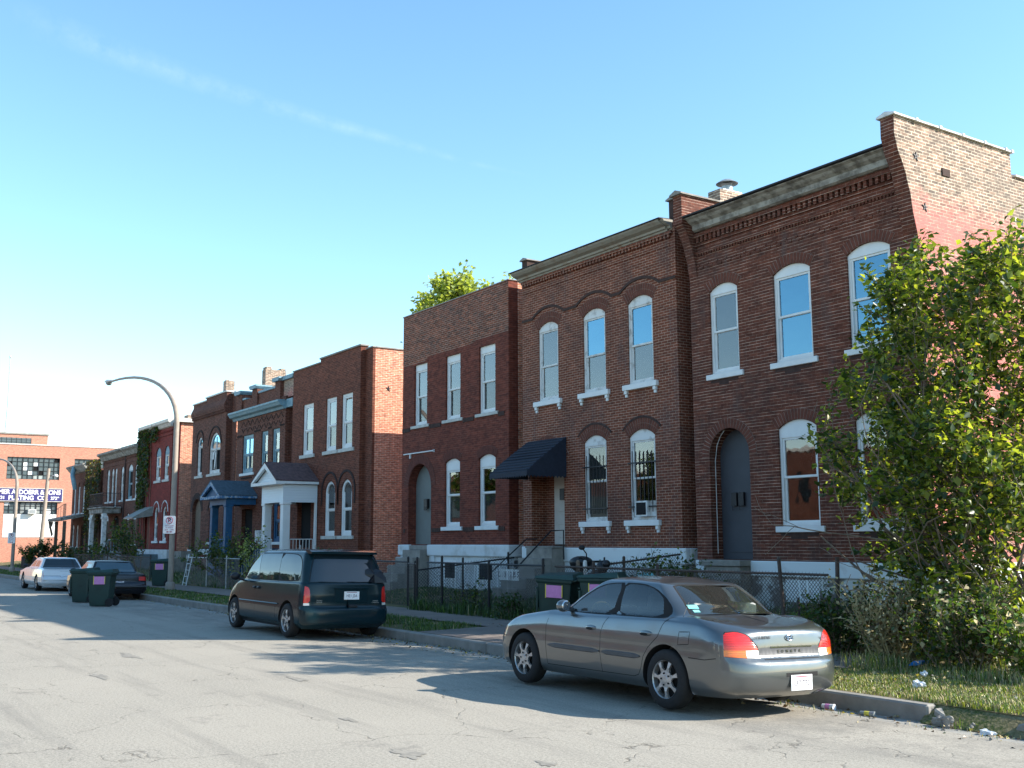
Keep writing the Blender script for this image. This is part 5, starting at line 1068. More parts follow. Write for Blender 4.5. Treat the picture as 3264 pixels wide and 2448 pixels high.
def lensmat(name, c, em=0):
    mt, t, b = base(name); b.inputs['Base Color'].default_value = (*c, 1); setin(b, Roughness=.12); b.inputs['Coat Weight'].default_value = 1
    g = t.nodes.new('ShaderNodeTexCoord').outputs['Object']; wv = nd(t, 'ShaderNodeTexWave', Scale=1.0); wv.bands_direction = 'Z'; wv.inputs['Scale'].default_value = 18; t.links.new(g, wv.inputs['Vector'])
    bp = nd(t, 'ShaderNodeBump', Strength=.35, Distance=.01); t.links.new(wv.outputs['Fac'], bp.inputs['Height']); t.links.new(bp.outputs[0], b.inputs['Normal']); return mt
M['red'] = lensmat('red lamp lens', (.62, .018, .012)); M['amber'] = lensmat('amber lamp lens', (.75, .16, .02)); M['clear'] = lensmat('clear lamp lens', (.70, .66, .62))
class Surf:
    def __init__(s, rings, a=.22, b=.72):
        s.r = rings; s.a = a; s.b = b
    def ring(s, r, S):
        xf, xr, w_, cf, cr, nf, nr, zz = r
        x = np.empty_like(S); y = np.empty_like(S)
        A = S < s.a; B = S > s.b; C_ = ~(A | B)
        t = S[A]/s.a*math.pi/2; x[A] = cf-(cf-xf)*np.cos(t)**(2/nf); y[A] = w_*.985*np.sin(t)**(2/nf)
        t = np.clip((1-S[B])/(1-s.b), 0, 1)*math.pi/2; x[B] = cr+(xr-cr)*np.cos(t)**(2/nr); y[B] = w_*.985*np.sin(t)**(2/nr)
        u = (S[C_]-s.a)/(s.b-s.a); x[C_] = cf+(cr-cf)*u; y[C_] = w_*(1-.015*(2*u-1)**2)
        z = np.interp(x, [p[0] for p in zz], [p[1] for p in zz]) if isinstance(zz, list) else np.full_like(S, zz)
        return np.stack([x, -y, z], -1)
    def __call__(s, S, K):
        S = np.atleast_1d(np.asarray(S, float)); K = np.atleast_1d(np.asarray(K, float)); S = np.clip(S, 0, 1); n = len(s.r); K = np.clip(K, 0, n-1-1e-9)
        Rg = np.stack([s.ring(r, S) for r in s.r])        # n,m,3
        i = K.astype(int); f = (K-i)[:, None]; idx = np.arange(len(S))
        g = lambda j: Rg[np.clip(j, 0, n-1), idx]
        p0, p1, p2, p3 = g(i-1), g(i), g(i+1), g(i+2)
        m1 = (p2-p0)*.5*.75; m2 = (p3-p1)*.5*.75
        h = f*f*(3-2*f)
        return (2*f**3-3*f**2+1)*p1+(f**3-2*f**2+f)*m1+(-2*f**3+3*f**2)*p2+(f**3-f**2)*m2
    def prep(s):
        s.gS, s.gK = np.meshgrid(np.linspace(0, 1, 401), np.linspace(0, len(s.r)-1, 241)); s.gS = s.gS.ravel(); s.gK = s.gK.ravel(); s.gP = s(s.gS, s.gK)
    def inv(s, pts, axes=(0, 2), smin=0., smax=1., kmin=0., kmax=99):
        mk = (s.gS >= smin) & (s.gS <= smax) & (s.gK >= kmin) & (s.gK <= kmax); gs, gk, gp = s.gS[mk], s.gK[mk], s.gP[mk][:, axes]
        out = []
        for p in pts:
            p = np.array(p, float); i = np.argmin(((gp-p)**2).sum(1)); q = np.array([gs[i], gk[i]])
            for _ in range(12):
                P0 = s([q[0], q[0]+1e-4, q[0]], [q[1], q[1], q[1]+1e-3])[:, axes]; J = np.array([(P0[1]-P0[0])/1e-4, (P0[2]-P0[0])/1e-3]).T
                try: dq = np.linalg.solve(J, p-P0[0])
                except Exception: break
                dq = np.clip(dq, [-.02, -.4], [.02, .4]); q = q+dq; q[0] = min(max(q[0], smin), smax); q[1] = min(max(q[1], kmin), min(kmax, len(s.r)-1))
            e = s([q[0]], [q[1]])[0][list(axes)]
            if np.hypot(*(e-p)) > .05: q = np.array([gs[i], gk[i]])
            out.append((q[0], q[1]))
        return out
def resample(poly, d=.035, closed=True):
    out = []; n = len(poly)
    for i in range(n if closed else n-1):
        a, b = poly[i], poly[(i+1) % n]; k = max(1, int(math.hypot(b[0]-a[0], b[1]-a[1])/d))
        out += [(a[0]+(b[0]-a[0])*j/k, a[1]+(b[1]-a[1])*j/k) for j in range(k)]
    if not closed: out.append(poly[-1])
    return out
def ribbon(line, w_=.004):
    L_ = []; R_ = []
    for i, p in enumerate(line):
        a = line[max(i-1, 0)]; b = line[min(i+1, len(line)-1)]; dx, dy = b[0]-a[0], b[1]-a[1]; l = math.hypot(dx, dy) or 1; nx, ny = -dy/l*w_, dx/l*w_
        L_.append((p[0]+nx, p[1]+ny)); R_.append((p[0]-nx, p[1]-ny))
    return L_+R_[::-1]
def smoothpoly(poly, it=2):
    for _ in range(it):
        out = []; n = len(poly)
        for i in range(n):
            a, b = poly[i], poly[(i+1) % n]; out += [(a[0]*.8+b[0]*.2, a[1]*.8+b[1]*.2), (a[0]*.2+b[0]*.8, a[1]*.2+b[1]*.8)]
        poly = out
    return poly
US = 80.0
def panelize(car, surf, regions, parts, mats, ns=120, nk=66):
    """regions: [(key, [(s,k)...])], parts: {key: (part name, slot material, split left/right)}"""
    K = len(surf.r)-1; pts = []; edges = []
    for j in range(nk+1):
        for i in range(ns+1): pts.append(Vector((US*i/ns, K*j/nk)))
    for key, poly in regions:
        b = len(pts); pts += [Vector((p[0]*US, p[1])) for p in poly]; edges += [(b+i, b+(i+1) % len(poly)) for i in range(len(poly))]
    vs, es, fs = delaunay_2d_cdt(pts, edges, [], 0, 1e-4)[:3]
    S = np.array([v.x/US for v in vs]); Kk = np.array([v.y for v in vs]); P = surf(S, Kk)
    e1 = surf(np.clip(S+2e-3, 0, 1), Kk)-surf(np.clip(S-2e-3, 0, 1), Kk); e2 = surf(S, np.clip(Kk+.02, 0, K))-surf(S, np.clip(Kk-.02, 0, K))
    Nn = np.cross(e2, e1); ln = np.linalg.norm(Nn, axis=1); ln[ln < 1e-12] = 1; Nn /= ln[:, None]
    cen = np.array([P[Kk.argmin()][0]*0, 0, .6]); out = P-np.array([0, 0, .6]); sg = np.sign((Nn*out).sum(1)); 
    if np.median(sg) < 0: Nn = -Nn
    bb = [(key, poly, min(p[0] for p in poly), max(p[0] for p in poly), min(p[1] for p in poly), max(p[1] for p in poly)) for key, poly in regions]
    groups = {}
    for f in fs:
        cs = sum(vs[i].x for i in f)/len(f)/US; ck = sum(vs[i].y for i in f)/len(f); key = 'body'
        for k_, poly, a, b, c, d in bb:
            if a <= cs <= b and c <= ck <= d and pip(cs, ck, poly): key = k_; break
        if key == 'drop': continue
        groups.setdefault(key, []).append(tuple(f))
    objs = {}
    bypart = {}
    for key, fl in groups.items():
        pn, mt, split = parts[key]; bypart.setdefault((pn, split), []).append((mt, fl))
    for (pn, split), lst in bypart.items():
        for sides in (((1,), (-1,)) if split else ((1, -1),)):
            vi = {}; V = []; NV = []; F = []; MI = []; ml = []
            for mt, fl in lst:
                if mt not in ml: ml.append(mt)
                for f in fl:
                    for sd in sides:
                        q = []
                        for i in f:
                            kk = (i, sd)
                            if kk not in vi: vi[kk] = len(V); V.append((P[i][0], P[i][1]*sd, P[i][2])); NV.append((Nn[i][0], Nn[i][1]*sd, Nn[i][2]))
                            q.append(vi[kk])
                        a, b, c = (Vector(V[j]) for j in q[:3]); nn = (b-a).cross(c-a)
                        if nn.dot(Vector(NV[q[0]])) < 0: q = q[::-1]
                        F.append(tuple(q)); MI.append(ml.index(mt))
            me = bpy.data.meshes.new(pn); me.from_pydata(V, [], F); [me.materials.append(M[x]) for x in ml]; me.polygons.foreach_set('material_index', MI)
            me.polygons.foreach_set('use_smooth', [True]*len(F)); me.update()
            me.normals_split_custom_set_from_vertices(NV)
            objs.setdefault(pn, []).append(link(pn, me, car))
    return objs
def wheel(car, x, yo, r, rr, w_, style, tilt=0, name='wheel'):
    """yo: outer face y, sign tells the side"""
    sd = 1 if yo > 0 else -1
    root = MB().lathe([(rr*.97, -sd*.02), (rr*1.0, 0), (rr*1.06, sd*.004), (r*.90, sd*.002), (r*.975, -sd*.018), (r, -sd*.045), (r, -sd*(w_-.045)), (r*.97, -sd*(w_-.015)), (r*.88, -sd*w_), (rr, -sd*w_)], (x, yo, r), 'y', 40).build('wheel', M['rubber'], car, smooth=True)
    rim = MB(); rim.lathe([(rr*.985, sd*.0), (rr*.95, -sd*.012), (rr*.93, -sd*.10)], (x, yo, r), 'y', 40); d = -sd*.035
    def P(rad, ang, yy): return (x+rad*math.cos(ang), yo+yy, r+rad*math.sin(ang))
    n, wd0, wd1, hub = style
    for k in range(n):
        a = 2*math.pi*k/n+.3
        pr = [P(hub, a-wd0, -sd*.012), P(rr*.62, a-wd1*.75, -sd*.004), P(rr*.94, a-wd1, -sd*.012), P(rr*.94, a+wd1, -sd*.012), P(rr*.62, a+wd1*.75, -sd*.004), P(hub, a+wd0, -sd*.012)]
        bk = [(p[0], p[1]-sd*.03, p[2]) for p in pr]
        rim.add(pr+bk, [(0, 1, 2, 3, 4, 5), (0, 1, 7, 6), (1, 2, 8, 7), (3, 4, 10, 9), (4, 5, 11, 10)])
    rim.lathe([(0, sd*.0), (hub*.45, -sd*.001), (hub*.5, -sd*.006), (hub*1.15, -sd*.011)], (x, yo, r), 'y', 24)
    rim.build('rim', M['alloy'], root, smooth=False)
    bl = MB().lathe([(0, -sd*.075), (rr*.95, -sd*.075)], (x, yo, r), 'y', 24)
    for k in range(5): a = 2*math.pi*k/5+.6; bl.lathe([(0, sd*.002), (.011, sd*.001), (.011, -sd*.012)], (x+hub*.78*math.cos(a), yo, r+hub*.78*math.sin(a)), 'y', 8)
    bl.build('brake_disc', M['matte'], root); return root
def archpoly(xc, zc, r, z0, n=26, fl=1.0):
    a0 = -math.asin(min(.95, (zc-z0)/r)); pts = [(xc+r*fl*math.cos(t), zc+r*math.sin(t)) for t in np.linspace(a0, math.pi-a0, n)]
    return pts
def liner(car, surf, arc_sk, depth=.42, lip=.012):
    P = surf([p[0] for p in arc_sk], [p[1] for p in arc_sk]); mb = MB(); n = len(P)
    for sd in (1, -1):
        mb = MB(); v = [(p[0], p[1]*sd, p[2]) for p in P]+[(p[0], (p[1]+depth)*sd, p[2]) for p in P]
        mb.add(v, [(i, i+1, n+i+1, n+i) for i in range(n-1)]+[tuple(range(n, 2*n))]); mb.build('wheel_well', M['matte'], car, recalc=False)

def plate(car, x, y, z, w_, h_, txt, ang=0):
    p = MB().box(x, x+.008, y-w_/2, y+w_/2, z-h_/2, z+h_/2).build('licence_plate', M['signwhite'], car, bevel=.003)
    text('plate_number', txt, h_*.52, (x+.009, y, z-.008), ROT_EAST, M['inkdark'], p, ext=.001, sx=.82)
    MB().box(x+.008, x+.0095, y-w_*.34, y+w_*.34, z+h_*.36, z+h_*.42).build('plate_band', M['signred'], p); return p

def sedan(label, loc, paintm, rings, regs, wheels, arches, glass, kind='near', tilt=0, group=None, wstyle=(7, .42, .13, .085), wr=.33, rim=.215, extra=None):
    car = thing('parked_car', label, 'car', (0, 0, 0), group)
    sf = Surf(rings); sf.prep(); R_ = []
    for ax in arches:
        ap = archpoly(*ax); sk = sf.inv(ap, smin=.06, smax=.93, kmax=5.0); zb = [(sk[-1][0], -.001), (sk[0][0], -.001)]
        R_.append(('drop', sk+zb)); liner(car, sf, sk)
    parts = {'body': ('body', paintm, False), 'gap': ('body', 'gap', False)}
    for r in regs:
        key, mode, poly, pn, mt, split = r
        if mode == 'side': q = sf.inv(resample(poly), smin=.10, smax=.90, kmax=glass)
        elif mode == 'line': q = sf.inv(ribbon(resample(poly, .04, False), .0045), smin=.04, smax=.96, kmax=glass)
        elif mode == 'rear': q = sf.inv(resample(poly, .03), axes=(1, 2), smin=sf.b+.095, smax=1.0, kmin=0, kmax=6.6)
        elif mode == 'sk': q = poly
        R_.append((key, q))
        if key not in parts: parts[key] = (pn, mt, split)
    objs = panelize(car, sf, R_, parts, None)
    for x, yo, st in wheels: wheel(car, x, yo, wr, rim, .20, wstyle)
    if extra: extra(car, sf)
    car.location = loc; car.rotation_euler = (tilt, 0, 0); return car

def srings():
    zh = [(-2.12, .70), (-1.95, .775), (-1.5, .865), (-.9, .925), (0, .94), (1.4, .97), (1.9, .95), (2.3, .90)]
    zd = [(-2.05, .73), (-1.9, .80), (-1.5, .90), (-.88, .985), (0, .985), (1.45, 1.01), (1.8, 1.03), (2.2, .975), (2.3, .95)]
    zg = [(-1.0, 1.0), (-.5, .995), (0, .995), (1.3, 1.02), (1.7, 1.045)]
    return [(-2.10, 2.34, .85, -1.70, 1.80, 3, 3.2, .20), (-2.24, 2.49, .915, -1.72, 1.80, 3, 3.6, .285), (-2.28, 2.53, .935, -1.72, 1.80, 2.9, 3.6, .43), (-2.27, 2.515, .940, -1.72, 1.80, 2.8, 3.6, .57),
            (-2.24, 2.44, .936, -1.70, 1.90, 2.7, 3.8, .655), (-2.20, 2.425, .930, -1.68, 1.90, 2.6, 3.8, [(-2.25, .66), (-1.9, .73), (-1.0, .80), (1.8, .81), (2.3, .79)]), (-2.12, 2.40, .895, -1.62, 1.84, 2.5, 3.4, zh),
            (-2.00, 2.29, .835, -1.52, 1.60, 2.4, 3.0, zd), (-.98, 1.70, .80, -.52, 1.36, 2.6, 2.6, zg), (-.62, 1.44, .745, -.28, 1.20, 2.8, 2.6, [(-1, 1.16), (0, 1.17), (2, 1.19)]),
            (-.16, 1.12, .65, -.02, .98, 3.0, 3.0, [(-1, 1.345), (.4, 1.375), (1.2, 1.36)]), (.02, .96, .54, .14, .84, 3.0, 3.0, [(-1, 1.405), (.4, 1.425), (1.2, 1.395)]), (.25, .70, .25, .3, .62, 3, 3, [(-1, 1.435), (.5, 1.455), (1.2, 1.435)]), (.40, .52, .002, .42, .50, 2, 2, 1.458)]
fz = -1.41; rz = 1.42
sreg = [
 ('gap', 'line', [(-.87, .88), (-.90, .78), (-.895, .57), (-.87, .36), (-.86, .30)], 'body', 'gap', 0),
 ('gap', 'line', [(.36, .96), (.29, .87), (.25, .76), (.25, .55), (.28, .36), (.29, .30)], 'body', 'gap', 0),
 ('gap', 'line', [(1.41, 1.0), (1.35, .92), (1.29, .79), (1.13, .66), (1.05, .55), (1.01, .42), (.96, .34), (.88, .315), (-.86, .30)], 'body', 'gap', 0),
 ('gap', 'line', [(1.64, .865), (1.81, .875), (1.80, .74), (1.63, .725), (1.64, .865)], 'body', 'gap', 0),
 ('gap', 'line', [(1.80, .60), (2.05, .595), (2.20, .62)], 'body', 'gap', 0),
 ('gap', 'line', [(-1.85, .60), (-2.02, .60), (-2.12, .62)], 'body', 'gap', 0),
 ('wf', 'side', smoothpoly([(-.60, .99), (-.40, 1.12), (-.25, 1.21), (-.12, 1.28), (.0, 1.325), (.16, 1.352), (.37, 1.36), (.33, .998), (-.40, .985)], 1), 'side_window', 'cargl', True),
 ('wr', 'side', smoothpoly([(.46, .995), (.44, 1.17), (.43, 1.36), (.73, 1.355), (.93, 1.325), (1.07, 1.27), (1.19, 1.20), (1.25, 1.00)], 1), 'side_window', 'cargl', True),
 ('gap', 'side', smoothpoly([(1.20, 1.23), (1.34, 1.13), (1.385, 1.06), (1.36, .995), (1.20, .99), (.37, .985), (.37, 1.375), (.75, 1.372), (1.0, 1.32)], 1), 'body', 'gap', 0),
 ('gap', 'side', smoothpoly([(-.66, .985), (-.44, 1.12), (-.28, 1.225), (-.12, 1.30), (.0, 1.342), (.16, 1.366), (.44, 1.376), (.47, .985), (.0, .975)], 1), 'body', 'gap', 0),
 ('tr', 'rear', smoothpoly([(-.545, .80), (-.60, .87), (-.70, .905), (-.82, .89), (-.915, .80), (-.925, .712), (-.48, .712), (-.495, .745)], 1), 'taillight', 'red', True),
 ('ta', 'rear', [(-.935, .713), (-.935, .65), (-.64, .635), (-.64, .713)], 'taillight', 'amber', True),
 ('tw', 'rear', [(-.639, .713), (-.639, .635), (-.47, .63), (-.48, .713)], 'taillight', 'clear', True),
 ('gap', 'rear', smoothpoly([(-.53, .80), (-.59, .878), (-.70, .914), (-.83, .897), (-.926, .80), (-.94, .645), (-.46, .622), (-.475, .745)], 1), 'body', 'gap', 0),
 ('strip', 'rear', [(-.465, .735), (.02, .735), (.02, .655), (-.465, .655)], 'trunk_strip', 'trimgrey', False),
 ('gap', 'rear', [(-.43, .622), (.02, .622), (.02, .611), (-.43, .611)], 'body', 'gap', 0),
 ('rw', 'sk', [(.845, 8.18), (.855, 9.0), (.865, 9.85), (.90, 9.98), (1.01, 10.0), (1.01, 8.12), (.86, 8.10)], 'rear_window', 'cargl', False),
 ('gap', 'sk', [(.83, 8.12), (.843, 9.0), (.855, 9.92), (.895, 10.08), (1.02, 10.10), (1.02, 8.02), (.845, 8.02)], 'body', 'gap', 0),
 ('ws', 'sk', [(.135, 8.15), (.13, 9.0), (.12, 9.90), (-.01, 9.98), (-.01, 8.1), (.12, 8.1)], 'windshield', 'cargl', False),
]
def sedan_extra(car, sf):
    y = -.905
    # side rubbing strips follow the body side
    for a, b in ((-.84, .235), (.285, .99)):
        q = sf.inv([(x, .545) for x in np.linspace(a, b, 9)], smin=.1, smax=.9, kmax=5); P = sf([p[0] for p in q], [p[1] for p in q])
        for sd in (1, -1):
            mb = MB(); 
            for i, p in enumerate(P):
                t = .03*math.sin(min(1, (i+.35)/1.6, (len(P)-.65-i)/1.6)*math.pi/2)
                c = Vector((p[0], (p[1]-.012)*sd, p[2])); mb.v += [(c.x, (p[1]-.001)*sd, c.z+t), (c.x, c.y-.0*sd, c.z+t*.7), (c.x, c.y, c.z-t*.7), (c.x, (p[1]-.001)*sd, c.z-t)]
            n = len(P); fs = [(4*i+j, 4*i+j+1, 4*i+5+j, 4*i+4+j) for i in range(n-1) for j in range(3)]+[(0, 1, 2, 3), tuple(4*(n-1)+j for j in range(4))]; mb.f += fs; mb.m += [0]*len(fs)
            mb.build('rub_strip', M['trimgrey'], car, smooth=True)
    for x in (.06, 1.09):
        for sd in (1, -1):
            hd = MB().ball((x, .922*-sd, .815), (.115, .022, .032), 14).build('door_handle', M['silver'], car, smooth=True)
            MB().ball((x-.02, .943*-sd, .805), (.07, .006, .018), 10).build('handle_recess', M['gap'], hd, smooth=True)
    for sd in (1, -1):
        mr = MB().ball((-.47, -.965*sd, 1.055), (.085, .10, .078), 14).tube([(-.47, -.80*sd, 1.0), (-.46, -.93*sd, 1.03)], .03, 8).build('wing_mirror', M['silver'], car, smooth=True)
        MB().lathe([(0, .0), (.055, 0), (.068, -.01)], (-.388, -.972*sd, 1.057), 'x', 20).build('mirror_glass', M['chrome'], mr)
        MB().ball((-2.05, -.80*sd, .545), (.05, .03, .022), 8).build('side_marker', M['amber'], car, smooth=True)
        MB().ball((-2.08, -.62*sd, .64), (.10, .17, .05), 12).build('headlight', M['clear'], car, smooth=True)
    # floor pan, sills, exhaust
    MB().box(-1.0, 1.0, -.80, .80, .19, .40).box(1.0, 2.3, -.55, .55, .24, .5).box(-2.1, -1.0, -.52, .52, .22, .5).box(-1.9, 1.8, -.74, .74, .41, .43).build('underbody', M['matte'], car)
    MB().tube([(1.5, .45, .22), (2.35, .45, .24)], .03, 10).box(1.9, 2.2, .2, .6, .2, .32).build('exhaust', M['rubber'], car)
    MB().box(-.98, -.985+.3, -.74, .74, .43, .93).box(-.85, -.55, -.70, .70, .90, .955).build('dashboard', M['matte'], car)
    sw = MB(); sw.tube([(-.42-.10*math.sin(t)*.4, -.36+.19*math.cos(t), .93+.17*math.sin(t)) for t in np.linspace(0, 2*math.pi, 25)], .014, 6).build('steering_wheel', M['wheelwrap'], car, smooth=True)
    for (x, yy) in ((.18, -.36), (.18, .36)):
        st = MB().box(x-.28, x+.28, yy-.25, yy+.25, .43, .62).prism([(x+.16, .6), (x+.30, .6), (x+.46, 1.06), (x+.36, 1.10)], 'y', yy-.24, yy+.24).build('seat', M['seat'], car, bevel=.03, seg=2)
        MB().prism([(x+.40, 1.06), (x+.50, 1.06), (x+.54, 1.24), (x+.44, 1.24)], 'y', yy-.13, yy+.13).build('headrest', M['seat'], st, bevel=.03, seg=2)
    st = MB().box(.95, 1.3, -.66, .66, .43, .62).prism([(1.15, .6), (1.32, .6), (1.42, 1.03), (1.30, 1.03)], 'y', -.66, .66).build('seat', M['seat'], car, bevel=.03)
    for yy in (-.36, .36): MB().box(1.36, 1.47, yy-.15, yy+.15, 1.02, 1.17).build('headrest', M['shelf'], st, bevel=.035, seg=2)
    MB().box(1.38, 1.74, -.64, .64, .985, 1.0).build('parcel_shelf', M['shelf'], car)
    # stickers in the back glass
    def onglass(s_, k_, w_, h_, m_, nm):
        c = Vector(sf([s_], [k_])[0]); a = Vector(sf([s_+.002], [k_])[0])-c; b = Vector(sf([s_], [k_+.02])[0])-c; a.normalize(); b.normalize(); n = a.cross(b); n.normalize(); n = n if n.x > 0 else -n; c += n*.004
        return MB().add([c-a*w_/2-b*h_/2, c+a*w_/2-b*h_/2, c+a*w_/2+b*h_/2, c-a*w_/2+b*h_/2], [(0, 1, 2, 3)]).build(nm, m_, car, recalc=False)
    onglass(.872, 8.62, .13, .07, M['lcyan'], 'window_sticker'); onglass(.874, 8.34, .08, .05, M['lcyan'], 'window_sticker')
    MB().tube([(1.55, -.78, .99), (1.66, -.775, 1.19)], .0035, 5).build('aerial', M['chrome'], car)
    # plate recess, trunk lip, badges
    MB().box(2.522, 2.532, -.17, .33, .43, .475).build('plate_recess', M['gap'], car, bevel=.004)
    plate(car, 2.534, .06, .365, .335, .165, 'CF7 T7C')
    MB().box(2.425, 2.436, -.30, .35, .735, .75).build('chrome_strip', M['chrome'], car)
    text('badge', 'HYUNDAI', .045, (2.428, -.42, .845), ROT_EAST, M['trimgrey'], car, ext=.002, sx=1.2)
    text('badge', 'SONATA', .045, (2.440, -.02, .695), ROT_EAST, M['chrome'], car, ext=.002, space=2.6)
    text('badge', 'GLS', .045, (2.423, .58, .83), ROT_EAST, M['trimgrey'], car, ext=.002, sx=1.1)
    em = MB(); em.tube([(2.430, .055*math.cos(t), .835+.03*math.sin(t)) for t in np.linspace(0, 2*math.pi, 21)], .006, 6); em.tube([(2.430, -.03, .815), (2.430, -.015, .855)], .006, 5).tube([(2.430, .015, .815), (2.430, .03, .855)], .006, 5).tube([(2.430, -.02, .832), (2.430, .02, .838)], .005, 5); em.build('badge', M['chrome'], car, smooth=True)
M['lcyan'] = noisy('cyan sticker', (.20, .55, .55), .6, .2, 30, coords='obj')
wh = [(fz, -.93, 0), (fz, .93, 0), (rz, -.93, 0), (rz, .93, 0)]
sedan('grey silver four door sedan with scraped rear bumper parked nearest at the kerb', (-10.90, 9.285, -.005), 'silver', srings(), sreg, wh, [(fz, .33, .385, .20), (rz, .33, .385, .20)], 10.6, tilt=R(-1.6), extra=sedan_extra)

def vrings():
    zh = [(-2.1, .72), (-1.9, .82), (-1.45, .98), (-1.0, 1.04), (0, 1.045), (2.0, 1.06), (2.4, 1.05)]
    zd = [(-2.0, .76), (-1.8, .87), (-1.45, 1.01), (-1.15, 1.075), (0, 1.07), (2.0, 1.09), (2.4, 1.09)]
    return [(-2.06, 2.26, .86, -1.75, 1.9, 3, 4.5, .20), (-2.16, 2.38, .962, -1.78, 1.95, 3, 4.5, .30), (-2.20, 2.41, .976, -1.78, 1.97, 2.8, 4.5, .42), (-2.18, 2.40, .975, -1.78, 1.97, 2.7, 4.6, .57),
            (-2.16, 2.33, .970, -1.76, 1.97, 2.6, 4.8, .645), (-2.12, 2.325, .960, -1.72, 1.97, 2.5, 4.8, [(-2.2, .68), (-1.8, .76), (2.4, .86)]), (-2.04, 2.30, .935, -1.65, 1.95, 2.4, 4.8, zh),
            (-1.90, 2.275, .915, -1.5, 1.94, 2.4, 4.8, zd), (-1.40, 2.265, .905, -.98, 1.93, 2.5, 4.8, [(-1.5, 1.09), (0, 1.085), (2.3, 1.11)]), (-1.10, 2.20, .875, -.84, 1.90, 2.6, 4.6, [(-1.5, 1.28), (2.3, 1.29)]),
            (-.76, 2.12, .825, -.60, 1.84, 2.8, 4.4, [(-1.5, 1.49), (2.3, 1.50)]), (-.46, 2.03, .765, -.32, 1.78, 3, 4.2, [(-1.5, 1.655), (2.3, 1.665)]), (-.30, 1.97, .66, -.2, 1.72, 3, 4, [(-1.5, 1.715), (2.3, 1.72)]),
            (-.05, 1.75, .35, 0, 1.6, 3, 3, [(-1.5, 1.745), (2.3, 1.75)]), (.3, 1.2, .002, .3, 1.2, 2, 2, 1.755)]
vreg = [
 ('gap', 'line', [(-1.22, 1.02), (-1.27, .80), (-1.20, .45), (-1.12, .26)], 'body', 'gap', 0),
 ('gap', 'line', [(-.17, 1.09), (-.20, .80), (-.17, .28)], 'body', 'gap', 0),
 ('gap', 'line', [(.92, 1.10), (.93, .85), (.98, .30)], 'body', 'gap', 0),
 ('gap', 'line', [(-1.1, .26), (1.05, .28)], 'body', 'gap', 0),
 ('wa', 'side', smoothpoly([(-1.00, 1.11), (-.82, 1.34), (-.62, 1.53), (-.45, 1.61), (-.40, 1.625), (-.175, 1.105)], 1), 'side_window', 'carsky', True),
 ('wb', 'side', [(-.155, 1.105), (-.385, 1.628), (.0, 1.645), (.785, 1.65), (.925, 1.115)], 'side_window', 'vangl', True),
 ('wc', 'side', smoothpoly([(.94, 1.115), (.80, 1.65), (1.50, 1.64), (1.74, 1.60), (1.90, 1.50), (1.985, 1.34), (1.99, 1.21), (1.90, 1.13)], 1), 'side_window', 'vangl', True),
 ('gap', 'side', smoothpoly([(-1.05, 1.095), (-.85, 1.34), (-.64, 1.55), (-.45, 1.632), (.0, 1.66), (1.0, 1.665), (1.52, 1.655), (1.77, 1.612), (1.93, 1.51), (2.01, 1.34), (2.01, 1.20), (1.91, 1.10), (0, 1.09)], 1), 'body', 'gap', 0),
 ('tl', 'rear', smoothpoly([(-.80, 1.00), (-.87, 1.03), (-.955, .99), (-.975, .86), (-.97, .70), (-.78, .70), (-.78, .92)], 1), 'taillight', 'red', True),
 ('tw', 'rear', [(-.96, .699), (-.96, .655), (-.79, .655), (-.79, .699)], 'taillight', 'clear', True),
 ('rw', 'sk', [(.862, 7.95), (.872, 9.0), (.885, 10.2), (.90, 10.9), (1.01, 11.0), (1.01, 7.9)], 'rear_window', 'vangl', False),
 ('gap', 'sk', [(.856, 7.8), (.862, 7.85), (1.01, 7.8), (1.01, 7.86), (.862, 7.92), (.867, 9.0), (.88, 10.2), (.893, 10.95), (1.01, 11.06), (1.01, 11.1), (.885, 11.0), (.874, 10.2), (.86, 9.0)], 'body', 'gap', 0),
 ('gap', 'rear', [(-.76, .665), (.02, .665), (.02, .655), (-.76, .655)], 'body', 'gap', 0),
 ('gap', 'line', [(1.98, .70), (2.10, .66)], 'body', 'gap', 0),
 ('ws', 'sk', [(.145, 8.15), (.14, 9.5), (.13, 10.8), (-.01, 10.95), (-.01, 8.1)], 'windshield', 'carsky', False),
]
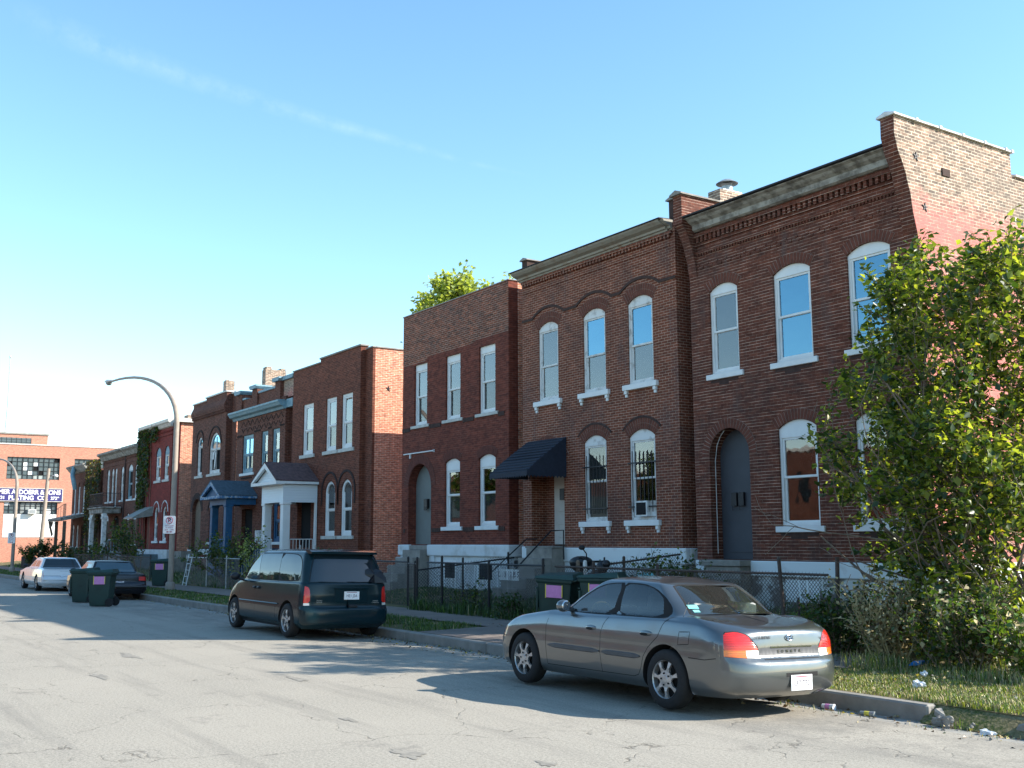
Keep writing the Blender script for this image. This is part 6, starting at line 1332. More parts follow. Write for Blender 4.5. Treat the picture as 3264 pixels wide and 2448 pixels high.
def van_extra(car, sf):
    for sd in (1, -1):
        q = sf.inv([(x, .64) for x in np.linspace(-1.15, 1.10, 12)], smin=.1, smax=.9, kmax=6); P = sf([p[0] for p in q], [p[1] for p in q]); mb = MB().tube([(p[0], (p[1]-.004)*sd, p[2]) for p in P], .016, 6); mb.build('rub_strip', M['greenpaint'], car, smooth=True)
        for x in (-.30, -.06):
            h_ = MB().ball((x, -.965*sd, .93), (.075, .022, .03), 12).build('door_handle', M['black'], car, smooth=True)
        mr = MB().ball((-1.05, -1.12*sd, 1.14), (.075, .11, .085), 14).tube([(-1.0, -.93*sd, 1.06), (-1.03, -1.05*sd, 1.10)], .028, 8).build('wing_mirror', M['black'], car, smooth=True)
        MB().ball((-2.0, -.72*sd, .68), (.09, .17, .06), 12).build('headlight', M['clear'], car, smooth=True)
    MB().box(-1.1, 1.15, -.88, .88, .19, .40).box(1.1, 2.25, -.62, .62, .25, .45).box(-2.0, -1.1, -.6, .6, .22, .5).build('underbody', M['matte'], car)
    # roof spoiler over the back glass
    ys = np.linspace(-.72, .72, 13); mb = MB()
    for yy in ys:
        e = 1-(abs(yy)/.72)**4; mb.v += [(1.80, yy, 1.725), (2.00, yy, 1.735+.01*e), (2.14+.03*e, yy, 1.695+.012*e), (2.13+.03*e, yy, 1.655), (1.95, yy, 1.66)]
    n = 13; fs = [(5*i+j, 5*i+(j+1) % 5, 5*i+5+(j+1) % 5, 5*i+5+j) for i in range(n-1) for j in range(5)]+[(0, 1, 2, 3, 4), tuple(5*(n-1)+j for j in range(5))]; mb.f += fs; mb.m += [0]*len(fs)
    mb.build('spoiler', M['greenpaint'], car, smooth=True)
    # licence plate bay, handle, badges, wiper
    MB().box(2.325, 2.345, -.28, .45, .975, 1.0).box(2.322, 2.332, -.27, .44, .70, .97).build('plate_bay', M['greenpaint'], car, bevel=.006)
    plate(car, 2.338, .09, .845, .33, .16, 'HE1 J2A')
    MB().box(2.34, 2.365, .02, .22, .60, .665).build('tailgate_handle', M['black'], car, bevel=.012)
    text('badge', 'Western\nDODGE', .034, (2.338, -.60, .735), ROT_EAST, M['galv'], car, ext=.001)
    text('badge', 'GRAND\nCARAVAN', .034, (2.338, .62, .72), ROT_EAST, M['galv'], car, ext=.001)
    # torn black plastic flapping over a broken corner of the back glass
    mb = MB(); P = []
    for a, b in ((.42, 1.36), (.50, 1.41), (.62, 1.40), (.80, 1.34), (.87, 1.20), (.87, 1.10), (.62, 1.09), (.48, 1.11), (.56, 1.20), (.34, 1.26)):
        x = 2.27-.31*max(0, (b-1.1))/.5+.035+.03*math.sin(a*17); P.append((x, a, b))
    mb.add(P+[(2.25, .62, 1.26)], [(i, (i+1) % 10, 10) for i in range(10)]); mb.build('torn_plastic', M['black'], car, recalc=False)
    MB().box(2.20, 2.215, .58, .84, 1.13, 1.30).build('broken_glass_gap', M['matte'], car)
wv_ = [(-1.50, -.965, 0), (-1.50, .965, 0), (1.56, -.965, 0), (1.56, .965, 0)]
sedan('dark green minivan with dusty tinted windows parked behind the grey sedan', (-22.42, 9.395, -.01), 'greenpaint', vrings(), vreg, wv_, [(-1.50, .33, .40, .20), (1.56, .33, .40, .20)], 11.6, tilt=R(-1.4), wstyle=(5, .30, .22, .085), wr=.335, rim=.225, extra=van_extra)

def brings(L0=-2.6, L1=2.65, w_=.93, zt=1.30):
    zh = [(-2.6, .70), (-1.2, .86), (0, .88), (1.6, .88), (2.65, .84)]; zd = [(-2.55, .73), (-1.1, .90), (0, .90), (1.6, .92), (2.6, .88)]
    return [(L0+.1, L1-.1, w_*.93, -2.1, 2.2, 5, 6, .22), (L0, L1, w_, -2.1, 2.2, 5, 6, .34), (L0, L1, w_, -2.1, 2.2, 5, 6, .50), (L0+.03, L1-.03, w_, -2.1, 2.2, 5, 6, .56), (L0+.06, L1-.10, w_*.995, -2.1, 2.2, 5, 7, .62), (L0+.08, L1-.12, w_*.985, -2.1, 2.2, 5, 7, .74), (L0+.12, L1-.15, w_*.96, -2.1, 2.2, 5, 7, zh),
            (L0+.2, L1-.20, w_*.90, -2.05, 2.15, 5, 7, zd), (-1.1, 1.55, w_*.87, -.8, 1.42, 4, 6, [(-1.2, .91), (2, .93)]), (-.8, 1.42, w_*.82, -.55, 1.30, 4, 6, 1.03), (-.45, 1.24, w_*.74, -.3, 1.14, 4, 6, 1.20), (-.3, 1.12, w_*.66, -.15, 1.0, 4, 5, zt-.035), (0, .8, w_*.3, 0, .7, 3, 3, zt-.005), (.3, .5, .002, .3, .5, 2, 2, zt)]
def breg(dark):
    return [
     ('gap', 'line', [(-.95, .86), (-.95, .35)], 'body', 'gap', 0), ('gap', 'line', [(.2, .88), (.18, .33)], 'body', 'gap', 0), ('gap', 'line', [(1.2, .9), (1.12, .6), (1.0, .35)], 'body', 'gap', 0),
     ('wf', 'side', [(-.62, .955), (-.28, 1.19), (.26, 1.205), (.22, .955)], 'side_window', 'carsky', True), ('wr', 'side', [(.30, .955), (.33, 1.205), (.98, 1.19), (1.10, .955)], 'side_window', 'carsky', True),
     ('tr', 'rear', [(-.93, .82), (-.93, .56), (-.86, .56), (-.86, .82)] if not dark else [(-.93, .80), (-.93, .66), (-.62, .66), (-.62, .80)], 'taillight', 'red', True),
     ('rw', 'sk', [(.85, 8.15), (.865, 10.6), (1.01, 10.6), (1.01, 8.15)], 'rear_window', 'vangl' if not dark else 'carsky', False),
     ('ws', 'sk', [(.14, 8.2), (.13, 10.7), (-.01, 10.7), (-.01, 8.2)], 'windshield', 'carsky', False),
     ('gap', 'rear', [(-.85, .625), (.02, .625), (.02, .612), (-.85, .612)], 'body', 'gap', 0)]
def bextra(plate_txt, white):
    def f(car, sf):
        for sd in (1, -1):
            MB().ball((-.62, -1.0*sd, .98), (.07, .10, .06), 12).build('wing_mirror', M['black'], car, smooth=True)
            MB().ball((-2.45, -.65*sd, .62), (.09, .18, .07), 12).build('headlight', M['clear'], car, smooth=True)
        MB().box(-1.2, 1.1, -.80, .80, .20, .42).box(1.1, 2.5, -.5, .5, .24, .5).build('underbody', M['matte'], car)
        if white: plate(car, 2.515, .16, .70, .33, .16, ''); MB().box(2.51, 2.518, -.25, .55, .62, .80).build('plate_bay', M['galv'], car)
        else: plate(car, 2.515, -.05, .56, .33, .16, '')
        MB().tube([(2.62, -.88, .47), (2.66, 0, .47), (2.62, .88, .47)], .03, 8).build('bumper_strip', M['trimgrey'] if not white else M['whitecar'], car)
    return f
wb_ = [(-1.48, -.92, 0), (-1.48, .92, 0), (1.42, -.92, 0), (1.42, .92, 0)]
sedan('white boxy full size sedan parked beyond the two loose green bins', (-48.80, 9.42, -.03), 'whitecar', brings(zt=1.34), breg(False), wb_, [(-1.48, .33, .38, .22), (1.42, .31, .36, .22)], 11.0, tilt=R(-1.4), wstyle=(5, .3, .25, .08), extra=bextra('', True))
_bs = sedan('black sedan parked at the kerb half hidden behind the green bins', (-40.85, 9.55, -.03), 'blackcar', brings(-2.5, 2.6, .92, 1.34), breg(True), wb_, [(-1.48, .33, .38, .22), (1.42, .33, .38, .22)], 11.0, tilt=R(-1.4), wstyle=(5, .3, .25, .08), extra=bextra('', False))
_bs.scale = (.86, .98, .98); _bs.location.x = -40.5

# ------------------------------------------------------------------ wheeled bins
def make_bin(label, loc, rz, tilt=(0, 0), note=True, sc=1.0):
    b = thing('wheeled_bin', label, 'bin', (0, 0, 0), 'green wheeled rubbish bins')
    def ringz(w0, w1, d0, d1, z): return [(-w0, -d0, z), (w0, -d0, z), (w0, d1, z), (-w0, d1, z)]
    mb = MB(); lv = [(.235, .24, .28, .02), (.25, .27, .32, .30), (.275, .31, .37, .93), (.305, .34, .40, .94), (.305, .34, .40, 1.0)]
    V = []
    for w_, a, c, z in lv: V += [(-w_, -a, z), (w_, -a, z), (w_, c, z), (-w_, c, z)]
    mb.add(V, [(4*i+j, 4*i+(j+1) % 4, 4*i+4+(j+1) % 4, 4*i+4+j) for i in range(4) for j in range(4)]+[(0, 3, 2, 1), (16, 17, 18, 19)])
    mb.build('bin_body', M['binG'], b, bevel=.02, seg=2)
    ld = MB(); V = [(-.32, -.37, 1.003), (.32, -.37, 1.003), (.32, .44, 1.003), (-.32, .44, 1.003), (-.30, -.33, 1.05), (.30, -.33, 1.05), (.27, .40, 1.11), (-.27, .40, 1.11)]
    ld.add(V, [(0, 1, 5, 4), (1, 2, 6, 5), (2, 3, 7, 6), (3, 0, 4, 7), (4, 5, 6, 7), (0, 3, 2, 1)]); ld.build('lid', M['binlid'], b, bevel=.012, seg=2)
    for sx in (-.28, .28):
        w_ = MB().lathe([(0, 0), (.045, .0), (.05, .01), (.12, .012), (.125, .02), (.125, .05), (.115, .06), (0, .06)], (sx-.03, .36, .125), 'x', 24).build('wheel', M['rubber'], b, smooth=True)
    MB().tube([(-.27, .40, .98), (-.27, .47, 1.0), (.27, .47, 1.0), (.27, .40, .98)], .016, 8).build('handle', M['binG'], b, smooth=True)
    MB().box(-.30, -.27, -.325, -.285, .35, .78).box(.27, .30, -.325, -.285, .35, .78).box(-.30, .30, -.335, -.30, .80, .83).box(-.25, .25, -.325, -.30, .33, .36).build('lift_frame', M['binG'], b, bevel=.005)
    MB().box(-.24, .24, -.312, -.300, .45, .78).build('front_panel', M['matte'], b)
    if note:
        MB().box(.277, .288, -.13, .20, .66, .89).mat(1).box(.289, .291, -.14, -.12, .65, .91).box(.289, .291, .19, .21, .68, .90).build('notice_paper', [M['pink'], M['yellow']], b)
    b.location = loc; b.rotation_euler = (tilt[0], tilt[1], rz); b.scale = (sc, sc, sc); return b
make_bin('green bin standing in the road with a pink notice, nearer the camera', (-34.55, 8.05, 0), R(-32))
make_bin('green bin in the road just behind the pink notice one, beside the white car', (-37.15, 8.10, 0), R(-32), note=False)
make_bin('green bin on the pavement beyond the lamp pole and black car', (-44.95, 12.75, .15), R(-30))
make_bin('leaning green bin with torn pink notice behind the grey sedan, on its left', (-17.85, 12.95, .12), R(-58), (R(-3), R(4)), sc=1.05)
make_bin('green bin behind the grey sedan roof with the scooter close behind it', (-16.70, 13.15, .14), R(-55), (R(0), R(0)), sc=1.05)

# ------------------------------------------------------------------ lamps, poles and signs
def lamp(label, x, y, h_str, z0, arm, flip=-1, sign=None, group='curved arm street lamps'):
    b = thing('street_lamp', label, 'street lamp', (x, y, z0), group)
    pts = [(x, y, z0), (x, y, h_str)]
    for t in np.linspace(0, 1, 14)[1:]:
        a = t*math.pi/2*.93; pts.append((x+arm[0]*(1-math.cos(a))/(1-math.cos(math.pi/2*.93)), y+arm[1]*(1-math.cos(a)), h_str+arm[2]*math.sin(a)))
    MB().lathe([(.17, 0), (.17, .25), (.13, .30)], (x, y, z0), 'z', 16).tube(pts, .105, 14, r1=.045).build('pole', M['pole'], b, smooth=True)
    e = Vector(pts[-1]); d = (Vector(pts[-1])-Vector(pts[-2])).normalized()
    hd = MB(); prof = [(0, .03, .03), (.12, .06, .05), (.35, .13, .075), (.62, .17, .10), (.80, .15, .09), (.92, .06, .04)]
    up = Vector((0, 0, 1)); sd = d.cross(up).normalized(); n = 14; V = []
    for s_, w_, t_ in prof:
        for j in range(n):
            a = 2*math.pi*j/n; c = e+d*s_; V.append(tuple(c+sd*(w_*math.cos(a))+up*(t_*math.sin(a)*(1.0 if math.sin(a) > 0 else .55)+.02)))
    hd.add(V, [(i*n+j, i*n+(j+1) % n, (i+1)*n+(j+1) % n, (i+1)*n+j) for i in range(5) for j in range(n)]+[tuple(range(n)), tuple(range(5*n, 6*n))])
    ho = hd.build('lamp_head', M['lamphead'], b, smooth=True)
    c = e+d*.62; MB().ball((c.x, c.y, c.z-.05), (.16, .14, .10), 14).build('lamp_lens', M['lens'], ho, smooth=True)
    return b
lamp('tall lamp with a long curved arm over the street, no parking sign on it', -41.1, 12.05, 6.4, .14, (-9.2, -.3, 2.75))
lamp('distant curved arm lamp in front of the factory, cut by the left edge', -73.3, 11.75, 5.35, .14, (-7.4, -.3, 2.2))
def noparking(x, y, z, lab, small=False, grp=None):
    s = thing('parking_sign', lab, 'sign', (x, y, z), None)
    w_, h_ = .46, .66
    rot = Matrix.Rotation(R(38), 3, 'Z')
    MB().box(-w_/2, w_/2, -.006, .006, -h_/2, h_/2).build('sign_plate', M['signwhite'], s, bevel=.004)
    s.location = (0, 0, 0); ORG[s.name] = Vector((0, 0, 0))
    for o in s.children: bpy.data.objects.remove(o)
    p = MB().prism([(-w_/2+.04, -h_/2), (w_/2-.04, -h_/2), (w_/2, -h_/2+.04), (w_/2, h_/2-.04), (w_/2-.04, h_/2), (-w_/2+.04, h_/2), (-w_/2, h_/2-.04), (-w_/2, -h_/2+.04)], 'y', -.005, .005).build('sign_plate', M['signwhite'], s)
    MB().tube([(.125*math.cos(t), -.008, .16+.125*math.sin(t)) for t in np.linspace(0, 2*math.pi, 29)], .011, 6).tube([(-.088, -.009, .248), (.088, -.009, .072)], .010, 5).build('ban_ring', M['signred'], p)
    text('lettering', 'P', .22, (0, -.007, .16), ROT_STREET, M['inkdark'], p, ext=.001, offset=.006)
    text('lettering', '2nd Tuesday', .066, (0, -.007, -.035), ROT_STREET, M['signred'], p, ext=.001)
    text('lettering', 'OF MONTH', .056, (0, -.007, -.11), ROT_STREET, M['signred'], p, ext=.001)
    text('lettering', '8AM  -  3PM', .066, (0, -.007, -.19), ROT_STREET, M['signred'], p, ext=.001)
    MB().prism([(-.13, -.265), (-.05, -.235), (-.05, -.255), (.05, -.255), (.05, -.235), (.13, -.265), (.05, -.295), (.05, -.275), (-.05, -.275), (-.05, -.295)], 'y', -.008, -.005).build('arrow', M['signred'], p)
    s.location = (x, y, z); s.rotation_euler = (0, 0, R(52)); return s
noparking(-41.0, 11.90, 2.55, 'white no parking sign with struck P and double arrow on the near lamp pole')
noparking(-73.2, 11.60, 2.20, 'small white sign on the distant lamp pole before the factory')
ut = thing('utility_pole', 'pale wooden utility pole with a floodlight standing before the factory', 'pole', (-101.5, 18.2, .1))
MB().tube([(-101.5, 18.4, 0), (-101.5, 18.75, 8.35)], .20, 12, r1=.14).build('pole', M['pole'], ut, smooth=True)
fl = MB().tube([(-101.5, 18.8, 7.4), (-101.3, 19.1, 7.75), (-101.2, 19.2, 7.7)], .03, 8).ball((-101.1, 19.3, 7.7), (.16, .2, .15), 12).build('floodlight', M['lamphead'], ut, smooth=True)

# ------------------------------------------------------------------ chain link fences
def chainlink(label, pts, h_, posts, mp, mw, group=None, cell=.075, name='chain_link_fence', zf=None, slack=0, rail=True, topr=None, wr=.0046):
    f = thing(name, label, 'fence', (*pts[0][:2], zf(*pts[0][:2]) if zf else .15), group)
    zf = zf or (lambda x, y: yardz(x, y))
    for (a, b) in zip(pts, pts[1:]):
        a = Vector((*a, 0)); b = Vector((*b, 0)); L_ = (b-a).length; d = (b-a)/L_
        mesh = MB(); n = int(L_/cell); m_ = int(h_/(cell))
        for k in range(n):
            for q in (0, 1):
                P = []
                for j in range(m_*2+1):
                    off = (k+(.5 if (j+q) % 2 else 0)+.0)*cell+(cell*.5 if q else 0); off = min(off, L_)
                    c = a+d*off; z = zf(c.x, c.y)+.03+j*cell*.5*(h_-.03)/(m_*cell); sl = slack*math.sin(off*2.1+k*.02)*math.sin(math.pi*j/(2*m_))
                    P.append((c.x-d.y*sl, c.y+d.x*sl+(.004 if j % 2 else -.004), z))
                if rnd.random() < .95: 
                    for p0, p1 in zip(P, P[1:]):
                        # three sided wire
                        dx = Vector(p1)-Vector(p0); sN = Vector((d.x*dx.z, d.y*dx.z, -(dx.x*d.x+dx.y*d.y))).normalized()*wr; nN = Vector((-d.y, d.x, 0))*wr
                        v0, v1 = Vector(p0), Vector(p1); mesh.add([v0+sN, v0-sN, v0+nN, v1+sN, v1-sN, v1+nN], [(0, 1, 4, 3), (1, 2, 5, 4), (2, 0, 3, 5)])
            # barbed twists at the top
            c = a+d*(k*cell); z = zf(c.x, c.y)+h_; mesh.add([(c.x, c.y, z), (c.x+d.x*.008, c.y+d.y*.008, z), (c.x+d.x*.02, c.y+d.y*.02-.01, z+.035)], [(0, 1, 2)])
        mesh.build('wire_mesh', M[mw], f, recalc=False)
        if rail: MB().tube([(a.x, a.y, zf(a.x, a.y)+h_-.02), (b.x, b.y, zf(b.x, b.y)+h_-.02)], .021, 8).build('top_rail', M[mp], f, smooth=True)
    for (x, y, hh, lean) in posts:
        z = zf(x, y); MB().tube([(x, y, z-.05), (x+lean, y, z+hh)], .032, 10).ball((x+lean, y, z+hh), (.036, .036, .05), 8).build('fence_post', M[mp], f, smooth=True)
    return f
chainlink('black chain link fence before the grey doored plum house', [(-28.6, 14.1), (-26.25, 14.1)], 1.22, [(-26.28, 14.1, 1.30, 0)], 'black', 'wire', wr=.0055)
g = chainlink('narrow black chain link gate between two posts with round caps', [(-26.18, 14.05), (-25.35, 13.85)], 1.18, [(-25.48, 13.88, 1.2, 0), (-25.28, 13.83, 1.30, 0)], 'black', 'wire', name='fence_gate')
chainlink('long black chain link fence before the awning house, weeds at its foot', [(-25.22, 14.1), (-19.9, 14.1)], 1.22, [(-24.45, 14.1, 1.34, 0), (-22.2, 14.1, 1.24, 0), (-19.95, 14.1, 1.32, 0)], 'black', 'wire', slack=.03, wr=.0055)
chainlink('black chain link divider running back between the two front yards', [(-25.9, 14.16), (-25.9, 17.3)], 1.0, [(-25.9, 15.6, 1.1, 0), (-25.9, 17.1, 1.1, 0)], 'black', 'wire', cell=.09)
chainlink('bent rusty chain link fence with two leaning pipes before the nearest house', [(-19.7, 14.25), (-16.3, 14.2), (-12.0, 14.15)], 1.20, [(-18.3, 14.24, 1.28, 0), (-16.25, 14.2, 1.25, .02), (-12.9, 14.1, 1.42, -.10)], 'rustpost', 'rustpost', slack=.06, wr=.0055)
MB().tube([(-12.62, 14.1, .2), (-12.60, 14.1, .95)], .02).tube([(-11.85, 14.15, .2), (-11.80, 14.15, 1.62)], .035, 10).build('fence_post', M['rustpost'], bpy.data.objects.get('chain_link_fence.003'))
chainlink('old chain link divider with vines between awning house and nearest house', [(-19.0, 14.5), (-18.85, 17.2)], 1.15, [(-18.95, 15.6, 1.2, 0)], 'rustpost', 'wire', slack=.05)
chainlink('silver chain link fence before the blue porch house', [(-45.6, 14.0), (-39.2, 14.0)], 1.15, [(-45.5, 14.0, 1.2, 0), (-42.9, 14.0, 1.18, 0), (-40.6, 14.0, 1.2, 0)], 'galv', 'wiregalv', cell=.09)
chainlink('pale chain link fence beside the white porch house side yard', [(-36.0, 15.0), (-33.3, 15.0)], 1.35, [(-35.9, 15.0, 1.5, 0), (-34.6, 15.0, 1.5, 0), (-33.4, 15.0, 1.25, 0)], 'galv', 'wiregalv', cell=.11)
ldm = thing('step_ladder', 'white aluminium ladder leaning on the silver fence', 'ladder', (-44.9, 13.75, .15))
lb = MB()
for x in (-45.05, -44.55): lb.tube([(x, 13.70, .15), (x+.03, 13.93, 1.42)], .02, 8)
for i in range(5): z = .25+i*.26; y = 13.70+.23*(z-.15)/1.27; lb.tube([(-45.04, y, z), (-44.54, y, z)], .014, 6)
lb.build('frame', M['white'], ldm)
# dark plank fence and fence line in front of the far houses
pf = thing('plank_fence', 'low dark weathered fence before the far row houses', 'fence', (-76, 13.9, .15))
mb = MB(); x = -83.2
while x < -66.5: mb.box(x, x+.13, 13.9, 13.93, .2, .95+.06*math.sin(x*3.1)); x += .16
mb.box(-83.2, -66.5, 13.935, 13.97, .35, .42).box(-83.2, -66.5, 13.935, 13.97, .75, .82); mb.build('planks', M['plankfence'], pf)
chainlink('thin grey chain link fence before the ivy covered red house', [(-66.3, 13.9), (-50.5, 13.9)], 1.1, [(x, 13.9, 1.15, 0) for x in (-66.2, -62.5, -58.6, -54.6, -50.6)], 'rustpost', 'wiregalv', cell=.16, wr=.004)

# ------------------------------------------------------------------ yard things behind the bins
sc = thing('motor_scooter', 'black motor scooter with a raised round mirror parked inside the fence', 'scooter', (-18.9, 14.75, .25))
sb = MB(); sb.ball((-18.2, 14.75, 1.05), (.28, .2, .22), 14).ball((-18.75, 14.75, .85), (.5, .17, .2), 12).tube([(-18.25, 14.75, .5), (-18.05, 14.75, 1.2)], .06, 8); sb.build('bodywork', M['black'], sc, smooth=True)
MB().tube([(-18.35, 14.45, 1.52), (-18.15, 14.6, 1.45), (-18.12, 14.9, 1.45), (-18.3, 15.05, 1.52)], .022, 8).ball((-18.37, 14.43, 1.53), (.05, .03, .03), 8).build('handlebar', M['rubber'], sc, smooth=True)
MB().ball((-18.0, 14.75, 1.33), (.14, .13, .13), 14).ball((-17.82, 14.72, 1.40), (.09, .09, .09), 12).build('headlight', M['black'], sc, smooth=True)
MB().tube([(-18.28, 14.55, 1.46), (-18.26, 14.52, 1.62), (-18.33, 14.50, 1.70)], .014, 6).ball((-18.38, 14.49, 1.75), (.10, .05, .055), 12).build('mirror', M['rubber'], sc, smooth=True)
for x in (-18.0, -19.3): MB().lathe([(.14, -.04), (.27, -.045), (.29, 0), (.27, .045), (.14, .04)], (x, 14.75, .53), 'y', 24).build('wheel', M['rubber'], sc, smooth=True)
MB().box(-19.25, -18.6, 14.62, 14.88, .98, 1.08).build('seat', M['matte'], sc, bevel=.03, seg=2)
sc.location.x -= .65
gr = thing('kettle_grill', 'black lidded barbecue standing at the railing by the bins', 'grill', (-19.15, 14.9, .25))
MB().ball((-19.15, 14.9, 1.42), (.27, .27, .14), 18).build('lid', M['black'], gr, smooth=True); MB().lathe([(.26, 0), (.24, -.1), (.12, -.2), (0, -.22)], (-19.15, 14.9, 1.40), 'z', 18).build('bowl', M['black'], gr, smooth=True)
for a in (0, 2.1, 4.2): MB().tube([(-19.15+.12*math.cos(a), 14.9+.12*math.sin(a), 1.22), (-19.15+.25*math.cos(a), 14.9+.25*math.sin(a), .27)], .012, 6).build('leg', M['galv'], gr)
gr.location.x -= .45
for x in (-18.95, -18.70): tag(MB().tube([(x, 14.32, .3), (x, 14.32, 1.43)], .045, 10).ball((x, 14.32, 1.44), (.045, .045, .05), 8).build('stake', M['bark'] if x < -18.8 else M['whitedirty'], None, smooth=True), 'brown wooden stake with rounded top by the scooter' if x < -18.8 else 'white rounded stake beside the brown one by the scooter', 'post', 'garden stakes')
pt = thing('flower_tub', 'blue plastic tub with tinsel and foil just past the bins', 'tub', (-16.95, 14.5, .3))
MB().lathe([(.14, 0), (.2, .35), (.21, .36)], (-16.95, 14.5, .75), 'z', 20).build('tub', M['blue'], pt, smooth=True)
mb = MB()
for i in range(60):
    a = rnd.uniform(0, 6.28); r_ = rnd.uniform(.02, .22); p = Vector((-16.95+r_*math.cos(a), 14.5+r_*math.sin(a), 1.1+rnd.uniform(0, .12))); mb.add([p, p+Vector((.03, .01, .02)), p+Vector((.0, .02, .05))], [(0, 1, 2)])
mb.build('tinsel', M['lcyan'], pt, recalc=False)
MB().box(-17.05, -16.85, 14.4, 14.6, .3, .75).build('stand', M['stone'], pt)
# painted notice board tucked by the awning house steps
wb2 = MB().box(-24.0, -23.1, 15.55, 15.58, .9, 1.18); 
sb_ = tag(wb2.build('painted_board', M['whitedirty']), 'peeling white board with painted letters below the awning steps', 'board')
text('lettering', 'C . 3   2 B 5', .2, (-23.55, 15.545, 1.04), ROT_STREET, M['inkdark'], sb_, ext=.001)
# ------------------------------------------------------------------ plants
nr = np.random.default_rng(11)
def leaves_mesh(name, P, D, size, mats, parent, weights, fold=.35, shape=(.5, .42), droop=.0, stuff=None):
    """P positions, D leaf directions (n,3); each leaf: folded kite of two faces pairs"""
    n = len(P); P = np.asarray(P, float); D = np.asarray(D, float); D /= np.linalg.norm(D, axis=1)[:, None]+1e-9
    up = nr.normal(size=(n, 3))*.55+np.array([0, 0, 1.0]); S = np.cross(D, up); S /= np.linalg.norm(S, axis=1)[:, None]+1e-9; U = np.cross(S, D)
    L_ = (size*nr.uniform(.6, 1.25, n))[:, None]; w_ = L_*shape[1]
    a = P; c = P+D*L_-U*L_*.10; m = P+D*L_*.45
    l = m+S*w_+U*L_*fold*.35; r = m-S*w_+U*L_*fold*.35
    V = np.stack([a, l, c, r], 1).reshape(-1, 3)
    if parent: V -= np.array(ORG[parent.name])
    me = bpy.data.meshes.new(name); idx = np.arange(n)*4
    F = np.stack([np.stack([idx, idx+1, idx+2], 1), np.stack([idx, idx+2, idx+3], 1)], 1).reshape(-1, 3)
    me.vertices.add(n*4); me.vertices.foreach_set('co', V.ravel()); me.loops.add(len(F)*3); me.loops.foreach_set('vertex_index', F.ravel().astype('i'))
    me.polygons.add(len(F)); me.polygons.foreach_set('loop_start', (np.arange(len(F))*3).astype('i')); me.polygons.foreach_set('loop_total', np.full(len(F), 3, 'i'))
    for mt in mats: me.materials.append(M[mt])
    mi = nr.choice(len(mats), n, p=np.array(weights)/sum(weights)); me.polygons.foreach_set('material_index', np.repeat(mi, 2).astype('i')); me.update(); me.validate()
    o = link(name, me, parent)
    if stuff: tag(o, stuff[0], stuff[1], kind='stuff')
    return o
def grow(p, d, length, r, depth, segs, out, spread=.6, kids=4, lift=.12, shrink=.62, taper=.55, wob=.16, rmin=.004):
    """random limb; out: list of (points, r0, r1, depth)"""
    p = Vector(p); d = Vector(d).normalized(); pts = [p.copy()]
    for i in range(segs):
        d = (d+Vector((rnd.gauss(0, wob), rnd.gauss(0, wob), rnd.gauss(0, wob)+lift*.3))).normalized(); p = p+d*(length/segs); pts.append(p.copy())
    r1 = max(rmin, r*taper); out.append((pts, r, r1, depth))
    if depth <= 0: return
    for k in range(kids):
        f = rnd.uniform(.25, 1.0) if k else 1.0; i = min(segs-1, int(f*segs)); q = pts[i]+(pts[i+1]-pts[i])*(f*segs-i if f < 1 else 1)
        dd = (pts[i+1]-pts[i]).normalized(); side = Vector((rnd.gauss(0, 1), rnd.gauss(0, 1), rnd.gauss(0, .6)+lift)).normalized()
        grow(q, dd*(1-spread)+side*spread+Vector((0, 0, lift)), length*shrink*rnd.uniform(.7, 1.15), max(rmin, r+(r1-r)*f)*.62, depth-1, max(3, segs-1), out, spread, kids, lift, shrink, taper, wob, rmin)
def wood(name, limbs, mat, parent, n=6, minr=.0):
    mb = MB()
    for pts, r0, r1, dp in limbs:
        if r0 >= minr: mb.tube(pts, r0, n if r0 > .02 else 4, cap=False, r1=r1)
    return mb.build(name, M[mat], parent, smooth=True, recalc=False)
def foliage(name, limbs, dmax, per, size, mats, weights, parent, spreadr=.06, keep=None, outward=None, **k):
    P = []; D = []
    for pts, r0, r1, dp in limbs:
        if dp > dmax: continue
        for a, b in zip(pts, pts[1:]):
            L_ = (b-a).length; m_ = per*L_; c = int(m_)+(rnd.random() < m_-int(m_))
            for _ in range(c):
                t = rnd.random(); q = a+(b-a)*t+Vector((rnd.gauss(0, spreadr), rnd.gauss(0, spreadr), rnd.gauss(0, spreadr)))
                if keep and not keep(q): continue
                dd = (b-a).normalized()*.5+Vector((rnd.gauss(0, .8), rnd.gauss(0, .8), rnd.gauss(-.15, .6))); P.append(tuple(q)); D.append(tuple(dd))
    return leaves_mesh(name, P, D, size, mats, parent, weights, **k)
def plant(name, label, cat, base, stems, h_, r, per, size, mats, weights, group=None, depth=2, lean=(0, 0), spread=.55, part='foliage', kids=4, bark='bark', stuff=False, segs=6, lift=.15, spreadr=.05, keep=None):
    t = thing(name, label, cat, base, group); limbs = []
    for i in range(stems):
        a = rnd.uniform(0, 6.28); q = rnd.uniform(0, r*.35); d = Vector((math.cos(a)*.45+lean[0], math.sin(a)*.45+lean[1], 1))
        grow((base[0]+q*math.cos(a), base[1]+q*math.sin(a), base[2]-.05), d, h_*rnd.uniform(.45, .62), max(.006, h_*.010), depth, segs, limbs, spread, kids, lift)
    wood('stem' if name != 'tree' else 'trunk', limbs, bark, t); foliage(part, limbs, 1 if depth > 1 else depth, per, size, mats, weights, t, spreadr, keep=keep)
    return t
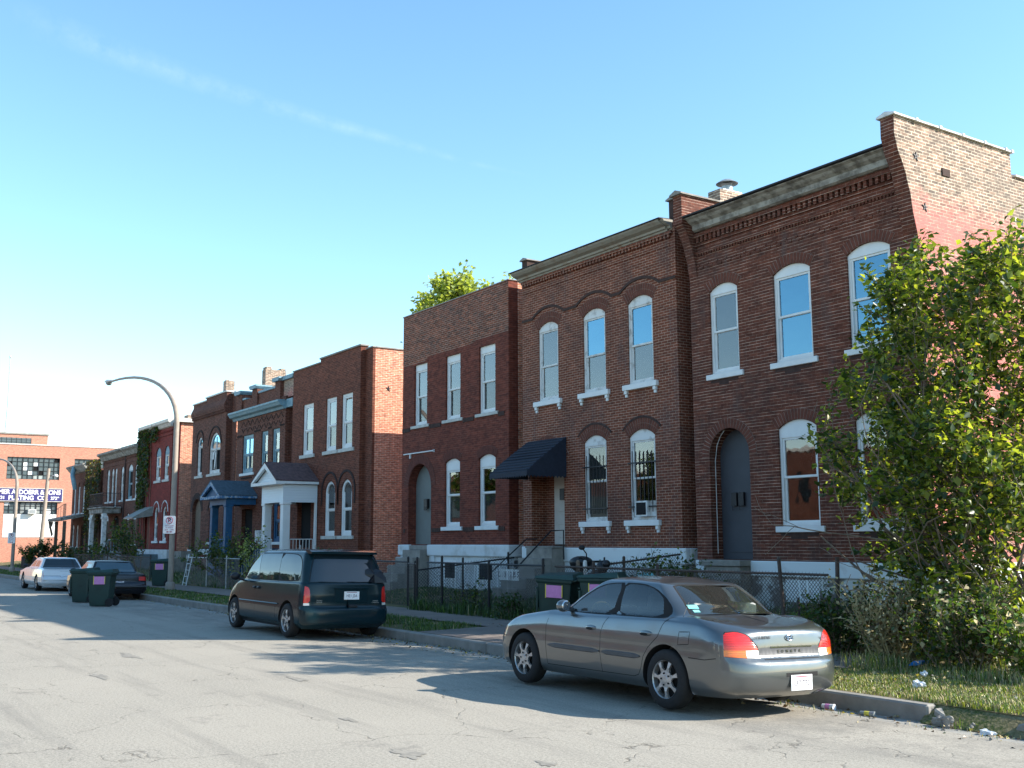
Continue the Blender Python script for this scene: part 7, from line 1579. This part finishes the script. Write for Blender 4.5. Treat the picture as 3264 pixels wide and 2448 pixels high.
# the big mulberry-like bush in the side plot at the right
BX, BY = -9.5, 15.3
bt = thing('leafy_bush', 'huge sunlit leafy bush reaching the upstairs windows of the nearest house', 'bush', (BX, BY, .3))
limbs = []; rnd.seed(5)
KB = [(-12.9, 2.0), (-12.98, 2.78), (-12.75, 3.1), (-12.8, 4.68), (-12.11, 4.73), (-11.52, 4.87), (-11.58, 5.96), (-11.04, 6.47), (-10.71, 6.42), (-10.19, 5.94), (-9.63, 6.03), (-8.76, 6.32), (-7.5, 6.2), (-7.5, .2), (-11.3, .3), (-11.4, 1.0), (-11.9, 1.3), (-12.4, 1.7)]
def kbush(q, m=0.):
    x, y, z = q[0], q[1], q[2]
    if x > -8.55 or y < 13.7+m or y > 17.35: return False
    k = 15.0/y; d = .12*math.sin(x*5+z*3)+.1*math.sin(z*7+y*4)
    if not pip(x*k+d*.5, (z-1.9)*k+1.9+d+m, KB): return False
    return abs((y-15.5)/1.95)**2.5 < 1
for i in range(30):
    a = i*2.4; t = (i+.5)/30; sp = .15+1.0*t
    grow((BX+rnd.uniform(-.9, .9), BY+rnd.uniform(-.5, .5), .2), (math.cos(a)*sp*1.25-.25, math.sin(a)*sp*.8, 1.0), 5.6-1.8*t, .038, 2, 9, limbs, .55, 6, .08, .36, .35, .09, .004)
trim = []
for pts, r0, r1, dp in limbs:
    k = 1
    while k < len(pts) and (kbush(pts[k], .1) or (dp == 2 and pts[k].z < 1.6)): k += 1
    if k >= 2: trim.append((pts[:k], r0, r1, dp))
limbs = trim
# leafy side shoots filling the crown in clumps
cl = []
while len(cl) < 165:
    q = Vector((rnd.uniform(-13.6, -7.4), rnd.uniform(13.7, 17.3), rnd.uniform(.3, 6.4)))
    if kbush(q) and (q.x > -10.9 or rnd.random() < (.28 if q.z < 4.2 else .5)): cl.append(q)
sh = []
for q in cl:
    for j in range(8):
        d = (q-Vector((BX, BY, 2.4))).normalized()*.6+Vector((rnd.gauss(0, .6), rnd.gauss(0, .6), rnd.gauss(.25, .5)))
        grow(q+Vector((rnd.gauss(0, .2), rnd.gauss(0, .2), rnd.gauss(0, .2))), d, rnd.uniform(.35, .85), .007, 0, 5, sh, wob=.22)
sh = [s_ for s_ in sh if kbush(s_[0][0])]
wood('branch', limbs+sh, 'bark', bt, 5)
foliage('foliage', limbs, 1, 13, .115, ['l1', 'l2', 'l3', 'l4'], [5, 4, 3, .35], bt, .07, keep=kbush, shape=(.5, .36))
foliage('foliage', sh, 0, 34, .13, ['l1', 'l2', 'l3', 'l4'], [4.5, 4, 4.5, .3], bt, .06, shape=(.5, .36))
tw = []
for i in range(22): grow((rnd.uniform(-10.9, -8.2), rnd.uniform(13.6, 14.4), .4+rnd.uniform(0, 2.2)), (rnd.uniform(-1, 1), rnd.uniform(-.5, .1), rnd.uniform(.1, 1)), rnd.uniform(.8, 1.9), .012, 1, 6, tw, .5, 3, .1, .5)
wood('dead_twigs', tw, 'bark', bt, 4)
# weeds along the fence and verge
rnd.seed(21)
plant('weed_clump', 'feathery dark green weed clump left of the straw coloured weeds by the fence', 'weed', (-11.6, 13.9, .16), 26, 1.35, .7, 42, .07, ['l3', 'g2', 'l1'], [4, 3, 2], depth=1, spread=.4)
plant('weed_clump', 'dry straw coloured seedy weed clump at the foot of the leafy bush', 'weed', (-10.4, 13.6, .16), 34, 1.55, .8, 34, .055, ['g3', 'l6', 'g1'], [7, 2, 1.5], depth=1, spread=.5, bark='g3')
plant('weed_clump', 'green and brown weeds under the leafy bush near the right edge', 'weed', (-9.1, 13.5, .16), 40, 1.35, 1.3, 30, .075, ['l3', 'l1', 'g3', 'g1'], [4, 3, 2, 2], depth=1, spread=.5)
plant('weed_clump', 'bright grassy weeds at the far right edge beneath the bush', 'weed', (-7.9, 13.3, .16), 34, 1.2, 1.0, 30, .085, ['l1', 'g1', 'g3'], [3, 4, 1], depth=1, spread=.5)
plant('vine_tangle', 'green vine tangle sprawling over the divider fence left of the nearest house', 'vine', (-18.0, 16.2, .3), 22, 1.7, 1.0, 26, .09, ['l3', 'l1'], [3, 2], depth=1, spread=.6)
plant('vine_tangle', 'dark brambles behind the rusty fence beside the flower tub', 'vine', (-17.9, 15.2, .3), 30, 1.3, 1.6, 30, .07, ['l3', 'l6', 'g3'], [4, 2, .6], depth=1, spread=.7)
plant('shrub', 'small green shrub before the white porch and behind the minivan', 'shrub', (-41.9, 14.5, .2), 14, 2.3, .8, 34, .10, ['l3', 'l1'], [3, 2], depth=2, spread=.5, kids=3)
plant('shrub', 'pale leaved sapling between blue and white porches', 'shrub', (-40.4, 14.6, .2), 5, 2.4, .4, 14, .10, ['l5', 'l1'], [3, 1], depth=2, spread=.45, kids=3)
plant('shrub', 'ivy shrub growing on the side yard fence beside the white porch house', 'shrub', (-33.9, 15.3, .2), 16, 1.7, .8, 34, .09, ['l3', 'l1'], [3, 2], depth=1, spread=.6)
plant('shrub', 'tall narrow shrub against the red painted house front', 'shrub', (-58.4, 15.2, .2), 8, 3.4, .5, 26, .13, ['l3', 'l1'], [3, 2], depth=2, spread=.4, kids=3)
plant('shrub', 'round dark shrub at the corner fence before the factory', 'shrub', (-79.8, 14.3, .2), 18, 2.1, 1.2, 30, .13, ['l3', 'l1'], [4, 1], depth=2, spread=.6, kids=3)
for x, lb_ in ((-75.5, 'overgrown bush behind the plank fence below the cornice of the row'), (-72.6, 'dark bush in front of the balcony house porch'), (-69.6, 'bush beside the stair of the grey stoop')):
    plant('shrub', lb_, 'shrub', (x, 15.6, .2), 14, 1.9, 1.3, 26, .14, ['l3', 'l1', 'l6'], [4, 1, 1], depth=1, spread=.6, group='bushes before the far row')
# vines on walls
def wallvine(label, base, regions, n, mats, w_, size=.14, grp=None, dens=None):
    t = thing('climbing_vine', label, 'vine', base, grp); P = []; D = []
    while len(P) < n:
        x0, x1, z0, z1 = regions[rnd.randrange(len(regions))]
        x = rnd.uniform(x0, x1); z = rnd.uniform(z0, z1)
        e = math.sin(x*5+z*2)*.25+math.sin(z*3.7+1)*.25
        if x > x1-.4+e*.5 or (z < z0+.5 and rnd.random() < .7): continue
        P.append((x, base[1]-.03-rnd.random()*.16, z)); D.append((rnd.gauss(0, .6), -.6-rnd.random()*.4, -.9))
    leaves_mesh('foliage', P, D, size, mats, t, w_); 
    mb = MB()
    for i in range(6):
        x = rnd.uniform(regions[0][0], regions[0][1]); mb.tube([(x, base[1]-.02, .3), (x+rnd.uniform(-.2, .2), base[1]-.03, regions[0][2]+.5), (x+rnd.uniform(-.4, .4), base[1]-.03, regions[0][3]-.3)], .02, 4)
    mb.build('stem', M['bark'], t); return t
wallvine('dark ivy sheet hanging over the left corner of the red painted house', (-65.8, Y0, .3), [(-66.7, -64.1, 4.6, 8.6), (-66.7, -64.9, 3.4, 5.5), (-66.7, -62.3, 7.7, 8.7), (-66.9, -64.6, 5.5, 8.7)], 5200, ['l3', 'l1', 'l6'], [4, 1, 2.2])
wallvine('brown autumn vine filling the gap between the two farthest row houses', (-78.2, Y0, .3), [(-80.3, -76.1, 2.2, 7.2), (-80.2, -76.0, 4.5, 7.6), (-79.0, -76.0, 2.0, 5.0)], 6500, ['l6', 'l3', 'l4'], [5, 3, .6], .15)
MB_ = MB().box(-80.05, -76.05, Y0+.5, 27, .3, 6.9); hh = thing('brick_house', 'vine smothered low brick house squeezed between the farthest two houses', 'house', (-78, Y0+.5, .3)); MB_.build('wall', M['brickDark'], hh)
# trees seen over the roofs
rnd.seed(9)
def tree(label, base, h_, mats, w_, size, per, stems=1, kids=5, spread=.42, lift=.5, grp=None, keep=None):
    t = thing('tree', label, 'tree', base, grp); lm = []
    grow(base, (.02, 0, 1), h_*.42, h_*.022, 0, 5, lm); top = lm[0][0][-1]
    for i in range(15):
        a = i*2.4; grow(top-Vector((0, 0, rnd.uniform(0, h_*.08))), (math.cos(a)*rnd.uniform(.2, .85), math.sin(a)*rnd.uniform(.2, .6), 1.0), h_*rnd.uniform(.40, .56), h_*.011, 2, 7, lm, spread, kids, lift, .40, .4, .09, .008)
    if keep:
        l2 = []
        for pts, r0, r1, dp in lm:
            k = 1
            while k < len(pts) and (keep(pts[k]) or pts[k].z < 14): k += 1
            if k >= 2: l2.append((pts[:k], r0, r1, dp))
        lm = l2
    wood('trunk', lm, 'bark', t); foliage('crown', lm, 1, per, size, mats, w_, t, .26, keep=keep); return t
tree('pale green maple rising above the flat parapet of the plum house', (-56.0, 31.5, .4), 17.6, ['l5', 'l2', 'l1'], [5, 1.4, 1], .30, 46, keep=lambda q: -59.6 < q.x < -49.7 and q.z < 18.7-.30*abs(q.x+53.6)-1.3*abs(math.sin(q.x*1.15+.6))-.5*math.sin(q.x*4.1))
tree('dark tree top just showing over the low side wall beside the plum house', (-69.5, 37, .4), 13.4, ['l3', 'l1'], [4, 1], .30, 30)
# ------------------------------------------------------------------ grass
def blades(name, label, regs, mats, weights, cat='grass', zf=lambda x, y: KZ, seed=3):
    g = np.random.default_rng(seed); P = []; 
    V = []; F = []; MI = []
    for (x0, x1, y0, y1, dens, h0, h1, wd, clump) in regs:
        n = int((x1-x0)*(y1-y0)*dens); x = g.uniform(x0, x1, n); y = g.uniform(y0, y1, n)
        if clump:
            k = (np.sin(x*3.1+y*1.7)+np.sin(x*7.3-y*5.1)*.6+np.sin(x*1.1+y*4.3)*.7+g.normal(size=n)*.5) > clump-1; x, y = x[k], y[k]; n = len(x)
        z = np.array([zf(a, b) for a, b in zip(x, y)]); h = g.uniform(h0, h1, n)*(1+.35*np.sin(x*2.3)*np.sin(y*3.1)); a = g.uniform(0, 6.28, n); le = g.uniform(.1, .75, n)*h; w2 = wd*g.uniform(.6, 1.3, n)
        dx, dy = np.cos(a), np.sin(a); sx, sy = -dy*w2, dx*w2; b = len(V)
        A = np.stack([x-sx, y-sy, z-.01], 1); B = np.stack([x+sx, y+sy, z-.01], 1); C_ = np.stack([x+dx*le*.35+sx*.8, y+dy*le*.35+sy*.8, z+h*.6], 1); D_ = np.stack([x+dx*le*.35-sx*.8, y+dy*le*.35-sy*.8, z+h*.6], 1); E_ = np.stack([x+dx*le, y+dy*le, z+h*(1-.35*le/h)], 1)
        P.append((np.stack([A, B, C_, D_, E_], 1).reshape(-1, 3), n))
    V = np.concatenate([p[0] for p in P]); n = sum(p[1] for p in P); idx = np.arange(n)*5
    me = bpy.data.meshes.new(name); me.vertices.add(n*5); me.vertices.foreach_set('co', V.ravel())
    lp = np.stack([idx, idx+1, idx+2, idx+3, idx+3, idx+2, idx+4], 1).ravel().astype('i'); me.loops.add(n*7); me.loops.foreach_set('vertex_index', lp)
    me.polygons.add(n*2); ls = np.stack([np.arange(n)*7, np.arange(n)*7+4], 1).ravel().astype('i'); lt = np.tile([4, 3], n).astype('i'); me.polygons.foreach_set('loop_start', ls); me.polygons.foreach_set('loop_total', lt)
    for mt in mats: me.materials.append(M[mt])
    me.polygons.foreach_set('material_index', np.repeat(g.choice(len(mats), n, p=np.array(weights)/sum(weights)), 2).astype('i')); me.update(); me.validate()
    return tag(link(name, me, None), label, cat, kind='stuff')
blades('verge_grass', 'short sunlit grass and straw on the near verge', [(-12.2, -4.0, 10.60, 12.3, 3000, .015, .055, .004, .0), (-10.2, -4.0, 12.2, 13.2, 2200, .02, .07, .004, .0), (-8.6, -4.2, 10.62, 12.2, 2400, .03, .09, .005, 1.1), (-10.4, -4.2, 12.4, 13.9, 800, .06, .24, .005, .6), (-12.3, -10.2, 13.0, 13.9, 300, .03, .12, .005, .8)], ['g1', 'g2', 'g3', 'g4'], [2.6, .5, 3.6, 2.0])
blades('verge_grass', 'shaded green grass strip beside the minivan', [(-92, -44, 10.62, 12.2, 120, .05, .11, .012, .3), (-44, -30, 10.62, 12.2, 260, .04, .10, .009, .4), (-30, -19.2, 10.62, 12.25, 600, .04, .12, .006, .3)], ['g2', 'g1', 'g3'], [5, 3, .6], seed=4)
blades('yard_grass', 'grass and low weeds inside and outside the front fences', [(-30.5, -25.3, 14.2, 17, 350, .04, .12, .006, .2), (-25.3, -19.4, 13.55, 14.5, 700, .10, .34, .007, .2), (-25.2, -19.2, 14.2, 17.0, 380, .05, .16, .007, .3), (-19.3, -12.2, 13.6, 14.7, 650, .10, .38, .007, .3), (-19, -12.2, 14.2, 17.2, 300, .1, .35, .008, .4), (-52, -33.5, 13.9, 17.2, 130, .05, .18, .012, .4), (-90, -52, 13.9, 17.2, 60, .08, .25, .02, .5)], ['g2', 'l3', 'g1', 'g3'], [5, 3, 1.6, .5], zf=yardz, seed=5)
blades('kerb_weeds', 'sparse weeds along the gutter joint', [(-9.6, -4.5, 9.98, 10.08, 700, .02, .06, .004, 1.6), (-7.3, -6.3, 10.2, 10.7, 380, .03, .12, .005, .9), (-30, -12, 10.34, 10.44, 220, .02, .08, .005, 1.5)], ['g1', 'g3'], [2, 2], zf=lambda x, y: -.05, seed=6)
blades('far_grass', 'sunlit grass strip at the foot of the factory', [(-104.8, -101.2, 8, 30, 60, .1, .2, .03, 0)], ['g1', 'g3'], [3, 2], zf=lambda x, y: .05, seed=8)
# leafy stalks poking up by the fence of the plum house
rnd.seed(4)
plant('weed_clump', 'leafy stalks rising through the long black fence by the cellar windows', 'weed', (-23.2, 14.2, .18), 12, .95, .9, 22, .08, ['l3', 'l1'], [3, 2], depth=1, spread=.5, kids=3)
plant('weed_clump', 'low leafy weeds by the fence just left of the leaning green bin', 'weed', (-20.9, 13.8, .18), 16, .75, .8, 26, .08, ['l3', 'g2'], [3, 2], depth=1, spread=.6, kids=3)
# ------------------------------------------------------------------ litter
def rumple(name, label, cat, c, r, mat, flat=.5, seed=1):
    q = random.Random(seed); bm = bmesh.new(); bmesh.ops.create_icosphere(bm, subdivisions=3, radius=1)
    for v in bm.verts:
        k = 1+.35*math.sin(v.co.x*5+seed)+.3*math.sin(v.co.y*7+seed*2)+q.uniform(-.12, .12); v.co = Vector((v.co.x*r*k, v.co.y*r*k*.7, (v.co.z*k+.8)*r*flat))
    me = bpy.data.meshes.new(name); bm.to_mesh(me); bm.free(); me.materials.append(M[mat]); o = link(name, me, None); o.location = c; return tag(o, label, cat)
rumple('plastic_bag', 'crumpled white plastic bag lying on the sunlit grass verge', 'bag', (-8.35, 11.35, .16), .065, 'litter', .6, 3)
rumple('plastic_scrap', 'small white scrap on the grass before the weeds', 'litter', (-8.95, 12.3, .17), .045, 'litter', .6, 7)
rumple('plastic_bag', 'grey crumpled wrapper in the gutter at the broken kerb', 'bag', (-6.75, 10.22, -.05), .07, 'litter', .35, 9)
tag(MB().prism([(-9.75, .17), (-9.58, .19), (-9.52, .25), (-9.66, .24)], 'y', 13.05, 13.25).build('plastic_scrap', M['lblue']), 'bright blue plastic scrap below the weeds', 'litter')
def cup(label, x, y, z, L_, r, mats, a):
    c = thing('paper_cup', label, 'cup', (0, 0, 0)); MB().lathe([(0, -L_/2), (r*.75, -L_/2), (r, L_/2), (r*1.06, L_/2), (r*1.06, L_/2+.008), (0, L_/2+.008)], (0, 0, r), 'x', 20).build('cup_body', M[mats[0]], c, smooth=True)
    MB().lathe([(r*.86, -.03), (r*.93, .03)], (0, 0, r), 'x', 20).build('band', M[mats[1]], c, smooth=True); c.location = (x, y, z); c.rotation_euler = (0, 0, a); return c
cup('white paper cup lying in the gutter against the kerb face', -8.78, 10.25, -.06, .15, .036, ['litter', 'pink'], R(8))
cup('clear bottle with a yellow label lying in the gutter right of the cup', -8.22, 10.24, -.06, .16, .03, ['P_curt', 'yellow'], R(14))
rumple('stone', 'round pale stone at the broken kerb end', 'stone', (-7.28, 10.30, -.05), .09, 'concrete', .6, 12)
for i, (x, y) in enumerate(((-7.0, 10.38),)): tag(rumple('stone', 'pebble', 'stone', (x, y, -.05), .05, 'stone', .6, 20+i), 'small loose rubble stone in the gap of the broken kerb', 'stone')
mh = thing('manhole_cover', 'round iron manhole cover in the road at the bottom left', 'manhole', (-9.42, 2.36, 0))
MB().lathe([(0, .004), (.30, .004), (.305, .010), (.33, .010), (.335, .002)], (-9.42, 2.36, .002), 'z', 40).build('cover', M['rustpost'], mh); MB().lathe([(.337, .0045), (.40, .004)], (-9.42, 2.36, .001), 'z', 40).build('rim', M['kerb'], mh)
# unseen houses and street trees over the road, added for car and window reflections
for i, (x, w_, hh_, mt) in enumerate(((-66, 11, 7.5, 'brickD'), (-52, 11, 8, 'brickB'), (-38, 10, 7.4, 'brickC'), (-24, 10, 7.6, 'brickB'), (-10, 10, 8, 'brickD'), (5, 11, 7.4, 'brickB'))):
    h = thing('row_house', ('plain brick house across the street %s' % ['far beyond the white sedan', 'opposite the blue porch', 'opposite the white porch', 'opposite the awning house', 'behind the photographer', 'behind the photographer to the right'][i]), 'house', (x, -24, .1))
    MB().box(x-w_/2, x+w_/2, -34, -24, .1, hh_).build('wall', M['brickDark'], h)
    for cx in (-3, 0, 3):
        for z in (1.4, 4.6): MB().box(x+cx-.5, x+cx+.5, -23.99, -23.95, z, z+1.7).build('window', M['P_dark'], h)
    MB().box(x-w_/2-.1, x+w_/2+.1, -24.2, -23.9, hh_, hh_+.3).build('cornice', M['copingw'], h)
wh = thing('warehouse', 'low dark brick warehouse over the road past the cross street', 'warehouse', (-115, -35, 0))  # unseen block added to shut the bright horizon out of reflections
MB().box(-150, -104, -60, -20, 0, 9).build('wall', M['brickDark'], wh)
for y in (-55, -45, -35, -25): MB().box(-104.01, -103.9, y-3, y+3, 4.5, 7.2).build('window', M['facwin'], wh)
rnd.seed(33)
for i, (x, lb_) in enumerate(((-58, 'street tree over the road beyond the white sedan'), (-51, 'street tree over the road opposite the blue porch'), (-31, 'street tree over the road opposite the plum house'), (-17, 'street tree over the road opposite the awning house'), (-70, 'street tree over the road opposite the balcony house'), (-82, 'street tree over the road opposite the farthest house'), (-96, 'street tree over the road by the cross street'), (-112, 'street tree over the road beyond the cross street'))):
    tree(lb_, (x, -15.5, .1), 7.2 if i < 4 else 7.6, ['l3', 'l1', 'l6'], [3, 2, 1], .32 if i < 4 else .6, 12 if i < 4 else 9, kids=4, lift=.2)  # trees added to darken what cars and windows reflect

# fallen leaves and grit gathered along the gutter and path
g_ = np.random.default_rng(17); P = []; 
for (x0, x1, y0, y1, n, z) in ((-30, -4, 10.12, 10.41, 900, -.052), (-30, -4, 9.6, 10.15, 380, -.04), (-20, -6, 12.3, 13.8, 300, .156), (-12, -4, 10.6, 13.6, 500, .15), (-60, -30, 10.1, 10.41, 300, -.052)):
    for _ in range(n): P.append((g_.uniform(x0, x1), g_.uniform(y0, y1), z+g_.uniform(.004, .012)))
D = np.stack([g_.normal(size=len(P)), g_.normal(size=len(P)), g_.normal(size=len(P))*.12], 1)
leaves_mesh('leaf_litter', P, D, .05, ['l6', 'g3', 'l4', 'stone'], None, [4, 3, 1, 3], stuff=('dry leaves and grit gathered along the gutter', 'leaf litter'))

# stains, old patches and tar in the road surface
M['stain'] = noisy('dark road stain', (.175, .16, .138), .9, .3, 9, c2=(.27, .248, .21), lo=.35, hi=.6)
rr = random.Random(41)
for (x, y, a, b) in ((-8.95, 4.82, .22, .10), (-7.9, 5.6, .12, .06), (-11.0, 5.2, .16, .05), (-10.2, 8.9, .5, .22), (-14.6, 6.1, .3, .07), (-19.2, 5.0, .5, .10), (-27.0, 9.3, 2.2, .35), (-33.0, 9.4, 1.4, .3), (-12.6, 9.2, .5, .3), (-20.9, 9.2, .8, .45), (-16.5, 3.9, .35, .08)):
    n = 40; pts = []
    for i in range(n):
        t = 2*math.pi*i/n; k = 1+.28*math.sin(3*t+x)+.18*math.sin(7*t+y)+rr.uniform(-.12, .12); px_, py_ = x+a*k*math.cos(t), y+b*k*math.sin(t); pts.append((px_, py_, roadz(px_, py_)+.004))
    me = bpy.data.meshes.new('road_stain'); me.from_pydata(pts+[(x, y, roadz(x, y)+.0045)], [], [(i, (i+1) % n, n) for i in range(n)]); me.materials.append(M['stain']); tag(link('road_stain', me, None), kind='structure')
for (x0_, y0_, x1_, y1_, w_) in ((-31.0, 10.0, -30.4, -6, .012), (-22.4, 6.9, -21.7, -6, .008)):
    n = 90; L1 = []; L2 = []
    for i in range(n+1):
        f = i/n; x = x0_+(x1_-x0_)*f; y = y0_+(y1_-y0_)*f; d = Vector((x1_-x0_, y1_-y0_)).normalized(); o = .05*math.sin(f*23)+.03*math.sin(f*71)+rr.uniform(-.02, .02); w2 = w_*rr.uniform(.4, 1.5)
        c = Vector((x-d.y*o, y+d.x*o)); a = c+Vector((-d.y, d.x))*w2; b = c-Vector((-d.y, d.x))*w2; L1.append((a.x, a.y, roadz(a.x, a.y)+.0035)); L2.append((b.x, b.y, roadz(b.x, b.y)+.0035))
    me = bpy.data.meshes.new('road_seam'); me.from_pydata(L1+L2, [], [(i, i+1, n+2+i, n+1+i) for i in range(n) if rr.random() < .82]); me.materials.append(M['stain']); tag(link('road_seam', me, None), kind='structure')
